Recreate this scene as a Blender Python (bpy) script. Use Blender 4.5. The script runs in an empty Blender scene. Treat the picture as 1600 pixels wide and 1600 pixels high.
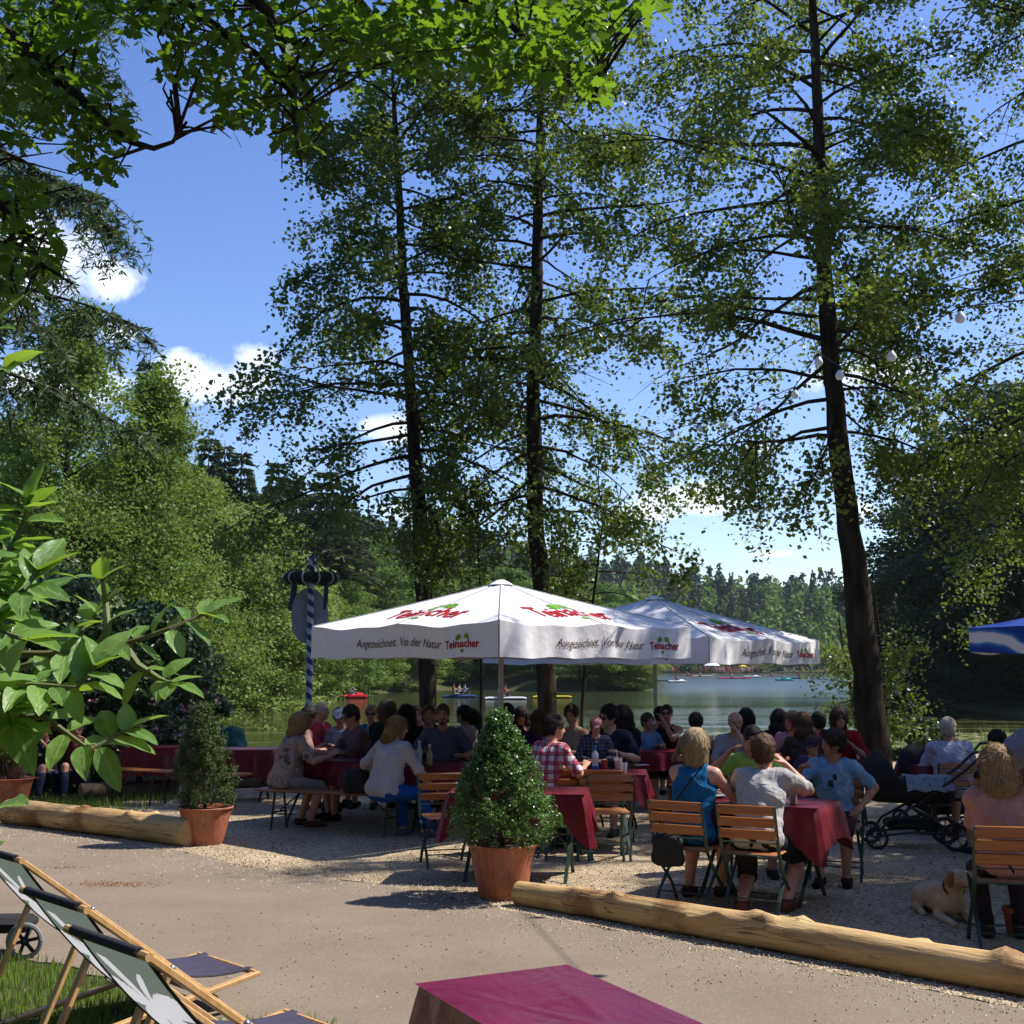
import bpy, math, random
import numpy as np
from mathutils import Vector, Matrix
from math import sin, cos, pi, radians as R

rng = np.random.default_rng(11)
random.seed(11)
U = random.uniform
C = bpy.context.scene.collection
SC = bpy.context.scene

# ------------------------------------------------------------------ camera
F, PITCH, H = 1931.0, R(7.0), 1.85
SUN_AZ = (1.0, 0.24)          # horizontal direction towards the sun
SUN_EL = R(52)


def ray(px, py):
    a, b = (px - 800) / F, (800 - py) / F
    return Vector((a, cos(PITCH) - b * sin(PITCH), sin(PITCH) + b * cos(PITCH)))


def G(px, py, z=0.0):
    d = ray(px, py)
    t = (z - H) / d.z
    return Vector((d.x * t, d.y * t, z))


def A(px, py, Y):
    d = ray(px, py)
    t = Y / d.y
    return Vector((d.x * t, Y, H + d.z * t))


# ------------------------------------------------------------------ meshes
def mesh_np(name, V, polys, smooth=True):
    """V (n,3); polys list of (m,k) int arrays"""
    V = np.asarray(V, dtype=np.float32)
    me = bpy.data.meshes.new(name)
    me.vertices.add(len(V))
    me.vertices.foreach_set('co', V.ravel())
    polys = [np.asarray(p, dtype=np.int32) for p in polys if len(p)]
    loops = np.concatenate([p.ravel() for p in polys])
    tot = np.concatenate([np.full(len(p), p.shape[1], dtype=np.int32) for p in polys])
    start = np.concatenate([[0], np.cumsum(tot)[:-1]]).astype(np.int32)
    me.loops.add(len(loops))
    me.loops.foreach_set('vertex_index', loops)
    me.polygons.add(len(tot))
    me.polygons.foreach_set('loop_start', start)
    me.polygons.foreach_set('loop_total', tot)
    me.polygons.foreach_set('use_smooth', np.full(len(tot), smooth, dtype=bool))
    me.update(calc_edges=True)
    return me


def link(name, me, mat=None, parent=None, loc=None):
    o = bpy.data.objects.new(name, me)
    C.objects.link(o)
    if mat is not None:
        for m in (mat if isinstance(mat, (list, tuple)) else [mat]):
            me.materials.append(m)
    if parent is not None:
        o.parent = parent
    if loc is not None:
        o.location = loc
    return o


def tag(o, label=None, cat=None, group=None, kind=None):
    if label: o['label'] = label
    if cat: o['category'] = cat
    if group: o['group'] = group
    if kind: o['kind'] = kind
    return o


def thing(name, label, cat, loc=(0, 0, 0), rz=0.0, group=None, scale=1.0):
    o = bpy.data.objects.new(name, None)
    C.objects.link(o)
    o.location = loc
    o.rotation_euler = (0, 0, rz)
    o.scale = (scale,) * 3
    o.empty_display_size = 0.1
    return tag(o, label, cat, group)


def copy_tree(src, label=None, loc=None, rz=None, scale=None, group=None):
    def rec(o, par):
        c = o.copy()
        C.objects.link(c)
        c.parent = par
        for ch in list(o.children):
            rec(ch, c)
        return c
    r = rec(src, None)
    if label: r['label'] = label
    if loc is not None: r.location = loc
    if rz is not None: r.rotation_euler = (0, 0, rz)
    if scale is not None: r.scale = (scale,) * 3 if not hasattr(scale, '__len__') else scale
    if group: r['group'] = group
    return r


class MB:
    def __init__(s):
        s.v, s.p, s.n = [], {}, 0

    def add(s, V, polys):
        V = np.asarray(V, dtype=np.float64)
        for p in polys:
            p = np.asarray(p, dtype=np.int64)
            if p.ndim == 1: p = p[None]
            s.p.setdefault(p.shape[1], []).append(p + s.n)
        s.v.append(V)
        s.n += len(V)

    def box(s, c, size, rot=None, bev=0.0):
        hx, hy, hz = [q / 2 for q in size]
        if bev <= 0:
            P = np.array([(x, y, z) for x in (-hx, hx) for y in (-hy, hy) for z in (-hz, hz)])
            Fc = [[0, 1, 3, 2], [4, 6, 7, 5], [0, 4, 5, 1], [2, 3, 7, 6], [0, 2, 6, 4], [1, 5, 7, 3]]
            polys = [np.array(Fc)]
        else:
            b = min(bev, hx * .9, hy * .9, hz * .9)
            P = []
            for z, k in ((-hz, b), (-hz + b, 0), (hz - b, 0), (hz, b)):
                x, y = hx - k, hy - k
                bb = b * .6
                P += [(-x + bb, -y, z), (x - bb, -y, z), (x, -y + bb, z), (x, y - bb, z),
                      (x - bb, y, z), (-x + bb, y, z), (-x, y - bb, z), (-x, -y + bb, z)]
            P = np.array(P)
            q = [[r * 8 + i, r * 8 + (i + 1) % 8, (r + 1) * 8 + (i + 1) % 8, (r + 1) * 8 + i] for r in range(3) for i in range(8)]
            polys = [np.array(q), np.array([[7, 6, 5, 4, 3, 2, 1, 0]]), np.array([[24, 25, 26, 27, 28, 29, 30, 31]])]
        if rot is not None:
            P = P @ np.array(rot)[:3, :3].T
        s.add(P + np.array(c), polys)

    def bar(s, a, b, w, t, side=(0, 0, 1)):
        """flat bar from a to b, width w (along side x dir), thickness t"""
        a, b = Vector(a), Vector(b)
        d = (b - a)
        L = d.length
        d.normalize()
        sd = Vector(side)
        u = d.cross(sd)
        if u.length < 1e-4: u = d.cross(Vector((1, 0, 0)))
        u.normalize()
        w2 = d.cross(u).normalized()
        M_ = Matrix((u, w2, d)).transposed()
        s.box((a + b) / 2, (t, w, L), M_, bev=min(w, t) * .25)

    def tube(s, pts, rad, n=8, cap=True):
        pts = [Vector(p) for p in pts]
        if not hasattr(rad, '__len__'): rad = [rad] * len(pts)
        m = len(pts)
        V = []
        up = Vector((0.13, 0.31, 1)).normalized()
        d0 = (pts[1] - pts[0]).normalized()
        u = d0.cross(up)
        if u.length < .05: u = d0.cross(Vector((1, 0, 0)))
        u.normalize()
        for i in range(m):
            d = (pts[min(i + 1, m - 1)] - pts[max(i - 1, 0)])
            if d.length < 1e-9: d = d0.copy()
            d.normalize()
            u = (u - d * u.dot(d))
            if u.length < 1e-5: u = d.cross(Vector((1, .2, .1)))
            u.normalize()
            w = d.cross(u)
            for k in range(n):
                a = 2 * pi * k / n
                V.append(pts[i] + (u * cos(a) + w * sin(a)) * rad[i])
        q = [[i * n + k, i * n + (k + 1) % n, (i + 1) * n + (k + 1) % n, (i + 1) * n + k] for i in range(m - 1) for k in range(n)]
        polys = [np.array(q)]
        if cap:
            polys.append(np.array([list(range(n))[::-1]]))
            polys.append(np.array([[(m - 1) * n + k for k in range(n)]]))
        s.add([tuple(v) for v in V], polys)

    def lathe(s, prof, c=(0, 0, 0), n=32, wob=None):
        m = len(prof)
        V = []
        for i, (r, z) in enumerate(prof):
            for k in range(n):
                a = 2 * pi * k / n
                rr = r * (1 + (wob(a, i) if wob else 0))
                V.append((c[0] + rr * cos(a), c[1] + rr * sin(a), c[2] + z))
        q = [[i * n + k, i * n + (k + 1) % n, (i + 1) * n + (k + 1) % n, (i + 1) * n + k] for i in range(m - 1) for k in range(n)]
        s.add(V, [np.array(q)])

    def ball(s, c, r, n=10, rot=None):
        if not hasattr(r, '__len__'): r = (r, r, r)
        V, q = [], []
        m = n // 2 + 1
        for i in range(m + 1):
            th = pi * i / m
            for k in range(n):
                a = 2 * pi * k / n
                V.append((r[0] * sin(th) * cos(a), r[1] * sin(th) * sin(a), -r[2] * cos(th)))
        for i in range(m):
            for k in range(n):
                q.append([i * n + k, i * n + (k + 1) % n, (i + 1) * n + (k + 1) % n, (i + 1) * n + k])
        V = np.array(V)
        if rot is not None: V = V @ np.array(rot)[:3, :3].T
        s.add(V + np.array(c), [np.array(q)])

    def grid(s, P, wrap=False):
        """P (a,b,3)"""
        a, b = P.shape[:2]
        idx = np.arange(a * b).reshape(a, b)
        if wrap: idx = np.concatenate([idx, idx[:, :1]], 1)
        q = np.stack([idx[:-1, :-1], idx[:-1, 1:], idx[1:, 1:], idx[1:, :-1]], -1).reshape(-1, 4)
        s.add(P.reshape(-1, 3), [q])

    def build(s, name, mat, parent=None, smooth=True, loc=None):
        V = np.concatenate(s.v)
        me = mesh_np(name, V, [np.concatenate(p) for p in s.p.values()], smooth)
        if smooth:
            me.set_sharp_from_angle(angle=R(38))
        return link(name, me, mat, parent, loc)


# ------------------------------------------------------------------ materials
MATS = {}


def lin(c):
    return tuple(((x / 255) / 12.92 if x <= 10 else ((x / 255 + .055) / 1.055) ** 2.4) for x in c)


class NT:
    def __init__(s, mat):
        mat.use_nodes = True
        s.t = mat.node_tree
        s.t.nodes.clear()
        s.o = s.n('ShaderNodeOutputMaterial')

    def n(s, typ, **kw):
        nd = s.t.nodes.new(typ)
        for k, v in kw.items(): setattr(nd, k, v)
        return nd

    def l(s, a, b): s.t.links.new(a, b)

    def mix(s, fac, a, b, mode='MIX'):
        m = s.n('ShaderNodeMix', data_type='RGBA', blend_type=mode)
        s.put(m.inputs[0], fac)
        s.put(m.inputs[6], a)
        s.put(m.inputs[7], b)
        return m.outputs[2]

    def put(s, sock, v):
        if isinstance(v, bpy.types.NodeSocket): s.l(v, sock)
        elif hasattr(v, '__len__'): sock.default_value = tuple(v) + ((1,) if len(v) == 3 and sock.type == 'RGBA' else ())
        else: sock.default_value = v

    def math(s, op, a, b=0.0, c=None, clamp=False):
        m = s.n('ShaderNodeMath', operation=op, use_clamp=clamp)
        s.put(m.inputs[0], a)
        if len(m.inputs) > 1: s.put(m.inputs[1], b)
        if c is not None: s.put(m.inputs[2], c)
        return m.outputs[0]

    def ramp(s, fac, stops):
        r = s.n('ShaderNodeValToRGB')
        s.put(r.inputs[0], fac)
        e = r.color_ramp.elements
        while len(e) < len(stops): e.new(.5)
        for i, (p, c) in enumerate(stops):
            e[i].position = p
            e[i].color = tuple(c) + (1,) if hasattr(c, '__len__') else (c, c, c, 1)
        return r.outputs[0]

    def noise(s, vec, scale, detail=4, rough=.55, dist=0.0):
        n = s.n('ShaderNodeTexNoise')
        s.l(vec, n.inputs['Vector'])
        n.inputs['Scale'].default_value = scale
        n.inputs['Detail'].default_value = detail
        n.inputs['Roughness'].default_value = rough
        n.inputs['Distortion'].default_value = dist
        return n.outputs[0]

    def voro(s, vec, scale, feature='F1', out='Distance'):
        n = s.n('ShaderNodeTexVoronoi', feature=feature)
        s.l(vec, n.inputs['Vector'])
        n.inputs['Scale'].default_value = scale
        return n.outputs[out]

    def coord(s, kind='Object', scale=None):
        t = s.n('ShaderNodeTexCoord').outputs[kind]
        if scale is None: return t
        m = s.n('ShaderNodeMapping')
        s.l(t, m.inputs[0])
        m.inputs['Scale'].default_value = scale
        return m.outputs[0]

    def pos(s):
        return s.n('ShaderNodeNewGeometry').outputs['Position']

    def bump(s, h, strength=.3, dist=.01):
        b = s.n('ShaderNodeBump')
        b.inputs['Strength'].default_value = strength
        b.inputs['Distance'].default_value = dist
        s.l(h, b.inputs['Height'])
        return b.outputs[0]

    def bsdf(s, col, rough=.6, normal=None, spec=.5, metal=0.0, **kw):
        p = s.n('ShaderNodeBsdfPrincipled')
        s.put(p.inputs['Base Color'], col)
        s.put(p.inputs['Roughness'], rough)
        s.put(p.inputs['Specular IOR Level'], spec)
        s.put(p.inputs['Metallic'], metal)
        if normal is not None: s.l(normal, p.inputs['Normal'])
        for k, v in kw.items(): s.put(p.inputs[k.replace('_', ' ')], v)
        s.l(p.outputs[0], s.o.inputs[0])
        return p


def mat(name, c1, c2=None, scale=6.0, rough=.6, bump=0.0, bscale=None, spec=.4, metal=0.0, space='Object', stretch=None, detail=4):
    if name in MATS: return MATS[name]
    m = bpy.data.materials.new(name)
    t = NT(m)
    co = t.coord(space, stretch)
    col = c1
    if c2 is None: c2 = tuple(x * .8 for x in c1)
    n1 = t.noise(co, scale, detail)
    col = t.mix(t.ramp(n1, [(.32, 0.0), (.68, 1.0)]), c1, c2)
    nm = None
    if bump > 0:
        nm = t.bump(t.noise(co, bscale or scale * 4, 3), bump, .01)
    t.bsdf(col, rough, nm, spec, metal)
    MATS[name] = m
    return m


def leaf_mat(name, ca, cb, trans=(.25, .38, .04), tw=.4, rough=.45, clump=.6, cscale=.6, spec=.5):
    if name in MATS: return MATS[name]
    m = bpy.data.materials.new(name)
    t = NT(m)
    rnd = t.n('ShaderNodeNewGeometry').outputs['Random Per Island']
    n1 = t.ramp(t.noise(t.pos(), cscale, 2), [(.35, 0.0), (.65, 1.0)])
    f = t.math('ADD', t.math('MULTIPLY', rnd, 1 - clump), t.math('MULTIPLY', n1, clump), clamp=True)
    col = t.mix(f, ca, cb)
    p = t.bsdf(col, rough, None, spec)
    tr = t.n('ShaderNodeBsdfTranslucent')
    t.put(tr.inputs[0], t.mix(f, tuple(x * .8 for x in trans), tuple(min(1, x * 1.25) for x in trans)))
    mx = t.n('ShaderNodeMixShader')
    mx.inputs[0].default_value = tw
    t.l(p.outputs[0], mx.inputs[1])
    t.l(tr.outputs[0], mx.inputs[2])
    t.l(mx.outputs[0], t.o.inputs[0])
    MATS[name] = m
    return m


bark_dark = mat('bark_dark', (.060, .048, .036), (.018, .014, .011), 7, .95, 1.0, 18, .1, stretch=(1, 1, .25))
bark_mid = mat('bark_mid', (.09, .07, .05), (.04, .03, .022), 3, .95, .6, 12, .1, stretch=(1, 1, .3))
twig_m = mat('twig_brown', (.07, .05, .035), (.04, .03, .02), 8, .9)
stem_m = mat('green_stem', (.12, .16, .05), (.10, .09, .04), 8, .7)
wood_chair = mat('chair_wood', (.42, .17, .05), (.28, .10, .03), 3, .42, .15, 20, .5, stretch=(1, 14, 14))
green_metal = mat('green_metal', (.022, .055, .04), (.012, .03, .022), 20, .45, spec=.5)
dark_metal = mat('dark_metal', (.02, .02, .02), (.035, .03, .028), 20, .5)
black_fab = mat('black_fabric', (.008, .008, .009), (.018, .018, .02), 30, .85)
bench_wood = mat('bench_wood', (.36, .13, .035), (.24, .08, .02), 3, .45, .1, 20, .5, stretch=(2, 14, 14))
rubber = mat('rubber', (.015, .015, .015), (.03, .03, .03), 30, .8)
white_paint = mat('white_paint', (.62, .62, .62), (.5, .5, .5), 10, .5)
deck_wood = mat('deck_wood', (.62, .38, .16), (.46, .25, .09), 3, .5, .1, 30, .4, stretch=(12, 12, 2))
sling_edge = mat('sling_edge', (.02, .018, .025), (.03, .028, .035), 30, .8)
glass_m = mat('bottle_glass', (.35, .5, .45), (.3, .4, .4), 5, .1, spec=.8)
steel = mat('steel', (.5, .5, .5), (.4, .4, .4), 10, .3, metal=.9)

m_cloth_red = None
def cloth_red_mat():
    m = bpy.data.materials.new('wine_red_oilcloth')
    t = NT(m)
    co = t.coord()
    n = t.noise(co, 2.5, 4, .6, .6)
    n2 = t.noise(co, 9, 3)
    col = t.mix(t.ramp(n, [(.3, 0.0), (.7, 1.0)]), (.115, .004, .012), (.165, .006, .018))
    h = t.math('ADD', n, t.math('MULTIPLY', n2, .3))
    t.bsdf(col, t.ramp(n2, [(.3, .28), (.7, .45)]), t.bump(h, .55, .03), .35)
    return m
m_cloth_red = cloth_red_mat()

# ------------------------------------------------------------------ signed-distance bodies
class SDF:
    def __init__(s, lo, hi, h):
        s.h = h
        s.lo = np.array(lo, dtype=np.float64)
        n = np.ceil((np.array(hi) - s.lo) / h).astype(int) + 1
        s.x = s.lo[0] + h * np.arange(n[0])
        s.y = s.lo[1] + h * np.arange(n[1])
        s.z = s.lo[2] + h * np.arange(n[2])
        s.v = np.full(n, .3, dtype=np.float32)

    def sl(s, lo, hi):
        r = []
        for a, l, q in zip((s.x, s.y, s.z), lo, hi):
            i0 = max(0, int((l - a[0]) / s.h))
            i1 = min(len(a), int((q - a[0]) / s.h) + 2)
            if i1 <= i0: return None
            r.append(slice(i0, i1))
        return tuple(r)

    def P(s, q):
        X, Y, Z = np.meshgrid(s.x[q[0]], s.y[q[1]], s.z[q[2]], indexing='ij')
        return np.stack([X, Y, Z], -1).astype(np.float32)

    def _put(s, q, d, k, op):
        a = s.v[q]
        if op == 'sub':
            b = -d
            s.v[q] = np.maximum(a, b) + (np.clip(k - np.abs(a - b), 0, None) ** 2) / (4 * max(k, 1e-4))
        else:
            if k <= 0: s.v[q] = np.minimum(a, d)
            else: s.v[q] = np.minimum(a, d) - (np.clip(k - np.abs(a - d), 0, None) ** 2) / (4 * k)

    def cap(s, a, b, ra, rb=None, k=.025, lat=None, st=1.0, op='add'):
        rb = ra if rb is None else rb
        a, b = np.array(a, dtype=np.float64), np.array(b, dtype=np.float64)
        m = max(ra, rb) * max(st, 1) + k + 2.5 * s.h
        q = s.sl(np.minimum(a, b) - m, np.maximum(a, b) + m)
        if q is None: return
        P = s.P(q) - a.astype(np.float32)
        ab = b - a
        L2 = float(ab @ ab) + 1e-12
        t = np.clip((P @ ab.astype(np.float32)) / L2, 0, 1)
        d = P - t[..., None] * ab.astype(np.float32)
        if lat is not None:
            lat = np.array(lat, dtype=np.float32)
            lat = lat / np.linalg.norm(lat)
            l = d @ lat
            d = d - (l * (1 - 1 / st))[..., None] * lat
        s._put(q, np.sqrt((d * d).sum(-1)) - (ra + (rb - ra) * t), k, op)

    def ell(s, c, r, fr=None, k=.02, op='add'):
        c = np.array(c, dtype=np.float64)
        m = max(r) + k + 2.5 * s.h
        q = s.sl(c - m, c + m)
        if q is None: return
        P = s.P(q) - c.astype(np.float32)
        if fr is not None: P = P @ np.array(fr, dtype=np.float32).T
        n = np.sqrt(((P / np.array(r, dtype=np.float32)) ** 2).sum(-1)) + 1e-9
        n2 = np.sqrt(((P / (np.array(r, dtype=np.float32) ** 2)) ** 2).sum(-1)) + 1e-9
        s._put(q, n * (n - 1) / n2, k, op)

    def plane(s, p, n):
        """keep the side where (P-p).n < 0"""
        n = np.array(n, dtype=np.float64)
        n /= np.linalg.norm(n)
        d = (s.x[:, None, None] - p[0]) * n[0] + (s.y[None, :, None] - p[1]) * n[1] + (s.z[None, None, :] - p[2]) * n[2]
        s.v = np.maximum(s.v, d.astype(np.float32))

    def wob(s, amp, fr, ph=0.0, ax=(1, 1, 1)):
        X, Y, Z = s.x[:, None, None] * ax[0], s.y[None, :, None] * ax[1], s.z[None, None, :] * ax[2]
        s.v = s.v + (amp * (np.sin(X * fr + 2.1 * np.sin(Z * fr * .5 + ph)) * np.sin(Y * fr * 1.1 + ph + 1.7 * np.sin(X * fr * .6)) + .6 * np.sin(Z * fr * 1.3 + X * fr * .7 + ph * 2))).astype(np.float32)

    def mesh(s):
        v = s.v
        sg = v < 0
        c = [sg[i:sg.shape[0] - 1 + i, j:sg.shape[1] - 1 + j, k:sg.shape[2] - 1 + k] for i in (0, 1) for j in (0, 1) for k in (0, 1)]
        cnt = sum(x.astype(np.int8) for x in c)
        act = (cnt > 0) & (cnt < 8)
        I = np.argwhere(act)
        if len(I) == 0: return np.zeros((0, 3)), np.zeros((0, 4), int)
        idx = np.full(act.shape, -1, dtype=np.int64)
        idx[act] = np.arange(len(I))
        off = np.array([(i, j, k) for i in (0, 1) for j in (0, 1) for k in (0, 1)])
        cv = np.stack([v[I[:, 0] + o[0], I[:, 1] + o[1], I[:, 2] + o[2]] for o in off], 1)
        acc = np.zeros((len(I), 3))
        w = np.zeros(len(I))
        for a in range(8):
            for b in range(a + 1, 8):
                if np.abs(off[a] - off[b]).sum() != 1: continue
                va, vb = cv[:, a], cv[:, b]
                m = (va < 0) != (vb < 0)
                t = np.where(m, va / np.where(m, va - vb, 1), 0)
                acc[m] += (off[a] + t[:, None] * (off[b] - off[a]))[m]
                w += m
        V = s.lo + s.h * (I + acc / w[:, None])
        Q = []
        ax = [(0, 1, 2), (1, 2, 0), (2, 0, 1)]
        for a, b, cc in ax:
            s0 = [slice(None)] * 3
            s1 = [slice(None)] * 3
            s0[a] = slice(0, -1)
            s1[a] = slice(1, None)
            e0, e1 = sg[tuple(s0)], sg[tuple(s1)]
            E = np.argwhere(e0 != e1)
            lim = np.array(act.shape)
            ok = (E[:, b] > 0) & (E[:, cc] > 0) & (E[:, b] < lim[b]) & (E[:, cc] < lim[cc])
            E = E[ok]
            fl = e0[E[:, 0], E[:, 1], E[:, 2]]
            def g(db, dc):
                K = E.copy()
                K[:, b] += db
                K[:, cc] += dc
                return idx[K[:, 0], K[:, 1], K[:, 2]]
            q = np.stack([g(-1, -1), g(0, -1), g(0, 0), g(-1, 0)], 1)
            q[~fl] = q[~fl][:, ::-1]
            Q.append(q)
        Q = np.concatenate(Q)
        Q = Q[(Q >= 0).all(1)]
        return V, Q


def sdf_obj(parts, name, m, parent=None):
    V, Q, n = [], [], 0
    for v, q in parts:
        V.append(v)
        Q.append(q + n)
        n += len(v)
    V, Q = np.concatenate(V), np.concatenate(Q)
    if len(Q) == 0: return None
    return link(name, mesh_np(name, V, [Q], True), m, parent)


# ------------------------------------------------------------------ people
def skin_mat(k=0):
    nm = 'skin_%d' % k
    if nm in MATS: return MATS[nm]
    c = [(.50, .27, .18), (.42, .22, .14), (.33, .16, .10), (.55, .32, .23)][k]
    m = bpy.data.materials.new(nm)
    t = NT(m)
    n = t.noise(t.coord(), 14, 4)
    col = t.mix(t.ramp(n, [(.3, 0.0), (.7, 1.0)]), c, (c[0] * .92, c[1] * .78, c[2] * .75))
    t.bsdf(col, .5, t.bump(t.noise(t.coord(), 160, 2), .12, .002), .4)
    MATS[nm] = m
    return m


def hair_mat(c):
    nm = 'hair_%d_%d_%d' % tuple(int(x * 255) for x in c)
    if nm in MATS: return MATS[nm]
    m = bpy.data.materials.new(nm)
    t = NT(m)
    co = t.coord('Object', (60, 60, 7))
    n = t.noise(co, 1.6, 4, .6, .4)
    col = t.mix(t.ramp(n, [(.3, 0.0), (.7, 1.0)]), tuple(x * .45 for x in c), tuple(min(1, x * 1.35) for x in c))
    t.bsdf(col, .6, t.bump(n, .7, .01), .18)
    MATS[nm] = m
    return m


def fabric(name, c, kind='plain', c2=None, c3=None, sc=1.0, bmp=.8):
    if name in MATS: return MATS[name]
    m = bpy.data.materials.new(name)
    t = NT(m)
    co = t.coord()
    c2 = c2 or tuple(x * .82 for x in c)
    if kind == 'plain':
        col = t.mix(t.ramp(t.noise(co, 7, 3), [(.3, 0.0), (.7, 1.0)]), c, c2)
    elif kind == 'floral':
        v = t.voro(co, 9 * sc, 'SMOOTH_F1')
        n = t.noise(co, 12 * sc, 3, .5, 1.5)
        f = t.math('ADD', t.math('MULTIPLY', v, .9), t.math('MULTIPLY', n, .5))
        col = t.ramp(f, [(.42, c2), (.5, c), (.6, c), (.66, c3 or c2), (.75, c)])
    elif kind == 'plaid':
        sep = t.n('ShaderNodeSeparateXYZ')
        t.l(co, sep.inputs[0])
        def band(o, s, w): return t.math('LESS_THAN', t.math('FRACT', t.math('MULTIPLY', o, s)), w)
        ax = t.math('ADD', sep.outputs[0], t.math('MULTIPLY', sep.outputs[1], .35))
        col = t.mix(t.math('MULTIPLY', band(ax, 13 * sc, .45), .8), c, c2)
        col = t.mix(t.math('MULTIPLY', band(sep.outputs[2], 13 * sc, .45), .7), col, c2)
        col = t.mix(t.math('MULTIPLY', band(ax, 13 * sc, .1), .8), col, c3 or (0, 0, 0))
        col = t.mix(t.math('MULTIPLY', band(sep.outputs[2], 13 * sc, .1), .8), col, c3 or (0, 0, 0))
    elif kind == 'stripe':
        sep = t.n('ShaderNodeSeparateXYZ')
        t.l(co, sep.inputs[0])
        col = t.mix(t.math('LESS_THAN', t.math('FRACT', t.math('MULTIPLY', sep.outputs[2], 16 * sc)), .4), c, c2)
    wv = t.noise(co, 6, 4, .6, 1.6)
    t.bsdf(col, .9, t.bump(wv, bmp, .05), .15)
    MATS[name] = m
    return m


def v3(*a): return np.array(a, dtype=np.float64)
def nrm(a): return a / (np.linalg.norm(a) + 1e-12)


def ik(a, b, l1, l2, pole):
    d = b - a
    L = np.linalg.norm(d)
    if L > (l1 + l2) * .985:
        b = a + d / L * (l1 + l2) * .985
        d = b - a
        L = np.linalg.norm(d)
    x = (l1 * l1 - l2 * l2 + L * L) / (2 * L)
    h = math.sqrt(max(1e-6, l1 * l1 - x * x))
    n = d / L
    p = pole - n * (pole @ n)
    return a + n * x + nrm(p) * h, b


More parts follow.
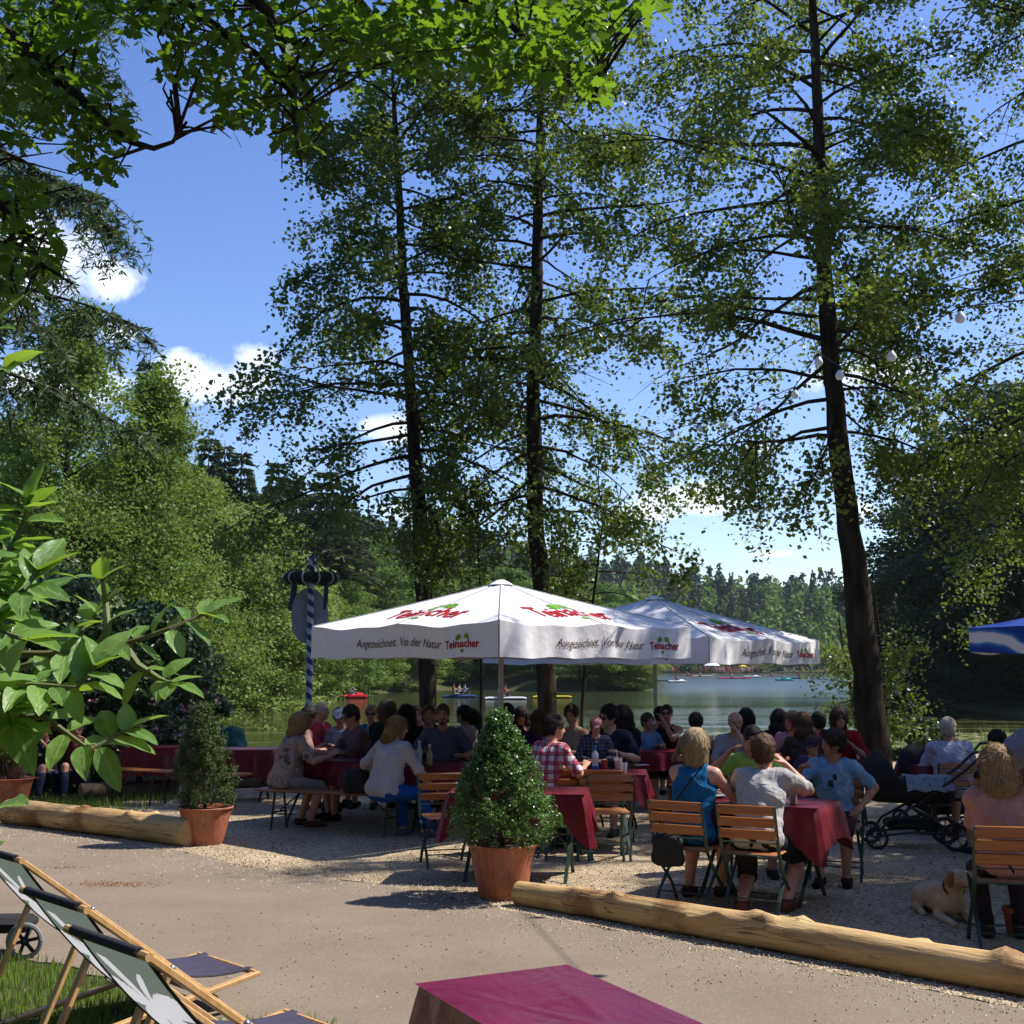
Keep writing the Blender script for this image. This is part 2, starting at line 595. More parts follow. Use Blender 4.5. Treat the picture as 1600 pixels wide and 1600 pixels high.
def person(label, hx, hy, Y, face=0.0, lean=.12, side=0.0, turn=0.0, nod=0.0, hands=None, feet=None, seat=.46, stand=False,
           hair='short', hc=(.04, .025, .015), shirt=(.3, .3, .3), smat=None, sleeve=.55, pants=(.03, .04, .08), pmat=None, plen=1.0,
           skin=0, wt=1.0, child=1.0, vox=.018, shades=False, eyes=True, extras=None, group=None, neck=.06, pose_scale=None, root_at=None,
           shoes=(.03, .03, .03), tank=False, hemlen=.10):
    """hx, hy: where the top of the head shows in the photograph; Y its distance; face 0 = looking away, 180 = to the camera"""
    hs = (seat + .085) if not stand else .93
    pel = v3(0, 0, hs)
    sp = nrm(v3(sin(side), sin(lean), cos(lean)))
    up_s = sp
    latv = nrm(v3(1, 0, 0) - sp * sp[0])
    fwd = np.cross(sp, latv) * 1.0
    if fwd[1] < 0: fwd = -fwd
    nk = pel + sp * .50
    che = pel + sp * .34
    sh = {s: nk - sp * .035 + latv * s * .165 * (wt ** .4) for s in (-1, 1)}
    hd = nrm(sp * .6 + v3(0, .18 + nod * .4, .8))
    hcen = nk + hd * (neck + .125)
    # head frame
    u = nrm(v3(0, -sin(-nod) * .0, 1) + v3(0, sin(nod), 0) * 1.0)
    fh = v3(-sin(turn), cos(turn), -math.tan(nod) * .9)
    fh = nrm(fh - u * (fh @ u))
    rh = np.cross(fh, u)
    Hf = lambda x, y, z: hcen + rh * x + fh * y + u * z
    top = hcen[2] + .125
    if hands is None: hands = [(-.14, .38, .80), (.14, .38, .80)]
    if feet is None:
        feet = [(-.13, .42, .07), (.13, .40, .07)] if not stand else [(-.1, -.03, .07), (.1, .05, .07)]
    arms, legs = {}, {}
    for s, ht in zip((-1, 1), hands):
        el, wr = ik(sh[s], v3(*ht), .28, .255, v3(s * .8, -.35, -.9))
        arms[s] = (sh[s], el, wr)
    for s, ft in zip((-1, 1), feet):
        hip = pel + v3(s * .095, 0, -.01)
        kn, an = ik(hip, v3(*ft), .43, .41, v3(s * .12, 1, .6 if not stand else .1))
        legs[s] = (hip, kn, an)
    pts = np.array([p for a in arms.values() for p in a] + [p for a in legs.values() for p in a] + [hcen, pel, nk])
    lo, hi = pts.min(0) - .2, pts.max(0) + .2
    lo[2] = max(lo[2], -.02)
    wl = wt ** .5
    # ---- body
    B = SDF(lo, hi, vox)

    def torso(B, e=0.0, k=.05, sho=True):
        B.cap(pel + latv * -.075, pel + latv * .075, .105 * wl + e, None, k)
        B.cap(pel + sp * .02, che, .100 * wt + e, .112 * wl + e, k, latv, 1.32)
        B.cap(che - sp * .04, che + sp * .06, .105 * wl + e, .098 * wl + e, k, latv, 1.42)
        B.cap(sh[-1] * .72 + sh[1] * .28 - sp * .015, sh[1] * .72 + sh[-1] * .28 - sp * .015, .066 + e, None, k)
        if wt > 1.1: B.ell(pel + sp * .14 + fwd * .06, (.13 * wl + e, .12 * wt + e, .14 + e), None, k)
        if sho:
            for s in (-1, 1): B.cap(sh[s], sh[s] * .6 + nk * .4, .054 + e, .05 + e, k)
    torso(B)
    B.cap(nk - sp * .02, hcen - u * .03, .056, .050, .03)
    for s in (-1, 1):
        a, e_, w_ = arms[s]
        B.cap(a, e_, .047 * wl, .039, .025)
        B.cap(e_, e_ + (w_ - e_) * .35, .039, .039, .02)
        B.cap(e_ + (w_ - e_) * .35, w_, .038, .026, .02)
        a, e_, w_ = legs[s]
        B.cap(a, e_, .082 * wl, .056, .03)
        B.cap(e_, e_ + (w_ - e_) * .35, .054, .056, .02)
        B.cap(e_ + (w_ - e_) * .35, w_, .055, .036, .02)
        B.cap(w_ + v3(0, -.03, -.025), w_ + v3(s * .02, .15, -.045), .035, .026, .02)
    bits = [B.mesh()]
    low = vox > .024
    hv = min(vox * .55, .0095) if not low else .017
    Hd = SDF(hcen - .16, hcen + .16, hv)
    fr = np.stack([rh, fh, u])
    Hd.ell(Hf(0, -.012, .028), (.077, .096, .092), fr, .02)
    Hd.ell(Hf(0, .028, -.03), (.062, .062, .072), fr, .03)
    Hd.cap(Hf(0, .04, -.075), Hf(0, .062, -.088), .034, .024, .03)
    Hd.cap(Hf(-.034, .076, .030), Hf(.034, .076, .030), .013, None, .015)
    Hd.cap(Hf(0, .088, .018), Hf(0, .104, -.022), .008, .013, .012)
    Hd.cap(Hf(-.014, .094, -.026), Hf(.014, .094, -.026), .009, None, .008)
    for s in (-1, 1):
        Hd.ell(Hf(s * .033, .096, .008), (.017, .014, .011), fr, .012, 'sub')
        Hd.ell(Hf(s * .079, -.008, -.006), (.009, .019, .031), fr, .006)
    Hd.cap(Hf(-.02, .082, -.052), Hf(.02, .082, -.052), .009, None, .008)
    Hd.cap(Hf(0, -.02, -.04), hcen - u * .12 + fh * -.02, .055, .052, .03)
    bits.append(Hd.mesh())
    # ---- hands
    for s in (-1, 1):
        a, e_, w_ = arms[s]
        d = nrm(nrm(w_ - e_) + v3(0, 0, .25 * (w_[2] < .9)))
        if low: continue
        nrmv = nrm(v3(-s * .3, .1, -1) - d * (v3(-s * .3, .1, -1) @ d))
        acr = np.cross(d, nrmv)
        if acr[0] * s > 0: acr = -acr      # thumb side points inwards
        Hn = SDF(w_ - .22, w_ + .22, .0072 if vox < .02 else .0095)
        Hn.cap(w_ - d * .03, w_ + d * .01, .026, .024, .02)
        Hn.cap(w_ + d * .03 , w_ + d * .075, .017, .015, .015, acr, 2.3)
        for i, ln in enumerate((.068, .078, .072, .056)):
            b0 = w_ + d * .085 + acr * (.029 - i * .019)
            cv = .35 + .1 * i
            d1 = nrm(d + nrmv * cv * .7 + acr * (.12 - .08 * i))
            d2 = nrm(d + nrmv * (cv * 2.2) + acr * (.1 - .07 * i))
            Hn.cap(b0 - d * .012, b0 + d1 * ln * .5, .0098, .009, .003)
            Hn.cap(b0 + d1 * ln * .5, b0 + d1 * ln * .5 + d2 * ln * .5, .009, .0078, .003)
        t0 = w_ + d * .028 + acr * .026
        t1 = t0 + nrm(d * .7 + acr * .9 + nrmv * .3) * .042
        Hn.cap(t0, t1, .0135, .0105, .012)
        Hn.cap(t1, t1 + nrm(d + acr * .3 + nrmv * .5) * .032, .0105, .0088, .003)
        bits.append(Hn.mesh())
    # ---- scale and place
    zt = A(hx, hy, Y)
    s_ = (zt.z / top) if pose_scale is None else pose_scale
    rz = R(face)
    hw = Matrix.Rotation(rz, 3, 'Z') @ Vector(hcen)
    loc = (zt.x - hw.x * s_, Y - hw.y * s_, 0)
    if root_at is not None: loc = root_at
    root = thing('person', label, 'person', loc, rz, group, s_)
    sdf_obj(bits, 'body', skin_mat(skin), root)
    # ---- shirt
    e = .013
    S = SDF(lo, hi, vox)
    torso(S, e, .05, sho=not tank)
    if tank:
        for s in (-1, 1):
            S.cap(nk + latv * s * .085 + sp * .02, che + latv * s * .10, .03, .05, .03)
    else:
        for s in (-1, 1):
            a, e_, w_ = arms[s]
            k1 = min(1, sleeve)
            S.cap(a, a + (e_ - a) * k1, .058 * wl + e * .5, .050 + e * .9, .03)
            if sleeve > 1: S.cap(e_, e_ + (w_ - e_) * (sleeve - 1), .046 + e * .5, .036 + e * .7, .02)
    S.ell(nk + sp * .07 + fwd * .03, (.075, .085, .075), None, .01, 'sub')
    for s in (-1, 1):
        a, e_, w_ = arms[s]
        if tank: S.ell(a + latv * s * .015 + sp * .01, (.062, .09, .095), None, .01, 'sub')
    S.wob(.0065, 30, hx * .1)
    S.wob(.0028, 64, hx * .3)
    S.plane(pel - sp * hemlen, -sp)
    sdf_obj([S.mesh()], 'top', smat or fabric('fab_%d_%d_%d' % tuple(int(x * 255) for x in shirt), shirt), root)
    # ---- trousers
    L = SDF(lo, np.array([hi[0], hi[1], pel[2] + .25]), vox)
    L.cap(pel + latv * -.075, pel + latv * .075, .113 * wl, None, .05)
    L.cap(pel, pel + sp * .1, .105 * wl, .105 * wl, .05, latv, 1.3)
    for s in (-1, 1):
        a, e_, w_ = legs[s]
        k1 = min(1, plen)
        L.cap(a, a + (e_ - a) * k1, .092 * wl, .092 * wl + (.07 - .092 * wl) * k1, .03)
        if plen > 1: L.cap(e_, e_ + (w_ - e_) * (plen - 1), .068, .052, .02)
    L.plane(pel + v3(0, 0, .10), (0, 0, 1))
    L.wob(.004, 30, hx)
    sdf_obj([L.mesh()], 'trousers' if plen > 1 else 'shorts', pmat or fabric('fab_%d_%d_%d' % tuple(int(x * 255) for x in pants), pants), root)
    # ---- shoes
    for s in (-1, 1):
        w_ = legs[s][2]
        Sh = SDF(w_ + v3(-.1, -.12, -.12), w_ + v3(.12, .26, .06), .011 if not low else .02)
        Sh.cap(w_ + v3(0, -.035, -.028), w_ + v3(s * .02, .15, -.042), .044, .034, .02, (1, 0, 0), 1.15)
        Sh.cap(w_ + v3(0, -.02, .0), w_ + v3(0, -.015, -.03), .045, .045, .02)
        Sh.plane((0, 0, w_[2] - .07), (0, 0, -1))
        Sh.plane((0, 0, w_[2] + .012), (0, 0, 1))
        sdf_obj([Sh.mesh()], 'shoe', fabric('shoe_%d_%d_%d' % tuple(int(x * 255) for x in shoes), shoes), root)
    # ---- hair
    if hair != 'bald' or True:
        hv2 = .0085 if vox < .02 else (.011 if not low else .018)
        Ha = SDF(hcen + v3(-.26, -.3, -.42), hcen + v3(.26, .26, .22), hv2)
        thick = {'short': .012, 'bald': .005, 'crop': .007, 'long': .02, 'bob': .024, 'bun': .012, 'curly': .03, 'spiky': .018, 'cap': .008}.get(hair, .012)
        Ha.ell(Hf(0, -.016, .032), (.079 + thick, .098 + thick, .094 + thick), fr, .01)
        if hair == 'bob':
            Ha.cap(Hf(0, -.05, .0), Hf(0, -.045, -.10), .085, .08, .03, rh, 1.25)
        elif hair == 'long':
            Ha.cap(Hf(0, -.05, .0), Hf(0, -.075, -.10), .085, .085, .03, rh, 1.2)
            Ha.cap(Hf(0, -.075, -.10), Hf(0, -.10, -.27), .07, .035, .03, rh, 1.7)
        elif hair == 'curly':
            Ha.cap(Hf(0, -.05, .0), Hf(0, -.065, -.12), .10, .10, .03, rh, 1.25)
            Ha.cap(Hf(0, -.065, -.12), Hf(0, -.08, -.19), .09, .07, .03, rh, 1.5)
        elif hair == 'bun':
            Ha.ell(Hf(0, -.125, .05), (.034, .034, .034), fr, .01)
        elif hair == "pony":
            Ha.cap(Hf(0, -.115, .03), Hf(0, -.15, -.14), .03, .018, .02)
        elif hair == 'short' or hair == 'spiky':
            Ha.ell(Hf(0, -.04, -.02), (.082, .075, .07), fr, .02)
        if hair == 'spiky': Ha.cap(Hf(-.02, .05, .105), Hf(.02, .075, .12), .03, .025, .02)
        # open the face
        fz = {'bald': -.03, 'cap': .04}.get(hair, .045)
        Ha.cap(Hf(0, .14, fz - .055), Hf(0, .14, -.3), .085, .1, .008, rh, .95, op='sub')
        Ha.ell(Hf(0, .098, -.02), (.062, .06, .085), fr, .01, 'sub')
        if hair in ('short', 'crop', 'spiky', 'bun', 'bald', 'pony', 'cap'):
            Ha.plane(Hf(0, .0, -.065), -(u * .8 + fh * -.3) * 1.0) if hair != 'pony' else None
            for s in (-1, 1): Ha.ell(Hf(s * .09, .02, -.045), (.035, .05, .05), fr, .005, 'sub')
        if hair == 'bald': Ha.ell(Hf(0, .02, .115), (.095, .13, .075), fr, .02, 'sub')
        if hair in ('curly',):
            Ha.wob(.004, 45, 1.0)
            Ha.wob(.002, 110, 2.0)
        elif hair in ('long', 'bob', 'pony'): Ha.wob(.0035, 120, .5, (1, 1, .12))
        elif hair == 'bald': Ha.wob(.001, 110, .5)
        else: Ha.wob(.0035, 110, .7)
        hm = Ha.mesh()
        if len(hm[1]) and vox < .02:
            V_, Q_ = hm
            rg = np.random.default_rng(int(abs(hx) * 7 + hy))
            ns = (4600 if vox < .0155 else 2000) * (2 if hair == 'curly' else 1)
            pk_ = rg.integers(0, len(Q_), ns)
            ce = V_[Q_[pk_]].mean(1)
            nn = np.cross(V_[Q_[pk_, 2]] - V_[Q_[pk_, 0]], V_[Q_[pk_, 3]] - V_[Q_[pk_, 1]])
            nn /= np.linalg.norm(nn, axis=1, keepdims=True) + 1e-9
            outw = ce - hcen
            flip = (nn * outw).sum(1) < 0
            nn[flip] *= -1
            curl = {'curly': .9, 'spiky': .5}.get(hair, .22)
            dn = np.array([0, 0, -1.0]) + (-fh * .55 if hair in ('short', 'crop', 'spiky', 'bun', 'bald', 'pony') else 0) + rg.normal(size=(ns, 3)) * curl
            x_ = dn - (dn * nn).sum(1, keepdims=True) * nn * (.8 if hair != 'spiky' else .2)
            x_ /= np.linalg.norm(x_, axis=1, keepdims=True) + 1e-9
            y_ = np.cross(nn, x_)
            y_ /= np.linalg.norm(y_, axis=1, keepdims=True) + 1e-9
            ln = {'short': .03, 'crop': .014, 'bald': .012, 'spiky': .03, 'curly': .05, 'long': .075, 'bob': .06}.get(hair, .03)
            TS = (np.array([(0, 0, 0), (.4, .045, .05), (1, 0, .04), (.4, -.045, .05)]), [[0, 1, 2, 3]])
            SV, SP = scatter(ce - nn * .002, ln * rg.uniform(.6, 1.3, ns), TS, frames=(x_, y_, nn))
            hm2 = (np.asarray(SV), SP[0])
            sdf_obj([hm, hm2], 'hair', hair_mat(hc), root)
        else:
            sdf_obj([hm], 'hair', hair_mat(hc), root)
    # ---- face
    facing = abs((face % 360) - 180) < 100
    if eyes and facing and not low:
        for s in (-1, 1):
            mb = MB()
            mb.ball(Hf(s * .033, .078, .008), .0125, 8)
            o = mb.build('eye', mat('eye_white', (.30, .27, .25), None, 5, .3), root)
            mb = MB()
            mb.ball(Hf(s * .033, .0865, .008), .0068, 8)
            mb.build('iris', mat('iris_dark', (.03, .02, .015), None, 5, .3), o)
            mb = MB()
            mb.tube([Hf(s * .018, .091, .030), Hf(s * .034, .092, .036), Hf(s * .05, .082, .030)], [.0035, .0045, .003], 6)
            mb.build('eyebrow', hair_mat(tuple(x * .6 for x in hc)), root)
        mb = MB()
        mb.tube([Hf(-.021, .084, -.053), Hf(0, .0915, -.0525), Hf(.021, .084, -.053)], [.003, .0055, .003], 6)
        mb.build('mouth', mat('lip', (.32, .1, .08), None, 5, .4), root)
    if extras and 'beard' in extras:
        Be = SDF(hcen - .16, hcen + .16, .009)
        Be.cap(Hf(0, .045, -.075), Hf(0, .068, -.088), .038, .03, .03)
        Be.cap(Hf(-.055, .03, -.06), Hf(.055, .03, -.06), .025, None, .02)
        Be.cap(Hf(-.026, .088, -.04), Hf(.026, .088, -.04), .009, None, .01)
        Be.ell(Hf(0, .1, -.056), (.02, .02, .008), fr, .004, 'sub')
        sdf_obj([Be.mesh()], 'beard', hair_mat(tuple(x * .8 for x in hc)), root)
    if shades:
        mb = MB()
        for s in (-1, 1):
            mb.ball(Hf(s * .034, .099, .010), (.029, .006, .020), 12, np.stack([rh, fh, u]).T)
            mb.tube([Hf(s * .062, .085, .016), Hf(s * .08, .0, .012)], .004, 6)
        mb.tube([Hf(-.012, .105, .015), Hf(.012, .105, .015)], .004, 6)
        mb.build('sunglasses', mat('shades_black', (.008, .008, .009), None, 5, .12, spec=.6), root)
    if hair == 'cap' or (extras and 'cap' in extras):
        cm = extras['cap'] if extras and 'cap' in extras else fabric('cap_dark', (.03, .03, .04))
        Ca = SDF(hcen - .2, hcen + .22, .009)
        Ca.ell(Hf(0, -.012, .045), (.092, .112, .09), fr, .01)
        Ca.plane(Hf(0, 0, .038), -u)
        Ca.cap(Hf(0, .085, .048), Hf(0, .15, .036), .009, .007, .01, rh, 6.0)
        sdf_obj([Ca.mesh()], 'cap', cm, root)
    root['_h'] = 0
    del root['_h']
    if extras and 'fn' in extras: extras['fn'](root, dict(Hf=Hf, nk=nk, sp=sp, pel=pel, che=che, fwd=fwd, latv=latv, arms=arms, legs=legs, sh=sh))
    return root

# ------------------------------------------------------------------ foliage helpers
def rand_rot(n, upbias=0.0, rg=rng):
    """n random orthonormal frames; rows: x (along leaf), y (across), z (normal)"""
    z = rg.normal(size=(n, 3))
    z[:, 2] = z[:, 2] + upbias * np.abs(rg.normal(size=n)) * 2
    z /= np.linalg.norm(z, axis=1, keepdims=True) + 1e-9
    a = rg.normal(size=(n, 3))
    x = a - (a * z).sum(1, keepdims=True) * z
    x /= np.linalg.norm(x, axis=1, keepdims=True) + 1e-9
    y = np.cross(z, x)
    return x, y, z


KITE = (np.array([(0, 0, 0), (.45, .42, .06), (1, 0, 0), (.45, -.42, .06)]), [[0, 1, 2, 3]])
HEXL = (np.array([(0, 0, 0), (.25, .34, .05), (.65, .38, .05), (1, 0, -.05), (.65, -.38, .05), (.25, -.34, .05)]), [[0, 1, 2, 3, 4, 5]])


def scatter(P, size, tpl, upbias=.6, frames=None, rg=rng):
    T, fc = tpl
    n = len(P)
    x, y, z = frames if frames is not None else rand_rot(n, upbias, rg)
    size = np.asarray(size).reshape(-1, 1, 1) if hasattr(size, '__len__') else size
    V = (T[None, :, 0:1] * x[:, None] + T[None, :, 1:2] * y[:, None] + T[None, :, 2:3] * z[:, None]) * size + P[:, None]
    m = len(T)
    polys = []
    for f in fc:
        polys.append((np.arange(n)[:, None] * m + np.array(f)[None]))
    byk = {}
    for p in polys: byk.setdefault(p.shape[1], []).append(p)
    return V.reshape(-1, 3), [np.concatenate(p) for p in byk.values()]


def foliage(name, P, size, m, parent, tpl=KITE, upbias=.6, frames=None):
    V, polys = scatter(np.asarray(P), size, tpl, upbias, frames)
    return link(name, mesh_np(name, V, polys, False), m, parent)


def bent(p0, d, L, n=6, droop=.3, jit=.12):
    pts = [Vector(p0)]
    d = Vector(d).normalized()
    for i in range(n):
        d = (d + Vector((U(-jit, jit), U(-jit, jit), U(-jit, jit) - droop / n))).normalized()
        pts.append(pts[-1] + d * (L / n))
    return pts


def at_poly(pts, t):
    f = t * (len(pts) - 1)
    i = min(int(f), len(pts) - 2)
    return pts[i].lerp(pts[i + 1], f - i)


def tree(name, label, base, spine, rad, z0, z1, nb, Lf, nleaf, lsize, lm, bm=bark_dark, elev=(.5, -.1), droop=.7, spread=.135,
         tpl=KITE, group=None, cat='tree', bias=None, upbias=.6, sub=6, start=0):
    """spine: world points; Lf(u) branch length, u 0..1 from z0 to z1"""
    base = Vector(base)
    root = thing(name, label, cat, base, 0, group)
    pts = [Vector(p) - base for p in spine]
    mb = MB()
    rr = []
    for i, p in enumerate(pts):
        rr.append(rad[i])
    fine, fr_ = [], []
    for i in range(len(pts) - 1):
        for k in range(4):
            t = k / 4
            q = pts[i].lerp(pts[i + 1], t)
            fine.append(q + Vector((U(-1, 1), U(-1, 1), 0)) * rr[i] * .12)
            fr_.append((rr[i] * (1 - t) + rr[i + 1] * t) * U(.95, 1.06))
    fine.append(pts[-1])
    fr_.append(rr[-1])
    mb.tube(fine, fr_, 14)
    zs = [p.z for p in fine]
    centers, wts = [], []
    az = U(0, 6)
    for i in range(nb):
        u = (i + U(0, .9)) / nb
        z = z0 + (z1 - z0) * u - base.z
        j = max(0, min(len(zs) - 2, next((k for k in range(len(zs) - 1) if zs[k + 1] >= z), len(zs) - 2)))
        f = (z - zs[j]) / max(1e-3, zs[j + 1] - zs[j])
        p = fine[j].lerp(fine[j + 1], min(1, max(0, f)))
        az += 2.4 + U(-.4, .4)
        el = elev[1] + (elev[0] - elev[1]) * u + U(-.15, .15)
        d = Vector((cos(az) * cos(el), sin(az) * cos(el), sin(el)))
        L = Lf(u) * U(.7, 1.12)
        if bias: L *= bias(az, u)
        bp = bent(p, d, L, 7, droop * U(.6, 1.2), .16)
        r0 = min(.055, .0095 * L + .008)
        mb.tube(bp, [r0 * (1 - .85 * k / 7) for k in range(8)], 6, False)
        for k in range(sub):
            t = U(.28, 1.0)
            q = at_poly(bp, t)
            dd = (at_poly(bp, min(1, t + .1)) - at_poly(bp, max(0, t - .1))).normalized()
            dd = (dd + Vector((U(-1, 1), U(-1, 1), U(-.6, .5))) * .8).normalized()
            sl_ = L * U(.2, .42)
            sp_ = bent(q, dd, sl_, 4, .5, .2)
            mb.tube(sp_, [r0 * .35, r0 * .28, r0 * .2, r0 * .14, r0 * .07], 4, False)
            for t2 in (.25, .45, .6, .75, .9, 1.0):
                centers.append(at_poly(sp_, t2))
                wts.append(.5 + .5 * t2)
            # hanging twiglets
            for _ in range(2):
                q2 = at_poly(sp_, U(.3, 1))
                tp = bent(q2, (U(-1, 1), U(-1, 1), U(-.8, .3)), sl_ * .45, 3, .6, .25)
                mb.tube(tp, [r0 * .12, r0 * .1, r0 * .07, r0 * .04], 3, False)
                centers.append(tp[2]); centers.append(tp[3]); wts += [1, 1]
    mb.build('trunk', bm, root)
    Cn = np.array([tuple(c) for c in centers])
    w = np.array(wts) * rng.uniform(.15, 1.5, len(wts))
    pick = rng.choice(len(Cn), nleaf, p=w / w.sum())
    P = Cn[pick] + rng.normal(size=(nleaf, 3)) * spread * rng.uniform(.4, 1.7, (nleaf, 1))
    q_ = P + np.array(base)
    hole = np.sin(q_[:, 0] * 1.55 + 1.2 * np.sin(q_[:, 2] * .9)) * np.sin(q_[:, 1] * 1.35 + q_[:, 2] * .5) + .8 * np.sin(q_[:, 2] * 1.9 + q_[:, 0] * .8)
    P = P[hole > -.78 + .25 * rng.normal(size=len(P))]
    foliage('crown', P, lsize * rng.uniform(.65, 1.25, len(P)), lm, root, tpl, upbias)
    return root


def crown_tree(name, label, base, h, rx, n, ls, lm, bm=bark_mid, z0=.15, blobs=45, shape='egg', cat='tree', group=None, trunk_r=None, sq=1.0, lean=0):
    """a free-standing broadleaf tree: forked trunk, crown of leaf clumps"""
    root = thing(name, label, cat, base, 0, group)
    mb = MB()
    tr = trunk_r or h * .014
    spine = [Vector((lean * h * t + U(-.01, .01) * h, U(-.01, .01) * h, h * t * .93)) for t in np.linspace(0, 1, 8)]
    mb.tube(spine, [tr * (1 - .9 * k / 7) for k in range(8)], 8)
    cs, rs = [], []
    for i in range(blobs):
        u = rng.uniform(0, 1)
        zz = z0 + (1 - z0) * u
        prof = {'egg': (sin(pi * min(1, (u * .86 + .12))) ** .65), 'cone': (1 - u) ** .8 + .08, 'wide': (sin(pi * min(1, u * .8 + .2)) ** .5)}[shape]
        a = U(0, 2 * pi)
        r = rx * prof * math.sqrt(rng.uniform(.12, 1.0)) * .9
        c = np.array((r * cos(a) + lean * h * zz, r * sin(a) * sq, h * zz * .95))
        cs.append(c)
        rs.append(rx * rng.uniform(.16, .34))
        if i < 26:
            p = at_poly(spine, min(.95, max(.12, zz - .18)))
            mid = p.lerp(Vector(c), .5) + Vector((0, 0, -.03 * h))
            mb.tube([p, mid, Vector(c)], [tr * .35, tr * .22, tr * .08], 5, False)
    mb.build('trunk', bm, root)
    cs, rs = np.array(cs), np.array(rs)
    w = rs ** 2
    k = rng.choice(blobs, n, p=w / w.sum())
    d = rng.normal(size=(n, 3))
    d /= np.linalg.norm(d, axis=1, keepdims=True)
    rad = rs[k] * rng.uniform(.35, 1.15, n) ** .6
    P = cs[k] + d * rad[:, None] * np.array([1, 1, .62])
    # leaf faces roughly follow the clump's surface
    z = d * .8 + rng.normal(size=(n, 3)) * .55 + np.array([0, 0, .4])
    z /= np.linalg.norm(z, axis=1, keepdims=True)
    a = rng.normal(size=(n, 3))
    x = a - (a * z).sum(1, keepdims=True) * z
    x /= np.linalg.norm(x, axis=1, keepdims=True)
    foliage('crown', P, ls * rng.uniform(.6, 1.3, n), lm, root, KITE, 0, (x, np.cross(z, x), z))
    return root


def conifer(name, label, base, h, rx, n, ls, lm, bm=bark_mid, z0=.08, cat='tree', group=None, whorls=22, droopy=.25):
    root = thing(name, label, cat, base, 0, group)
    mb = MB()
    mb.tube([(0, 0, 0), (0, 0, h * .5), (0, 0, h)], [h * .014, h * .009, .02], 8)
    pts, dirs = [], []
    for w in range(whorls):
        u = (w + U(0, .5)) / whorls
        z = h * (z0 + (1 - z0) * u)
        L = rx * (1 - u) ** .85 * U(.75, 1.1) + .12
        nb = 7
        a0 = U(0, 6)
        for b in range(nb):
            a = a0 + b * 2 * pi / nb + U(-.25, .25)
            l2 = L * U(.65, 1.1)
            m = max(4, int(n / (whorls * nb) * (l2 / (rx * .55))))
            t = rng.uniform(.08, 1, m) ** .8
            side = rng.normal(size=m) * .16 * l2 * (1.15 - t)
            dz = (.25 * t - droopy * 1.6 * t ** 2) * l2 + rng.uniform(-.10, .02, m) * l2 * .8
            P = np.stack([cos(a) * t * l2 - sin(a) * side, sin(a) * t * l2 + cos(a) * side, z + dz], 1)
            pts.append(P)
            dd = np.stack([np.full(m, cos(a)) + rng.normal(size=m) * .4, np.full(m, sin(a)) + rng.normal(size=m) * .4, rng.uniform(-.7, .1, m)], 1)
            dirs.append(dd)
            if w % 2 == 0:
                mb.tube([(0, 0, z), (cos(a) * l2 * .5, sin(a) * l2 * .5, z + .06 * l2), (cos(a) * l2, sin(a) * l2, z + (.25 - droopy * 1.6) * l2)], [.012 * l2 + .01, .008 * l2, .01], 4, False)
    mb.build('trunk', bm, root)
    P, x = np.concatenate(pts), np.concatenate(dirs)
    x /= np.linalg.norm(x, axis=1, keepdims=True)
    y = rng.normal(size=x.shape)
    y = y - (y * x).sum(1, keepdims=True) * x
    y /= np.linalg.norm(y, axis=1, keepdims=True)
    T = (np.array([(0, 0, 0), (.5, .16, -.04), (1, 0, 0), (.5, -.16, -.04)]), [[0, 1, 2, 3]])
    foliage('crown', P, ls * rng.uniform(.6, 1.3, len(P)), lm, root, T, 0, (x, y, np.cross(x, y)))
    return root


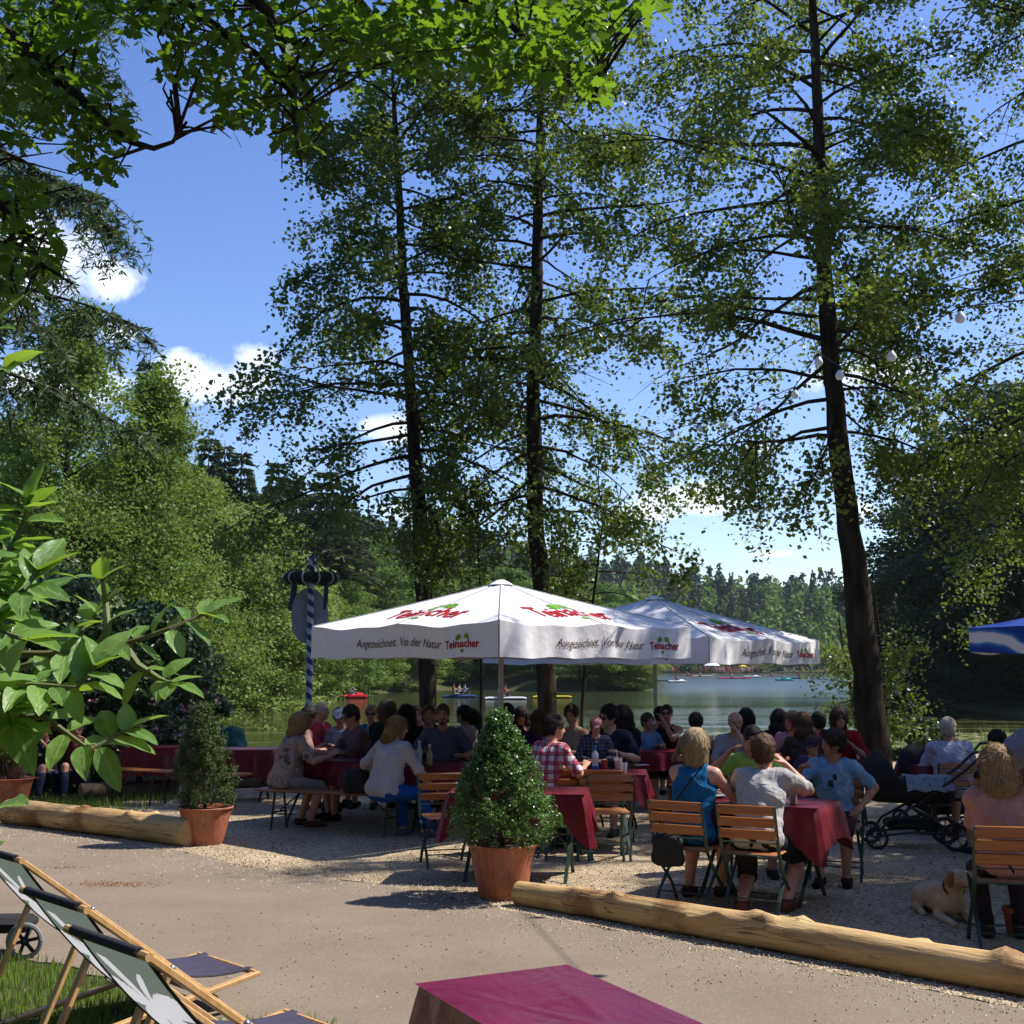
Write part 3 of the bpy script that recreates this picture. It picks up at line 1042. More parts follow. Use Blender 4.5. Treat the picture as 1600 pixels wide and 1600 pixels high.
# ------------------------------------------------------------------ world, sun, camera
def build_world():
    w = bpy.data.worlds.new('World')
    SC.world = w
    w.use_nodes = True
    t = NT.__new__(NT)
    t.t = w.node_tree
    t.t.nodes.clear()
    out = t.n('ShaderNodeOutputWorld')
    bg = t.n('ShaderNodeBackground')
    sky = t.n('ShaderNodeTexSky', sky_type='NISHITA')
    sky.sun_disc = False
    sky.sun_elevation = SUN_EL
    sky.sun_rotation = math.atan2(SUN_AZ[0], SUN_AZ[1])
    sky.altitude = 300
    sky.air_density = 1.0
    sky.dust_density = .6
    sky.ozone_density = 2.2
    dirv = t.n('ShaderNodeTexCoord').outputs['Generated']
    sep = t.n('ShaderNodeSeparateXYZ')
    t.l(dirv, sep.inputs[0])
    az = t.math('ARCTAN2', sep.outputs[0], sep.outputs[1])
    el = t.math('ARCSINE', sep.outputs[2])
    # cumulus puffs: azimuth, elevation, half-width, half-height (radians)
    clouds = []
    for px, py, wx, wy, k in [(178, 440, 50, 32, 1), (60, 400, 90, 75, 1), (90, 600, 120, 40, .9), (170, 520, 45, 18, .75), (340, 598, 105, 42, 1), (290, 585, 55, 38, 1), (395, 560, 45, 30, .55),
                              (620, 672, 60, 26, .8), (660, 800, 70, 22, .9), (1400, 580, 75, 30, 1), (1310, 590, 60, 26, .9), (1075, 780, 85, 34, 1), (1030, 800, 80, 22, .9), (1352, 797, 24, 16, .95),
                              (1205, 866, 40, 6, .5), (1140, 862, 22, 8, .4), (1190, 700, 30, 9, .55), (1545, 700, 60, 30, .8), (-300, 500, 200, 70, 1), (-700, 300, 180, 80, 1), (2100, 450, 220, 80, 1), (2700, 200, 300, 110, 1)]:
        d = ray(px, py).normalized()
        clouds.append((math.atan2(d.x, d.y), math.asin(d.z), wx / F, wy / F, k))
    best = None
    for a, e, wx, wy, k in clouds:
        dx = t.math('MULTIPLY', t.math('SUBTRACT', az, a), 1 / wx)
        dy = t.math('MULTIPLY', t.math('SUBTRACT', el, e), 1 / wy)
        r = t.math('SQRT', t.math('ADD', t.math('MULTIPLY', dx, dx), t.math('MULTIPLY', dy, dy)))
        v = t.math('MULTIPLY', t.math('SUBTRACT', 1.15, r), k)
        best = v if best is None else t.math('SMOOTH_MAX', best, v, .15)
    n1 = t.noise(dirv, 22, 7, .62, .3)
    n2 = t.noise(dirv, 7, 3, .5)
    v = t.math('ADD', best, t.math('MULTIPLY', t.math('SUBTRACT', n1, .5), 2.3))
    v = t.math('ADD', v, t.math('MULTIPLY', t.math('SUBTRACT', n2, .5), .6))
    mask = t.math('MULTIPLY', t.ramp(v, [(.12, 0.0), (.45, .45), (.95, 1.0)]), t.ramp(best, [(.0, 0.0), (.12, 1.0)]))
    shade = t.mix(t.ramp(t.noise(dirv, 35, 5, .6), [(.3, 0.0), (.7, 1.0)]), (11, 11.2, 11.6), (8.2, 8.8, 9.8))
    hsv = t.n('ShaderNodeHueSaturation')
    hsv.inputs['Saturation'].default_value = SKY_SAT
    hsv.inputs['Value'].default_value = SKY_VAL
    hsv.inputs['Hue'].default_value = .514
    t.l(sky.outputs[0], hsv.inputs['Color'])
    col = t.mix(mask, hsv.outputs[0], shade)
    t.l(col, bg.inputs[0])
    bg.inputs[1].default_value = .1
    t.l(bg.outputs[0], out.inputs[0])


SKY_SAT, SKY_VAL = 1.2, 1.34
build_world()
sun = bpy.data.lights.new('sun', 'SUN')
sun.energy = 5.0
sun.angle = R(.53)
sun.color = (1.0, .94, .85)
so = bpy.data.objects.new('sun', sun)
C.objects.link(so)
sd = Vector((SUN_AZ[0], SUN_AZ[1], 0)).normalized() * cos(SUN_EL) + Vector((0, 0, sin(SUN_EL)))
so.rotation_euler = sd.to_track_quat('Z', 'Y').to_euler()
so.location = sd * 50
cam = bpy.data.cameras.new('camera')
cam.sensor_width = 36
cam.lens = 36 * F / 1600
cam.clip_end = 4000
cam.clip_start = .05
co_ = bpy.data.objects.new('camera', cam)
C.objects.link(co_)
co_.location = (0, 0, H)
co_.rotation_euler = (R(90) + PITCH, 0, 0)
SC.camera = co_
SC.view_settings.view_transform = 'Standard'
SC.view_settings.look = 'None'
SC.view_settings.exposure = 0.0
SC.view_settings.gamma = 1.0
SC.cycles.max_bounces = 7
SC.cycles.diffuse_bounces = 3
SC.cycles.glossy_bounces = 3
SC.cycles.transmission_bounces = 4
SC.cycles.transparent_max_bounces = 6
SC.cycles.volume_bounces = 0
SC.cycles.caustics_reflective = False
SC.cycles.caustics_refractive = False
SC.cycles.use_denoising = True
SC.cycles.sample_clamp_indirect = 6

# ------------------------------------------------------------------ ground
LAKE = np.array([(-16, 30), (-9, 29.4), (0, 29), (10, 28.6), (20, 28.4), (32, 30), (33, 45), (31, 70), (34, 95), (42, 125), (55, 165), (78, 250), (128, 430), (52, 440), (36, 330), (21, 205), (17, 156), (9, 147), (0, 152), (-6, 160), (-14, 142), (-19, 121), (-25, 103), (-26, 80), (-21, 50)], dtype=np.float64)
WZ = -1.45


def lake_sd(X, Y):
    """positive outside the lake"""
    P = np.stack([X, Y], -1)
    d = np.full(X.shape, 1e9)
    inside = np.zeros(X.shape, bool)
    n = len(LAKE)
    for i in range(n):
        a, b = LAKE[i], LAKE[(i + 1) % n]
        ab = b - a
        t = np.clip(((P - a) @ ab) / (ab @ ab), 0, 1)
        q = P - a - t[..., None] * ab
        d = np.minimum(d, np.sqrt((q * q).sum(-1)))
        c = ((a[1] > Y) != (b[1] > Y)) & (X < (b[0] - a[0]) * (Y - a[1]) / (b[1] - a[1] + 1e-12) + a[0])
        inside ^= c
    return np.where(inside, -d, d)


def height(X, Y):
    sd_ = lake_sd(X, Y)
    hum = np.sin(X * .045 + 1.3) * np.cos(Y * .04) * .5 + np.sin(X * .013 + Y * .017) * .8
    near = np.minimum(0, WZ + np.maximum(sd_, 0) * .85)
    k = np.where(X < 15, .17, .05)
    far = WZ + .25 + np.minimum(np.maximum(sd_, 0) * k, 30) + hum * np.clip(sd_ / 25, 0, 1) * 1.2
    far = np.where(Y > 300, WZ + .25 + np.minimum(np.maximum(sd_, 0) * .32, 24 + 15 * np.clip((110 - X) / 90, 0, 1.6)) + hum * np.clip(sd_ / 25, 0, 1), far)
    w = np.clip((Y - 33) / 14, 0, 1)
    w = w * w * (3 - 2 * w)
    w = np.where((X > -14), w, w)
    z = near * (1 - w) + far * w
    wet = WZ - np.minimum(np.maximum(-sd_, 0) * .3, 1.4)
    return np.where(sd_ < 0, wet, z)


def hz(x, y):
    return float(height(np.array([x], float), np.array([y], float))[0])


gx = np.concatenate([-np.geomspace(420, 31, 34), np.linspace(-30, 34, 100), np.geomspace(35.5, 420, 40)])
gy = np.concatenate([np.linspace(-44, 60, 130), np.linspace(62, 200, 70), np.geomspace(204, 900, 46)])
GX, GY = np.meshgrid(gx, gy, indexing='ij')
GZ = height(GX, GY)
mb = MB()
mb.grid(np.stack([GX, GY, GZ], -1).transpose(1, 0, 2))
m = bpy.data.materials.new('ground_soil')
t = NT(m)
p_ = t.pos()
col = t.mix(t.ramp(t.noise(p_, .5, 5), [(.35, 0.0), (.65, 1.0)]), (.050, .075, .018), (.075, .075, .035))
col = t.mix(t.ramp(t.noise(p_, 6, 4), [(.4, 0.0), (.7, 1.0)]), col, (.045, .04, .022))
t.bsdf(col, .95, t.bump(t.noise(p_, 25, 4), .6, .03), .1)
tag(mb.build('ground', m), kind='structure')

# water
mb = MB()
wx = np.array([-60, 160.])
mb.add([(-60, 26, WZ + .02), (170, 26, WZ + .02), (170, 480, WZ + .02), (-60, 480, WZ + .02)], [np.array([[0, 1, 2, 3]])])
m = bpy.data.materials.new('lake_water')
t = NT(m)
p_ = t.pos()
mp = t.n('ShaderNodeMapping')
t.l(p_, mp.inputs[0])
mp.inputs['Scale'].default_value = (.35, 1, 1)
n1 = t.noise(mp.outputs[0], 2.6, 5, .6)
n2 = t.noise(mp.outputs[0], .09, 3, .5)
sepw = t.n('ShaderNodeSeparateXYZ')
t.l(p_, sepw.inputs[0])
ruf = t.math('MULTIPLY', t.ramp(t.math('MULTIPLY', sepw.outputs[1], .0033), [(.3, .06), (.65, .26)]), 1.0)
amp = t.math('ADD', t.ramp(t.math('MULTIPLY', sepw.outputs[1], .0033), [(.40, .0), (.66, .30)]), t.math('MULTIPLY', t.ramp(n2, [(.45, 0.0), (.6, 1.0)]), .10))
b = t.n('ShaderNodeBump')
b.inputs['Distance'].default_value = .12
t.l(t.math('ADD', amp, .06), b.inputs['Strength'])
t.l(n1, b.inputs['Height'])
scum = t.ramp(t.noise(mp.outputs[0], .55, 6, .7), [(.50, 0.0), (.60, 1.0)])
nearw = t.ramp(t.math('MULTIPLY', sepw.outputs[1], .01), [(.45, 1.0), (.95, 0.0)])
sc_f = t.math('MULTIPLY', t.math('MULTIPLY', scum, nearw), .55)
pw = t.bsdf(t.mix(sc_f, (.030, .036, .012), (.20, .19, .075)), t.mix(sc_f, ruf, (.6, .6, .6)), b.outputs[0], .5)
pw.inputs['IOR'].default_value = 1.33
tag(mb.build('water', m, smooth=False), kind='structure')

# the log line that parts path and gravel
LL = [G(-700, 1228), G(0, 1292), G(150, 1312), G(285, 1332), G(420, 1362), G(560, 1378), G(700, 1402), G(790, 1424), G(1000, 1462), G(1300, 1520), G(1620, 1582), G(2300, 1690)]


def wobble_line(pts, amp, step=.12):
    out = []
    for a, b in zip(pts[:-1], pts[1:]):
        n = max(1, int((b - a).length / step))
        for i in range(n):
            q = a.lerp(b, i / n)
            out.append(Vector((q.x + U(-amp, amp), q.y + U(-amp, amp), 0)))
    out.append(pts[-1])
    return out


def sheet(name, ring, z, m, kind='structure'):
    import mathutils.geometry as mg
    V = [(p.x, p.y, z) for p in ring]
    tri = mg.tessellate_polygon([[Vector(v) for v in V]])
    me = bpy.data.meshes.new(name)
    me.from_pydata(V, [], [tuple(x) for x in tri])
    me.update()
    for p in me.polygons:
        if p.normal.z < 0: p.flip() if hasattr(p, 'flip') else None
    o = link(name, me, m)
    return tag(o, kind=kind)


m = bpy.data.materials.new('gravel_pale')
t = NT(m)
p_ = t.pos()
v1 = t.n('ShaderNodeTexVoronoi', feature='F1')
t.l(p_, v1.inputs['Vector'])
v1.inputs['Scale'].default_value = 55
sepc = t.n('ShaderNodeSeparateColor')
t.l(v1.outputs['Color'], sepc.inputs[0])
c0 = t.ramp(sepc.outputs[0], [(0.0, (.21, .145, .085)), (.3, (.45, .34, .21)), (.7, (.57, .45, .29)), (1.0, (.72, .62, .47))])
big = t.ramp(t.noise(p_, .8, 5, .6), [(.35, .72), (.65, 1.06)])
c1 = t.mix(1.0, c0, big, 'MULTIPLY')
sp_ = t.ramp(t.noise(p_, 14, 3, .7), [(.60, 0.0), (.68, 1.0)])
c1 = t.mix(t.math('MULTIPLY', sp_, .55), c1, (.09, .06, .035))
h_ = t.math('SUBTRACT', t.ramp(t.noise(p_, 3, 3), [(.3, 0.0), (.7, 1.0)]), t.math('MULTIPLY', v1.outputs['Distance'], 1.2))
t.bsdf(c1, .92, t.bump(h_, .9, .018), .15)
m_gravel = m
edge = wobble_line(LL, .035)
ring = edge + [Vector((16, 6, 0)), Vector((16, 26.4, 0))] + wobble_line([Vector((16, 26.4, 0)), Vector((-3.4, 26.9, 0)), Vector((-4.2, 22.5, 0)), Vector((-5.2, 19.2, 0)), Vector((-5.4, 16.4, 0)), Vector((-14, 15.8, 0))], .12, .3)
sheet('gravel', ring, .004, m_gravel)

m = bpy.data.materials.new('path_fines')
t = NT(m)
p_ = t.pos()
n1 = t.noise(p_, 190, 2, .6)
n2 = t.noise(p_, 1.1, 6, .6)
n3 = t.noise(p_, 11, 4, .7)
c0 = t.mix(t.ramp(n2, [(.3, 0.0), (.7, 1.0)]), (.195, .155, .118), (.24, .195, .150))
c0 = t.mix(t.math('MULTIPLY', t.ramp(n1, [(.35, 1.0), (.5, 0.0)]), .4), c0, (.12, .095, .07))
c0 = t.mix(t.ramp(n1, [(.64, 0.0), (.72, 1.0)]), c0, (.48, .42, .33))
c0 = t.mix(t.math('MULTIPLY', t.ramp(n3, [(.66, 0.0), (.74, 1.0)]), .5), c0, (.13, .07, .035))
mpp = t.n('ShaderNodeMapping')
t.l(p_, mpp.inputs[0])
mpp.inputs['Rotation'].default_value = (0, 0, R(32))
mpp.inputs['Scale'].default_value = (.6, 1.6, 1)
c0 = t.mix(t.math('MULTIPLY', t.ramp(t.noise(mpp.outputs[0], 1.1, 6, .65), [(.42, 1.0), (.55, 0.0)]), .14), c0, (.13, .10, .075))
c0 = t.mix(t.math('MULTIPLY', t.ramp(t.noise(p_, 45, 3, .7), [(.58, 0.0), (.66, 1.0)]), .4), c0, (.36, .30, .23))
t.bsdf(c0, .93, t.bump(t.math('ADD', n1, t.math('MULTIPLY', n3, .5)), .55, .006), .15)
m_path = m
GE = [G(-900, 1440), G(0, 1492), G(110, 1512), G(240, 1560), G(330, 1600), Vector((-.95, 5.0, 0)), Vector((-.9, 2, 0)), Vector((-.7, -9, 0))]
ring = wobble_line(LL, .05)[::-1] + wobble_line(GE, .04) + [Vector((14, -9, 0))]
sheet('path', ring, .008, m_path)

# loose stones along the seam between path and gravel, and fallen bits
def stones(name, P, size, m):
    T = (np.array([(-.5, -.4, 0), (.5, -.35, 0), (.42, .45, 0), (-.4, .4, 0), (0, 0, .42)]), [[0, 1, 4], [1, 2, 4], [2, 3, 4], [3, 0, 4]])
    n = len(P)
    a = rng.uniform(0, 6.28, n)
    x = np.stack([np.cos(a), np.sin(a), 0 * a], 1)
    y = np.stack([-np.sin(a), np.cos(a), 0 * a], 1) * rng.uniform(.6, 1, (n, 1))
    z = np.tile([0, 0, 1.], (n, 1))
    V, polys = scatter(P, size, T, frames=(x, y, z))
    o = link(name, mesh_np(name, V, polys, False), m)
    return tag(o, kind='stuff')


def stone_mat(name, stops):
    if name in MATS: return MATS[name]
    m = bpy.data.materials.new(name)
    t = NT(m)
    r_ = t.n('ShaderNodeNewGeometry').outputs['Random Per Island']
    t.bsdf(t.ramp(r_, stops), .9, None, .2)
    MATS[name] = m
    return m


pp = []
for a, b in zip(LL[:-1], LL[1:]):
    L_ = (b - a).length
    k = int(L_ * 520)
    tt = rng.uniform(0, 1, k)
    base = np.array([(a.lerp(b, float(q)).x, a.lerp(b, float(q)).y) for q in tt])
    nn = Vector((b.y - a.y, a.x - b.x)).normalized()
    off = -np.abs(rng.normal(size=k)) * .28 * (-1 if nn.y > 0 else 1)
    off = off * np.where(rng.uniform(size=k) < .3, -1, 1)
    base = base + np.array([[nn.x, nn.y]]) * off[:, None]
    pp.append(base)
pp = np.concatenate(pp)
stones('pebbles', np.c_[pp, np.full(len(pp), .009)], rng.uniform(.008, .02, len(pp)), stone_mat('pebble', [(0, (.22, .16, .10)), (.5, (.42, .34, .24)), (1, (.62, .56, .46))]))
k = 9000
q = np.stack([rng.uniform(-5, 7, k), rng.uniform(8.0, 19, k)], 1)
q = q[(q[:, 1] > 9.9 - .33 * q[:, 0])]
stones('gravel_chips', np.c_[q, np.full(len(q), .005)], rng.uniform(.010, .028, len(q)), stone_mat('chip', [(0, (.05, .035, .025)), (.25, (.20, .15, .10)), (.6, (.42, .35, .26)), (1, (.6, .55, .46))]))
k = 900
q = np.stack([rng.uniform(-4, 4, k), rng.uniform(5.5, 9.5, k)], 1)
stones('path_litter', np.c_[q, np.full(len(q), .009)], rng.uniform(.005, .018, len(q)), stone_mat('litter', [(0, (.06, .04, .02)), (.5, (.2, .12, .06)), (1, (.5, .45, .36))]))

for px, py, k, sp_ in ((180, 1383, 420, .10), (105, 1357, 80, .05), (410, 1352, 120, .12), (600, 1470, 60, .25), (1120, 1530, 60, .3)):
    c = G(px, py)
    q = np.c_[c.x + rng.normal(size=k) * sp_ * 1.8, c.y + rng.normal(size=k) * sp_ * .8, np.full(k, .009)]
    stones('leaf_litter', q, rng.uniform(.006, .016, k), stone_mat('brown_bits', [(0, (.10, .035, .012)), (.6, (.24, .10, .04)), (1, (.34, .2, .1))]))

# grass
def grass(name, P, hh, m, wd=.006, lean=.45):
    n = len(P)
    a = rng.uniform(0, 6.28, n)
    ln = rng.uniform(.05, lean, n)
    dx = np.stack([np.cos(a), np.sin(a)], 1)
    hh = hh * rng.uniform(.5, 1.25, n)
    w = wd * rng.uniform(.7, 1.3, n)
    px = np.stack([-dx[:, 1], dx[:, 0]], 1) * w[:, None]
    V = np.zeros((n, 5, 3))
    V[:, 0, :2] = P[:, :2] - px
    V[:, 1, :2] = P[:, :2] + px
    V[:, 2, :2] = P[:, :2] + dx * (hh * ln * .35)[:, None] + px * .8
    V[:, 3, :2] = P[:, :2] + dx * (hh * ln * .35)[:, None] - px * .8
    V[:, 4, :2] = P[:, :2] + dx * (hh * ln)[:, None]
    V[:, :, 2] = P[:, 2:3] + hh[:, None] * np.array([0, 0, .55, .55, 1])[None]
    i = np.arange(n)[:, None] * 5
    o = link(name, mesh_np(name, V.reshape(-1, 3), [i + np.array([[0, 1, 2, 3]]), i + np.array([[3, 2, 4]])], True), m)
    return tag(o, kind='stuff')


m_grass = leaf_mat('grass_blade', (.06, .13, .015), (.15, .22, .035), (.3, .45, .04), .35, .5, .4, 3)
k = 26000
q = np.stack([rng.uniform(-4.5, -.9, k), rng.uniform(4.2, 8.3, k)], 1)
e = np.array([(p.x, p.y) for p in (G(-900, 1440), G(0, 1492), G(110, 1512), G(240, 1560), G(330, 1600))])
ey = np.interp(q[:, 0], e[:, 0], e[:, 1])
q = q[(q[:, 1] < ey + rng.normal(size=k) * .05) & (rng.uniform(size=k) < np.clip((ey - q[:, 1]) * 2.2 + .35, 0, 1))]
grass('grass', np.c_[q, np.zeros(len(q))], .07, m_grass, .0035)
k = 6000
q = np.stack([rng.uniform(-9, -4.6, k), rng.uniform(14.9, 17.5, k)], 1)
q = q[rng.uniform(size=k) < .5 + .5 * np.sin(q[:, 0] * 3) * np.sin(q[:, 1] * 2.4)]
grass('lawn_grass', np.c_[q, np.zeros(len(q))], .12, m_grass, .007)
m_reed = leaf_mat('reed_blade', (.10, .19, .035), (.22, .30, .07), (.3, .42, .07), .35, .5, .3, .5)
k = 5200
q = np.stack([rng.uniform(1, 22, k), rng.uniform(27.6, 32.0, k)], 1)
q = q[rng.uniform(size=k) < .35 + .65 * (np.sin(q[:, 0] * 1.9) * np.sin(q[:, 0] * .7 + 1) > -.1)]
grass('reeds', np.c_[q, np.where(q[:, 1] < 29, -.6, WZ)], .95, m_reed, .014, .3)
k = 2600
q = np.stack([rng.uniform(11, 30, k), rng.uniform(30, 44, k)], 1)
grass('sparse_reeds', np.c_[q, np.full(len(q), WZ)], .75, m_reed, .016, .4)
k = 5000
q = np.stack([rng.uniform(-24, -15, k), rng.uniform(88, 112, k)], 1)
sdq = lake_sd(q[:, 0], q[:, 1])
q = q[(sdq > -4.5) & (sdq < 1)]
grass('bank_reeds', np.c_[q, np.full(len(q), WZ - .1)], 1.0, m_reed, .05, .3)
# lily pads in a band off the right of the terrace
k = 7000
q = np.stack([rng.uniform(9, 34, k), rng.uniform(33, 60, k) ** 1.0], 1)
q = q[(rng.uniform(size=k) < np.clip((q[:, 1] - 34) / 8, .15, 1)) & (lake_sd(q[:, 0], q[:, 1]) < -.5) & (q[:, 0] > 9 + 5 * np.sin(q[:, 1] * .4))]
hexa = (np.array([(cos(a_), sin(a_), .0) for a_ in np.linspace(.2, 6.0, 8)]), [list(range(8))])
z = np.tile([0, 0, 1.], (len(q), 1)) + rng.normal(size=(len(q), 3)) * .035
x = np.tile([1, 0, 0.], (len(q), 1)) + rng.normal(size=(len(q), 3)) * .6
x = x - (x * z).sum(1, keepdims=True) * z / (z * z).sum(1, keepdims=True)
x /= np.linalg.norm(x, axis=1, keepdims=True)
V, polys = scatter(np.c_[q, np.full(len(q), WZ + .05)], rng.uniform(.08, .24, len(q)), hexa, frames=(x, np.cross(z, x), z))
tag(link('lily_pads', mesh_np('lily_pads', V, polys, False), leaf_mat('lily', (.14, .14, .045), (.26, .24, .09), (.2, .2, .05), .1, .45, .3, 1)), kind='stuff')

SC.view_settings.exposure = .58

# ------------------------------------------------------------------ furniture
def chair(label, loc, rz, group='folding beer garden chairs', src=[None]):
    """seat looks along local +Y, back rest at -Y"""
    if src[0] is not None:
        return copy_tree(src[0], label, loc, rz, group=group)
    r = thing('folding_chair', label, 'chair', loc, rz, group)
    w = .215
    mb = MB()
    for i, z in enumerate((.60, .69, .78)):
        y = -.215 - (z - .45) * .26
        mb.box((0, y, z), (.43, .018, .072), Matrix.Rotation(R(-14), 3, 'X'), .02)
    mb.build('backrest', wood_chair, r)
    mb = MB()
    for i in range(6): mb.box((0, -.17 + i * .066, .445), (.42, .052, .02), None, .012)
    mb.build('seat', wood_chair, r)
    for s in (-1, 1):
        mb = MB()
        x = s * w
        # long leg: from the top of the back down to the front foot, gently bowed
        P_ = [(x, -.31, .81), (x, -.245, .60), (x, -.19, .44), (x, -.05, .27), (x, .10, .14), (x, .19, .0)]
        for a, b in zip(P_[:-1], P_[1:]): mb.bar(a, b, .026, .007, (1, 0, 0))
        mb.build('leg', green_metal, r)
        mb = MB()
        x = s * (w - .018)
        P_ = [(x, .19, .435), (x, .10, .33), (x, -.04, .22), (x, -.17, .11), (x, -.23, .0)]
        for a, b in zip(P_[:-1], P_[1:]): mb.bar(a, b, .026, .007, (1, 0, 0))
        mb.build('leg', green_metal, r)
    mb = MB()
    for y_, z_ in ((.12, .115), (-.16, .115), (-.2, .44), (-.228, .535)):
        mb = MB()
        mb.tube([(-w, y_, z_), (w, y_, z_)], .006, 6)
        mb.build('cross_rod', green_metal, r)
    src[0] = r
    return r


def drape(L, Wd, drop, seed=0, fold=.035, corner=.12, n=36, flare=.04):
    """tablecloth over a L x Wd top, local origin at the centre of the top"""
    rg = np.random.default_rng(seed)
    rad = .03
    per = []
    cw = []
    hx, hy = L / 2, Wd / 2
    segs = [((-hx + rad, -hy), (hx - rad, -hy), (0, -1)), ((hx, -hy + rad), (hx, hy - rad), (1, 0)), ((hx - rad, hy), (-hx + rad, hy), (0, 1)), ((-hx, hy - rad), (-hx, -hy + rad), (-1, 0))]
    for a, b, nn in segs:
        m = int(n * (L if nn[1] else Wd)) + 6
        for t_ in np.linspace(0, 1, m):
            x, y = a[0] + (b[0] - a[0]) * t_, a[1] + (b[1] - a[1]) * t_
            dl = min(t_, 1 - t_) * (L if nn[1] else Wd)
            c = math.exp(-(dl / .09) ** 2)
            o = np.array(nn, float)
            if t_ < .5: o2 = {(0, -1): (-1, 0), (1, 0): (0, -1), (0, 1): (1, 0), (-1, 0): (0, 1)}[nn]
            else: o2 = {(0, -1): (1, 0), (1, 0): (0, 1), (0, 1): (-1, 0), (-1, 0): (0, -1)}[nn]
            o = o + np.array(o2, float) * c * .8
            per.append((x, y, o[0], o[1]))
            cw.append(c)
    per = np.array(per)
    cw = np.array(cw)
    m = len(per)
    s_ = np.arange(m) / m * 2 * pi
    ph = rg.uniform(0, 6.28, 4)
    fd = .5 * np.sin(s_ * 9 + ph[0]) + .35 * np.sin(s_ * 17 + ph[1]) + .25 * np.sin(s_ * 29 + ph[2])
    rows = []
    K = 10
    dr = drop * (1 + .08 * np.sin(s_ * 2 + ph[3])) + corner * cw
    for k in range(K + 1):
        u = k / K
        off = .008 * min(1, u * 6) + (flare * u + fold * fd * u ** .8) * (1 - cw * .3) + cw * .05 * u
        rows.append(np.stack([per[:, 0] + per[:, 2] * off, per[:, 1] + per[:, 3] * off, -dr * u - (.004 if u > 0 else 0)], 1))
    mb = MB()
    mb.grid(np.array(rows)[::-1], wrap=True)
    # the top as a gently creased sheet
    a = 60
    X = np.linspace(-1, 1, a)
    top = np.zeros((a, a, 3))
    for i, u in enumerate(X):
        for j, v in enumerate(X):
            top[i, j] = (u * (hx + .004), v * (hy + .004), (.0035 * sin(u * 5 + ph[0]) * cos(v * 4 + ph[1]) + .0035 * math.exp(-((u * .9 - v * .35 - .2) / .07) ** 2) + .003 * math.exp(-((u + v * .8 + .1) / .06) ** 2) + .0025 * math.exp(-((v - .33) / .04) ** 2)) * (1 - u * u) * (1 - v * v))
    mb.grid(top.transpose(1, 0, 2))
    return mb


def table(label, clabel, c, rz, L=1.1, Wd=.7, drop=.26, seed=0, corner=.12, group=None, metal=None, cgroup=None, cm=None, wood=False):
    """c: world position of the centre of the top (z = height of the top)"""
    hgt = c[2]
    r = thing('folding_table', label, 'table', (c[0], c[1], 0), rz, group)
    mb = MB()
    mb.box((0, 0, hgt - .018), (L - .02, Wd - .02, .024), None, .006)
    mb.build('tabletop', bench_wood, r)
    mt = metal or green_metal
    for sx in (-1, 1):
        x = sx * (L / 2 - .16)
        for sy in (-1, 1):
            mb = MB()
            P_ = [(x, -sy * (Wd / 2 - .08), hgt - .04), (x, -sy * .12, hgt * .62), (x + .01, sy * .10, hgt * .35), (x + .012 * sy, sy * (Wd / 2 - .04), 0)]
            for a, b in zip(P_[:-1], P_[1:]): mb.bar(a, b, .032, .01, (1, 0, 0))
            mb.build('leg', mt, r)
    mb = MB()
    mb.tube([(-L / 2 + .16, .02, hgt * .5), (L / 2 - .16, .02, hgt * .5)], .008, 6)
    mb.build('cross_rod', mt, r)
    if clabel:
        o = drape(L, Wd, drop, seed, corner=corner).build('tablecloth', cm or m_cloth_red, None)
        o.location = (c[0], c[1], hgt)
        o.rotation_euler = (0, 0, rz)
        tag(o, clabel, 'tablecloth', cgroup)
    return r


def bench(label, a, b, seat=.46, group='beer benches', w=.26):
    a, b = Vector(a), Vector(b)
    c = (a + b) / 2
    L = (b - a).length
    rz = math.atan2(b.y - a.y, b.x - a.x)
    r = thing('beer_bench', label, 'bench', (c.x, c.y, 0), rz, group)
    mb = MB()
    mb.box((0, 0, seat - .013), (L, w, .026), None, .01)
    mb.build('seat', bench_wood, r)
    for sx in (-1, 1):
        x = sx * (L / 2 - .28)
        for sy in (-1, 1):
            mb = MB()
            mb.tube([(x, sy * .09, seat - .03), (x + .02 * sy, sy * .13, .0)], .013, 6)
            mb.build('leg', dark_metal, r)
        mb = MB()
        mb.tube([(x, -.11, .2), (x, .11, .2)], .009, 6)
        mb.tube([(x, 0, .2), (x - sx * .28, 0, seat - .03)], .009, 6)
        mb.build('brace', dark_metal, r)
    return r


TBL = .74
# front right table, its long side turned a little to the left
def table_px(p_near, p_left, z=TBL):
    return G(*p_near, z), G(*p_left, z)


ang1 = R(-30)
nr = G(1276, 1263, .76)                      # near right corner
ux, uy = Vector((cos(ang1), sin(ang1), 0)), Vector((-sin(ang1), cos(ang1), 0))
c1_ = nr - ux * .56 + uy * .35
c1_.z = .76
table('folding table of the group in front, with two occupied chairs on its near side', 'dark wine red cloth on the table of the boy in the light blue shirt', c1_, ang1, 1.12, .70, .26, 3, .14, 'cloth covered folding tables')

# sunlit table behind
ang2 = math.atan2(-.10, .99)
nr = G(990, 1211, .75)
ux2, uy2 = Vector((cos(ang2), sin(ang2), 0)), Vector((-sin(ang2), cos(ang2), 0))
c2_ = nr - ux2 * .38 + uy2 * .40 + Vector((0.06, 0, 0))
c2_ = nr - ux2 * .42 + uy2 * .36
c2_.z = .75
table('folding table of the man with sunglasses', 'bright red sunlit cloth on the table with the water bottle and plastic cup', c2_, ang2, 1.1, .68, .22, 5, .14, 'cloth covered folding tables')
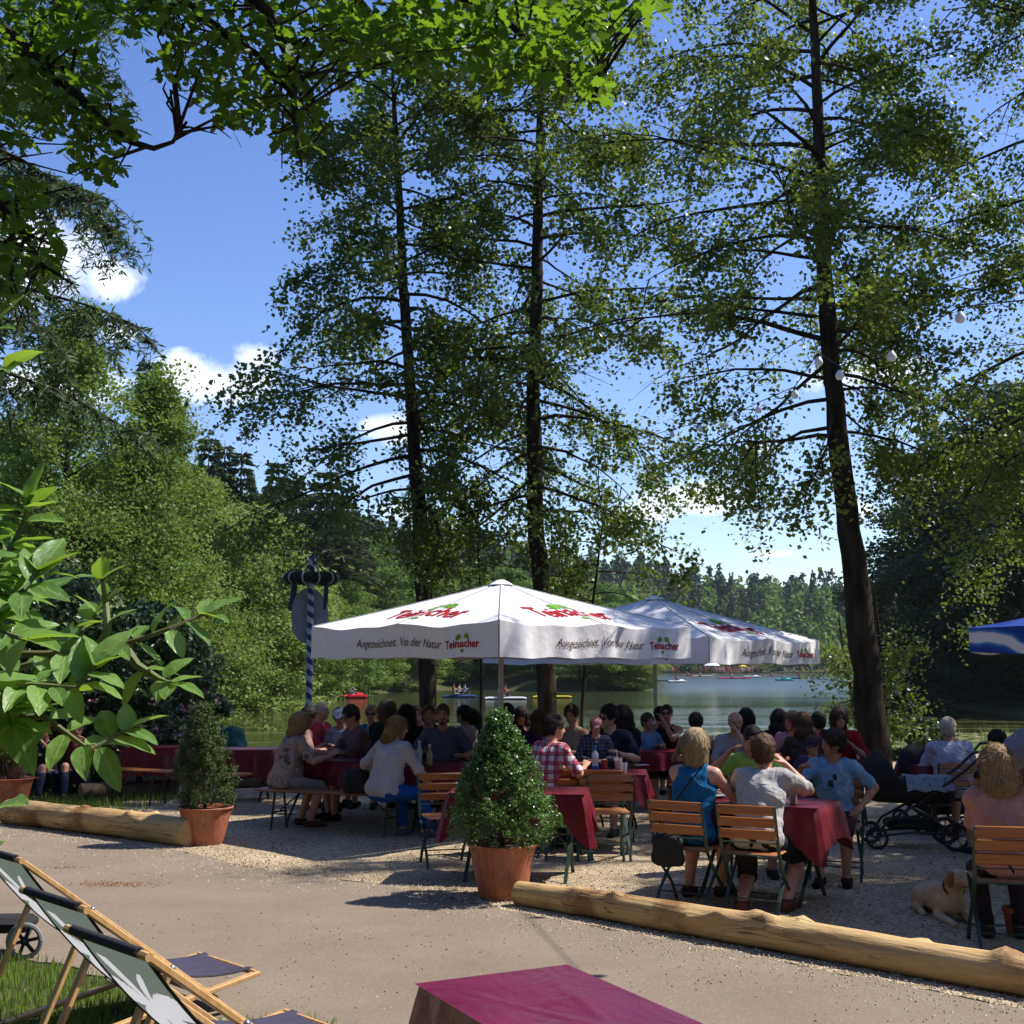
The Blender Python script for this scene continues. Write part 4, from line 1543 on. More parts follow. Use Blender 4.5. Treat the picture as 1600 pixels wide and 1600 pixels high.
# table to the right of the big clipped shrub
ang3 = math.atan2(-.12, .99)
nr = G(890, 1241, .75)
c3_ = nr + Vector((-.42, .38, 0))
c3_.z = .75
table('folding table with green crossed legs half hidden by the big clipped shrub', 'wine red cloth with a glossy top on the table beside the big clipped shrub', c3_ + Vector((.0, 0, 0)), ang3, 1.18, .68, .22, 8, .2, 'cloth covered folding tables')
c3b = nr + Vector((.22, .42, 0))
ch = []
ch.append(chair('empty chair behind the red table beside the clipped shrub, left of the pair', (G(872, 1290).x, 12.15, 0), pi + .05))
ch.append(chair('empty chair behind the red table beside the clipped shrub, right of the pair', (G(915, 1290).x, 12.1, 0), pi - .08))
chair('dark empty chair at the near side of the sunlit red table', (c2_.x + .08, c2_.y - .78, 0), .05)
chair('empty chair turned to the camera left of the big clipped shrub', (G(695, 1350).x + .02, 11.75, 0), pi + .28)
# chairs further back
chair('empty chair in front of the umbrella pole behind the woman in blue', (G(1035, 1250).x, 14.6, 0), .05)
chair('empty chair just behind the woman in the blue tank top', (G(1105, 1250).x, 14.0, 0), .02)
chair('empty chair beside the pram, facing the red table by the lake', (G(1425, 1250).x, 12.4, 0), .9)

# tables behind
def back_table(px, py, Y, L, Wd, rz, label, cl, seed):
    c = A(px, py, Y)
    c.z = .75
    table(label, cl, c, rz, L, Wd, .24, seed, .08, 'cloth covered folding tables')


back_table(1230, 1180, 14.8, 2.0, .7, .0, 'long table under the row of women by the lake', 'dark red cloth on the long table of the row of women by the lake', 11)
back_table(1500, 1195, 14.0, 1.2, .7, .05, 'table of the white haired man in the pale shirt', 'red cloth on the table of the white haired man', 12)
back_table(1030, 1165, 16.2, 1.4, .7, .0, 'table of the woman in the dark camisole', 'dark red cloth on the table of the woman in the dark camisole', 13)
back_table(815, 1170, 16.2, 1.8, .7, .0, 'table behind the umbrella pole and the big clipped shrub', 'dark red cloth on the table behind the big clipped shrub', 14)
# the long beer table on the left with its benches
a_, b_ = G(412, 1288), G(650, 1310)
bench('dark beer bench under the women in the floral and the white blouse', Vector((a_.x, 14.35, 0)), Vector((b_.x - .02, 13.55, 0)), .45)
tc = (Vector((a_.x, 14.35, 0)) + Vector((b_.x, 13.55, 0))) / 2 + Vector((.30, .66, .74))
rzb = math.atan2(-.8, b_.x - a_.x)
table('long beer table on the left with people on benches along it', 'dark red cloth on the long beer table of the woman in the floral blouse', tc, rzb, 2.2, .6, .26, 21, .06, 'cloth covered folding tables', dark_metal)
bench('beer bench on the lake side, under the man in the mauve shirt', Vector((a_.x + .35, 15.75, 0)), Vector((b_.x + .6, 14.95, 0)), .45)
table('table of the bearded man in the grey blue v-neck', 'dark red cloth in front of the bearded man in the grey blue v-neck', Vector((-.72, 14.05, .73)), -.1, 1.0, .5, .3, 23, .06, 'cloth covered folding tables')
# empty red tables on the far left
def px_table(x0, x1, ytop, Y, label, cl, seed, Wd=.6, drop=.4):
    p0, p1 = A(x0, ytop, Y), A(x1, ytop, Y)
    c = (p0 + p1) / 2
    c.z = max(.70, min(.78, c.z))
    table(label, cl, c, 0.0, (p1 - p0).length, Wd, drop, seed, .03, 'cloth covered folding tables', dark_metal)


px_table(200, 285, 1176, 17.6, 'empty beer table left of the yew pot', 'dark red hanging cloth on the empty beer table left of the yew pot', 31)
px_table(343, 432, 1170, 17.2, 'empty beer table right of the yew pot', 'dark red cloth on the empty beer table right of the yew pot', 32)
bench('orange brown beer bench in front of the empty red table left of the yew pot', G(160, 1253), G(272, 1260), .46)
bench('beer bench mostly hidden behind the yew pot', G(290, 1262), G(350, 1266) + Vector((.3, 0, 0)), .46)

# foreground oilcloth table
q1, q2 = G(661, 1531, .75), G(873, 1511, .75)
lx = Vector((q2.x - q1.x, q2.y - q1.y, 0)).normalized()
lx = (lx + Vector((.0, .12, 0))).normalized()
ly = Vector((-lx.y, lx.x, 0))
cc = (q1 + q2) / 2 - ly * .62
m = bpy.data.materials.new('magenta_oilcloth')
t = NT(m)
co = t.coord()
n = t.noise(co, 2.2, 5, .6, 1.2)
wv = t.n('ShaderNodeTexWave', wave_type='BANDS')
t.l(co, wv.inputs['Vector'])
wv.inputs['Scale'].default_value = 4.5
wv.inputs['Distortion'].default_value = 9
wv.inputs['Detail'].default_value = 3
h_ = t.math('ADD', t.math('MULTIPLY', n, 1.2), t.math('MULTIPLY', wv.outputs[1], .05))
t.bsdf(t.mix(t.ramp(n, [(.3, 0.0), (.7, 1.0)]), (.115, .004, .032), (.16, .008, .048)), t.ramp(n, [(.35, .20), (.65, .36)]), t.bump(h_, .35, .03), .6)
table('table right in front of the camera', 'glossy magenta red oilcloth on the table right in front of the camera', (cc.x, cc.y, .75), math.atan2(lx.y, lx.x), .60, 1.22, .42, 41, .08, None, dark_metal, cm=m)

# ------------------------------------------------------------------ umbrellas
def text_mesh(s, size, shear=0.0, bold=0.0, space=1.0):
    cu = bpy.data.curves.new('txt', 'FONT')
    cu.body = s
    cu.size = size
    cu.shear = shear
    cu.offset = bold
    cu.space_character = space
    cu.resolution_u = 3
    ob = bpy.data.objects.new('txt', cu)
    C.objects.link(ob)
    me = bpy.data.meshes.new_from_object(ob.evaluated_get(bpy.context.evaluated_depsgraph_get()))
    V = np.array([v.co[:2] for v in me.vertices])
    Fs = [tuple(p.vertices) for p in me.polygons]
    bpy.data.objects.remove(ob)
    bpy.data.curves.remove(cu)
    bpy.data.meshes.remove(me)
    V = V - [V[:, 0].min(), 0]
    return V, Fs


canvas_white = fabric('canvas_white', (.80, .79, .80), 'plain', (.74, .73, .75), bmp=.16)
red_print = fabric('red_print', (.42, .02, .03), bmp=.1)
brown_print = fabric('brown_print', (.12, .05, .035))
green_print = fabric('green_print', (.06, .22, .02), 'plain', (.20, .42, .03))
LEAF1 = [(0, -.45), (.12, -.2), (.5, -.3), (.42, -.02), (.62, .2), (.34, .22), (.36, .55), (.12, .36), (0, .7), (-.12, .36), (-.36, .55), (-.34, .22), (-.62, .2), (-.42, -.02), (-.5, -.3), (-.12, -.2)]


def umbrella(label, cx, cy, s, zp, ze, zb, rz, pole_r=.028):
    r = thing('parasol', label, 'parasol', (cx, cy, 0), rz, 'large white parasols over the tables')
    hd = s / math.sqrt(2)
    cor = [np.array([hd * cos(a), hd * sin(a), ze]) for a in (pi / 4 + k * pi / 2 for k in range(4))]
    pk = np.array([0, 0, zp])
    def canopy(i, u, v):
        a, b = cor[i], cor[(i + 1) % 4]
        e = a + (b - a) * u
        p = pk + (e - pk) * v
        sag = .045 * s / 3 * abs(sin(pi * 2 * u)) * v ** 1.5 + .05 * v * (1 - v)
        p = p + np.array([0, 0, -sag + .012 * sin(u * 23 + i) * v * v * abs(sin(2 * pi * u))])
        return p
    nrmk = []
    for i in range(4):
        d = cor[i] + cor[(i + 1) % 4]
        nrmk.append(np.array([d[0], d[1], 0]) / np.linalg.norm(d[:2]))
    def val(i, u, w):
        e = canopy(i, u, 1.0)
        bow = (.035 * sin(pi * 2 * u + i) + .018 * sin(u * 31 + i * 2) + .014 * sin(u * 57 + i)) * (w ** .8) * min(1, min(u, 1 - u) * 12)
        hh = (ze - zb) * (1 - .10 * abs(sin(pi * 2 * u)))
        out = nrmk[i] * (bow + .01)
        return e + out + np.array([0, 0, -hh * w])
    mb = MB()
    for i in range(4):
        mb.grid(np.array([[canopy(i, u, v) for u in np.linspace(0, 1, 33)] for v in np.linspace(0.0, 1, 12)]))
    can = mb.build('canopy', canvas_white, r)
    mb = MB()
    for i in range(4):
        mb.grid(np.array([[val(i, u, w) for u in np.linspace(0, 1, 65)] for w in np.linspace(0, 1, 6)]))
    mb.build('valance', canvas_white, r)
    mb = MB()
    mb.lathe([(.0, .035), (.04, .03), (.09, .005), (.15, -.03)], (0, 0, zp), 16)
    mb.build('cap', canvas_white, r)
    seam = fabric('seam_grey', (.5, .5, .53))
    mb = MB()
    for i in range(4):
        for u in (0, .5):
            mb.tube([canopy(i, u, v) + [0, 0, .004] for v in np.linspace(.06, 1, 9)], .006, 4)
    mb.build('seam', seam, r)
    for i in range(4):
        # letters on the valance
        for txt, u0, u1, m_, sh, bd, yb, scl in (('Ausgezeichnet. Von der Natur', .27, .72, brown_print, .35, 0.0, .34, 1.25), ('Teinacher', .745, .915, red_print, .0, .022, .30, 1.0)):
            V, Fs = text_mesh(txt, 1.0, sh, bd)
            wdt = V[:, 0].max()
            k = (u1 - u0) * s / wdt
            P = []
            for x, y in V:
                u = u0 + (u1 - u0) * x / wdt
                w = 1 - (yb + y * k * scl / (ze - zb))
                P.append(val(i, u, w) + nrmk[i] * .006)
            me = bpy.data.meshes.new('lettering')
            me.from_pydata([tuple(p) for p in P], [], Fs)
            link('lettering', me, m_, r)
        if True:
            mb = MB()
            for ox, oy, sc_, rot in ((-.016, .60, .075, .35), (.020, .62, .075, -.35), (.0, .2, .04, 3.1)):
                P = []
                for x, y in LEAF1:
                    X, Y_ = x * cos(rot) - y * sin(rot), x * sin(rot) + y * cos(rot)
                    P.append(val(i, .83 + ox + X * sc_ / s, 1 - (oy + Y_ * sc_ / (ze - zb))) + nrmk[i] * .0045)
                mb = MB()
                mb.add(P, [np.array([list(range(len(P)))])])
                mb.build('printed_leaf', green_print, r, smooth=False)
        # big name on the canopy
        V, Fs = text_mesh('Teinacher', 1.0, 0, .02)
        wdt = V[:, 0].max()
        P = []
        for x, y in V:
            u = .24 + .5 * x / wdt
            v = .80 - y * .28
            P.append(canopy(i, .5 + (u - .5) / v * .8, v) + np.array([0, 0, .008]))
        me = bpy.data.meshes.new('lettering')
        me.from_pydata([tuple(p) for p in P], [], Fs)
        link('lettering', me, red_print, r)
        mb = MB()
        for ox, oy, sc_, rot in ((-.04, .60, .13, .5), (.06, .58, .13, -.4), (.0, .86, .07, 3.1)):
            P = []
            for x, y in LEAF1:
                X, Y_ = x * cos(rot) - y * sin(rot), x * sin(rot) + y * cos(rot)
                P.append(canopy(i, .5 + ox + X * sc_ * .8, oy - Y_ * sc_) + np.array([0, 0, .006]))
            mb = MB()
            mb.add(P, [np.array([list(range(len(P)))])])
            mb.build('printed_leaf', green_print, r, smooth=False)
        mb = MB()
        for u in (0, .5):
            mb.tube([canopy(i, u, .08) - [0, 0, .05], canopy(i, u, .99) - [0, 0, .03]], .011, 5)
            mb.tube([np.array([0, 0, zp - .75]), canopy(i, u, .48) - [0, 0, .04]], .009, 5)
        mb.build('rib', white_paint, r)
    mb = MB()
    mb.tube([(0, 0, 0.05), (0, 0, zp)], pole_r, 14)
    mb.lathe([(.045, 0), (.045, .12)], (0, 0, zp - .82), 12)
    mb.build('pole', white_paint, r)
    mb = MB()
    mb.box((0, 0, .03), (.6, .6, .06), None, .02)
    mb.build('base', mat('concrete', (.3, .3, .29), (.22, .22, .21), 12, .9, .3), r)
    return r


YU = 14.6
z_ = lambda y, Y: A(800, y, Y).z
umbrella('nearer white parasol, its peak above the big clipped shrub', A(783, 908, YU).x, YU, 3.14, z_(910, YU), z_(979, YU), z_(1028, YU), R(45), .03)
YV = 18.4
umbrella('farther white parasol, partly behind the nearer one', A(1022, 932, YV).x, YV, 3.62, z_(934, YV), z_(1000, YV), z_(1036, YV), R(54), .03)

# ------------------------------------------------------------------ the guests
BLOND, GREY, WHITE, BROWN, BLACK, RED_ = (.42, .28, .12), (.30, .29, .27), (.60, .57, .52), (.09, .045, .02), (.015, .012, .012), (.16, .06, .025)
CHAIRG = 'folding beer garden chairs'


def chair_under(p, label, back=.0, dr=0):
    a = p.rotation_euler.z
    return chair(label, (p.location.x - sin(a) * -back * -1, p.location.y - cos(a) * back * -1 * -1, 0), a + dr)


blue_tank = fabric('blue_tank', (.01, .13, .30), 'plain', (.008, .09, .22))
floral = fabric('floral_blouse', (.36, .25, .20), 'floral', (.10, .075, .085), (.17, .13, .14), .8)
plaid = fabric('red_plaid', (.62, .56, .58), 'plaid', (.42, .02, .06), (.10, .05, .09), .9)
plaid_cap = fabric('plaid_cap', (.60, .45, .45), 'plaid', (.40, .04, .07), (.2, .05, .08), 3)
check_navy = fabric('navy_check', (.05, .06, .10), 'plaid', (.015, .02, .05), (.25, .25, .3), 1.4)
lime = fabric('lime_shirt', (.35, .52, .10), 'plain', (.28, .45, .08))
tie_blue = fabric('sky_blue_tee', (.17, .33, .52), 'floral', (.24, .42, .60), (.30, .42, .55), .5)
MINE = {}


def strap_fn(root, k):
    mb = MB()
    nk, sp, fwd, lat, pel = k['nk'], k['sp'], k['fwd'], k['latv'], k['pel']
    pts = []
    for t_ in np.linspace(0, 1, 12):
        w = t_
        p = nk + lat * (.11 - .30 * w) - sp * (.0 + .46 * w)
        pts.append(p - fwd * (.125 + .045 * sin(pi * w)))
    mb.tube(pts, .008, 6)
    mb.build('bag_strap', black_fab, root)


def tee_glasses(root, k):
    mb = MB()
    c = k['nk'] - k['sp'] * .14 + k['fwd'] * .135
    for s in (-1, 1): mb.ball(c + k['latv'] * s * .022 - k['sp'] * .03 * s, (.022, .008, .03), 8)
    mb.tube([c, c - k['sp'] * .07], .005, 5)
    mb.build('hung_sunglasses', mat('shades_black', (.008, .008, .009), None, 5, .12, spec=.6), root)


# front table
p = person('woman with a straight blond bob in a bright blue tank top, seen from behind', 1088, 1140, 9.98, -32, .22, hair='bob', hc=(.40, .30, .17), smat=blue_tank, tank=True,
           hands=[(-.05, .46, .80), (.20, .50, .80)], turn=.1, nod=-.15, pants=(.015, .03, .10), plen=.9, skin=3, vox=.014, extras={'fn': strap_fn}, feet=[(-.16, .30, .07), (.06, .45, .07)], shoes=(.05, .03, .03))
chair_under(p, 'chair under the woman in the blue tank top')
MINE['bag'] = p
p = person('person in a light grey t-shirt leaning far forward on the front table, seen from behind', 1194, 1146, 9.85, -26, .50, hair='short', hc=(.11, .06, .03), shirt=(.44, .43, .42), sleeve=.8,
           hands=[(-.12, .55, .92), (.12, .46, 1.04)], turn=-.1, nod=-.35, pants=(.018, .018, .02), plen=1.0, skin=0, vox=.014, wt=1.12, feet=[(-.10, -.10, .08), (.20, .05, .09)], shoes=(.10, .035, .025), hemlen=.12)
chair_under(p, 'chair under the person in the light grey t-shirt')
p = person('boy in a light blue v-neck t-shirt looking aside behind his glass of cola', 1300, 1140, 11.0, 160, .06, turn=-.95, nod=.25, hair='spiky', hc=(.03, .022, .018), smat=tie_blue, sleeve=.75,
           hands=[(-.24, .10, .66), (.26, .36, 1.0)], pants=(.06, .02, .025), plen=1.0, skin=1, vox=.014, feet=[(-.12, .42, .07), (.10, .50, .07)], shoes=(.012, .012, .014), extras={'fn': tee_glasses})
chair_under(p, 'chair under the boy in the light blue v-neck')
p = person('person in a lime green shirt across the table, behind the one in light grey', 1176, 1134, 11.35, 172, .22, turn=.1, nod=.25, hair='crop', hc=(.02, .016, .014), smat=lime, sleeve=.8, wt=1.15,
           hands=[(-.16, .42, .95), (.24, .28, 1.08)], skin=1, vox=.014)
chair_under(p, 'chair under the person in the lime green shirt')
# salmon sweater, close on the right
p = person('woman with curly blond shoulder length hair in a salmon pink sweater, seen from behind', 1556, 1168, 8.5, -12, .12, hair='curly', hc=(.36, .25, .13), shirt=(.44, .23, .20), sleeve=1.9,
           feet=[(-.08, .30, .07), (.14, .32, .07)], hands=[(.0, .46, .8), (.2, .42, .8)], pants=(.03, .02, .025), plen=1.9, skin=0, vox=.014, wt=1.1, turn=.2)
chair_under(p, 'chair under the woman in the salmon pink sweater', .0)
# sunlit table
p = person('woman with dark hair in a red and white plaid shirt, seen from behind', 867, 1117, 12.55, -48, .30, turn=-.35, nod=.2, hair='short', hc=(.03, .018, .014), smat=plaid, sleeve=.85,
           hands=[(-.02, .48, .80), (.16, .46, .82)], skin=0, vox=.015, pants=(.04, .05, .09), plen=1.9)
chair_under(p, 'chair under the woman in the red plaid shirt')
p = person('man in black sunglasses and a dark navy polo behind the sunlit red table', 951, 1101, 14.0, 158, .18, turn=-.55, nod=.30, hair='short', hc=BLACK, shirt=(.022, .022, .045), sleeve=.85, shades=True,
           hands=[(-.20, .40, .84), (.26, .36, .82)], skin=3, vox=.015, pants=(.06, .08, .13), wt=1.12)
chair_under(p, 'chair under the man in black sunglasses')
p = person('small child in a red checked cap on the arm of the man in black sunglasses', 931, 1131, 13.62, 180, .1, nod=.45, hair='short', hc=BROWN, smat=check_navy, sleeve=1.8, skin=3, vox=.015,
           hands=[(-.12, .30, .72), (.12, .30, .72)], pose_scale=.72, root_at=None, extras={'cap': plaid_cap}, pants=(.04, .04, .08), eyes=False)
p.location.z = .30
# left beer table
person('woman with a short blond bob in a brown and grey floral blouse on the bench', 470, 1115, 14.45, -62, .32, turn=-.15, nod=.35, hair='bob', hc=(.36, .21, .09), smat=floral, sleeve=.8, wt=1.3,
       hands=[(.02, .60, .84), (.22, .52, .82)], pants=(.30, .25, .20), plen=1.1, skin=0, vox=.015, seat=.45, feet=[(-.16, .30, .07), (.12, .32, .07)], shoes=(.10, .05, .04))
person('woman with honey blond hair, white blouse and bright blue trousers on the bench', 622, 1120, 13.55, -42, .34, turn=-.9, nod=.2, hair='long', hc=(.30, .17, .06), shirt=(.46, .42, .42), sleeve=1.55, wt=1.3,
       hands=[(-.30, .30, .70), (.30, .46, .56)], pants=(.01, .075, .32), plen=1.85, skin=0, vox=.015, seat=.45, feet=[(-.08, .38, .07), (.26, .48, .07)], shoes=(.12, .10, .12))
person('man with dark glasses in a mauve checked shirt writing on the bench table', 548, 1102, 15.2, 118, .26, turn=.1, nod=.42, hair='short', hc=(.03, .028, .028), shirt=(.17, .09, .11), sleeve=1.55, wt=1.25, shades=True,
       hands=[(.02, .46, .84), (-.04, .44, .82)][::-1], skin=0, vox=.016)
person('bearded man in a grey blue v-neck t-shirt facing the camera', 692, 1100, 14.75, 176, .04, turn=.05, nod=.08, hair='crop', hc=(.10, .05, .03), shirt=(.095, .11, .17), sleeve=.85, wt=1.15, extras={'beard': 1},
       hands=[(-.26, .28, .78), (.26, .24, .80)], skin=1, vox=.015)
person('man with thin grey hair and a red lanyard shirt turned to the lake', 503, 1096, 16.6, -110, .1, turn=.1, hair='bald', hc=GREY, shirt=(.42, .04, .06), sleeve=.9, skin=0, vox=.018)
person('woman with brown hair behind the floral blouse, in a pale pink top', 484, 1104, 15.9, -80, .2, nod=.3, hair='short', hc=(.12, .09, .06), shirt=(.45, .28, .25), sleeve=.8, skin=0, vox=.018)
person('person in a white sun cap and pale shirt at the long table', 531, 1106, 16.4, 150, .18, turn=.6, nod=.4, hair='short', hc=BROWN, shirt=(.42, .42, .46), extras={'cap': fabric('white_cap', (.62, .62, .64))}, skin=0, vox=.018)
person('woman in sunglasses and a teal cardigan behind the man in mauve', 581, 1102, 16.6, 172, .06, hair='short', hc=(.26, .14, .07), shirt=(.015, .20, .26), shades=True, skin=0, vox=.018)
person('person with a grey brown bob leaning over, seen from behind, in black', 607, 1094, 16.0, -30, .2, hair='bob', hc=(.12, .10, .07), shirt=(.012, .012, .014), sleeve=1.5, skin=0, vox=.018)
person('person with curly black hair and black top behind the honey blond woman', 636, 1103, 15.6, -10, .12, hair='curly', hc=BLACK, shirt=(.012, .012, .016), skin=1, vox=.018)
person('young person with red brown hair and hand at the mouth, orange top', 651, 1103, 16.8, 190, .1, hair='short', hc=RED_, shirt=(.45, .16, .09), skin=3, vox=.018, hands=[(-.05, .26, 1.12), (.1, .36, .8)])
person('man with a round reddish face and dark t-shirt behind the bearded man', 670, 1101, 15.6, 188, .06, hair='crop', hc=BROWN, shirt=(.015, .015, .02), skin=0, vox=.018, wt=1.2)
person('person with thick black hair in a white shirt behind the top of the clipped shrub', 724, 1102, 16.3, 60, .12, hair='short', hc=BLACK, shirt=(.36, .36, .42), skin=1, vox=.018)
person('person with black curls beside the bearded man, dark top', 737, 1110, 16.9, 30, .15, hair='curly', hc=BLACK, shirt=(.03, .03, .04), skin=2, vox=.018)
# middle
person('man in a black flat cap and black shirt right of the umbrella pole', 793, 1099, 15.7, -20, .1, hair='short', hc=BLACK, shirt=(.010, .010, .012), skin=1, vox=.018, extras={'cap': black_fab})
person('woman in sunglasses with long dark hair, black top with purple scarf', 815, 1105, 16.3, 178, .08, hair='long', hc=(.03, .02, .018), shirt=(.03, .015, .06), shades=True, skin=0, vox=.018, hands=[(-.1, .3, 1.0), (.1, .34, .8)])
person('woman with long light brown hair seen from behind beside the tree trunk', 841, 1110, 15.6, 12, .14, hair='long', hc=(.15, .09, .05), shirt=(.06, .02, .14), skin=0, vox=.018)
person('woman with tied brown hair in a light tank top beside the tree trunk', 893, 1101, 15.2, 130, .16, turn=.5, nod=.2, hair='pony', hc=(.06, .035, .022), shirt=(.40, .37, .38), tank=True, skin=0, vox=.018)
person('person with a mass of dark curls behind the man in black sunglasses', 972, 1104, 15.8, 20, .1, hair='curly', hc=(.02, .014, .012), shirt=(.02, .02, .03), skin=1, vox=.018)
person('woman in sunglasses and dark camisole holding a hand to her chin', 1041, 1101, 16.6, 168, .1, hair='crop', hc=(.03, .02, .015), shirt=(.03, .015, .015), tank=True, shades=True, skin=1, vox=.018, hands=[(.02, .24, 1.12), (.1, .36, .8)])
person('person in a pale blue top half hidden by the farther umbrella pole', 1012, 1114, 16.4, -150, .1, hair='short', hc=(.04, .025, .02), shirt=(.14, .27, .42), skin=1, vox=.018)
person('person with dark hair just behind the farther umbrella pole', 1030, 1104, 17.6, 10, .1, hair='short', hc=BLACK, shirt=(.02, .02, .03), skin=1, vox=.018)
person('woman with a dark bun and hair clip, bare shoulders, seen from behind', 1087, 1113, 14.7, -8, .1, hair='bun', hc=(.025, .02, .018), shirt=(.05, .03, .03), tank=True, skin=0, vox=.018)
person('balding man in a white and navy polo with his hand before his mouth', 1149, 1112, 14.3, 168, .1, turn=.3, nod=.15, hair='bald', hc=(.40, .30, .24), shirt=(.40, .38, .40), sleeve=.9, skin=0, vox=.017, hands=[(-.02, .22, 1.12), (.1, .36, .8)], wt=1.1)
person('person with a full head of black hair behind the balding man', 1165, 1108, 15.6, 8, .1, hair='bob', hc=BLACK, shirt=(.02, .02, .025), skin=1, vox=.018)
person('woman with long dark hair in a denim blue top by the reeds', 1217, 1109, 15.7, -20, .12, hair='long', hc=(.03, .02, .018), shirt=(.02, .035, .09), skin=0, vox=.018)
person('girl with light brown hair in a pale pink top', 1237, 1112, 15.2, 150, .1, turn=-.5, hair='long', hc=(.16, .085, .05), shirt=(.50, .26, .28), skin=0, vox=.018)
person('woman with long chestnut hair seen from behind, beside the girl in pink', 1254, 1114, 14.4, 0, .14, hair='long', hc=(.10, .045, .025), shirt=(.08, .05, .04), skin=0, vox=.017)
person('person with short black hair and patterned top, seen from behind', 1278, 1112, 15.1, 10, .1, hair='short', hc=BLACK, shirt=(.28, .17, .20), skin=0, vox=.018)
person('woman in sunglasses and a bright red t-shirt beside the big trunk', 1311, 1106, 14.8, 168, .12, turn=.2, hair='bob', hc=(.10, .055, .035), shirt=(.38, .014, .018), sleeve=.85, shades=True, skin=0, vox=.016, hands=[(-.12, .26, .92), (.1, .30, .90)], wt=1.15)
person('child in a dark cap bending over the table beside the boy in light blue', 1268, 1150, 13.6, 150, .3, nod=.4, hair='short', hc=BROWN, shirt=(.09, .06, .14), skin=0, vox=.017, extras={'cap': fabric('cap_dark2', (.06, .03, .06))}, eyes=False)
p = person('white haired man in a pale lilac shirt sitting with his back to the camera', 1481, 1121, 13.6, -4, .1, turn=-.35, hair='short', hc=(.58, .47, .38), shirt=(.46, .44, .56), sleeve=1.5, skin=0, vox=.016, wt=1.35)
chair_under(p, 'chair under the white haired man in the pale lilac shirt')
person('person with black hair behind the woman in salmon pink', 1556, 1140, 12.2, 20, .15, hair='short', hc=BLACK, shirt=(.02, .02, .025), skin=1, vox=.018)
# bending figure at the right edge
person('standing person in a grey t-shirt and khaki trousers bending over a table', 1632, 1118, 11.6, -75, .95, nod=.5, stand=True, hair='short', hc=BROWN, shirt=(.27, .26, .31), sleeve=.9, pants=(.15, .13, .09), plen=1.9, skin=0, vox=.018,
       hands=[(-.1, .62, .82), (.15, .6, .82)], pose_scale=.98, hemlen=.04)
# two people sitting low on the grass under the flowering shrub
person('person in dark clothes sitting on a log under the flowering shrub', 68, 1180, 17.4, 170, .2, hair='short', hc=BROWN, shirt=(.02, .025, .05), skin=0, vox=.018, seat=.22, pose_scale=.95, feet=[(-.15, .5, .07), (.15, .5, .07)], pants=(.03, .04, .08), plen=1.9)
person('person in a dark red top sitting on a log beside the flowering shrub', 118, 1184, 17.6, 200, .25, hair='short', hc=(.3, .2, .1), shirt=(.12, .03, .03), skin=0, vox=.018, seat=.22, pose_scale=.95, feet=[(-.15, .5, .07), (.15, .5, .07)], pants=(.03, .04, .08), plen=1.9)

# ------------------------------------------------------------------ table things, bags
def prop(name, label, cat, loc, parts, group=None, rz=0):
    r = thing(name, label, cat, loc, rz, group)
    for nm, mb, m_ in parts: mb.build(nm, m_, r)
    return r


def lathe(prof, n=20, c=(0, 0, 0)):
    mb = MB()
    mb.lathe(prof, c, n)
    return mb


clear = bpy.data.materials.new('clear_plastic')
t = NT(clear)
t.bsdf((.75, .78, .8), .15, None, .5, Alpha=.45)
amber = mat('iced_drink', (.62, .55, .36), (.5, .42, .25), 9, .4)
cola = mat('cola', (.02, .008, .005), (.03, .01, .006), 5, .08, spec=.7)
redfizz = mat('red_paper', (.5, .05, .03), (.4, .04, .02), 9, .6)
P_ = G(930, 1204, .75)
prop('squeeze_bottle', 'clear water bottle with bright blue cap and blue base on the sunlit cloth', 'bottle', P_, [
    ('bottle', lathe([(0, 0), (.032, 0), (.036, .03), (.03, .08), (.036, .12), (.034, .17), (.014, .2), (.014, .215)]), mat('cloudy_plastic', (.62, .64, .66), (.5, .55, .6), 8, .3)),
    ('label_band', lathe([(.037, .0), (.037, .05)]), mat('blue_plastic', (.01, .10, .45), (.01, .08, .35), 8, .4)),
    ('bottle_cap', lathe([(.016, .205), (.017, .245), (.01, .26), (0, .262)]), mat('blue_plastic', (.01, .10, .45), (.01, .08, .35), 8, .4))])
P_ = G(966, 1206, .75)
o = prop('plastic_cup', 'tall plastic cup of iced drink with a straw on the sunlit cloth', 'cup', P_, [
    ('cup', lathe([(.03, 0), (.045, .14), (.047, .142)]), clear), ('drink', lathe([(0, .002), (.028, .003), (.042, .12), (0, .121)]), amber)])
mb = MB()
mb.tube([(.01, 0, .02), (-.02, .01, .23)], .004, 6)
mb.build('straw', white_paint, o)
for i, (px, py, lab) in enumerate([(944, 1203, 'red and white paper cup beside the water bottle'), (975, 1207, 'short clear glass right of the iced drink')]):
    P_ = G(px, py, .75)
    prop('paper_cup' if i == 0 else 'drinking_glass', lab, 'cup', P_, [('cup', lathe([(0, 0), (.028, 0), (.036, .10), (.034, .10), (.026, .006)]), redfizz if i == 0 else clear)])
for i, (px, py, w, h2, lab) in enumerate([(952, 1211, .10, .03, 'small red striped snack bag lying behind the plastic cup'), (1002, 1196, .16, .004, 'sheet of white paper on the sunlit red cloth')]):
    mb = MB()
    mb.box((0, 0, h2 / 2 + .004), (w, w * .6, h2), None, h2 * .3)
    prop('snack_bag' if i == 0 else 'paper_sheet', lab, 'bag' if i == 0 else 'paper', G(px, py, .75), [('pouch' if i == 0 else 'sheet', mb, fabric('snack_stripe', (.65, .6, .6), 'stripe', (.5, .03, .05), None, 3) if i == 0 else white_paint)], rz=.4)
P_ = G(1287, 1262, .765)
P_ = c1_ + ux * .30 - uy * .10
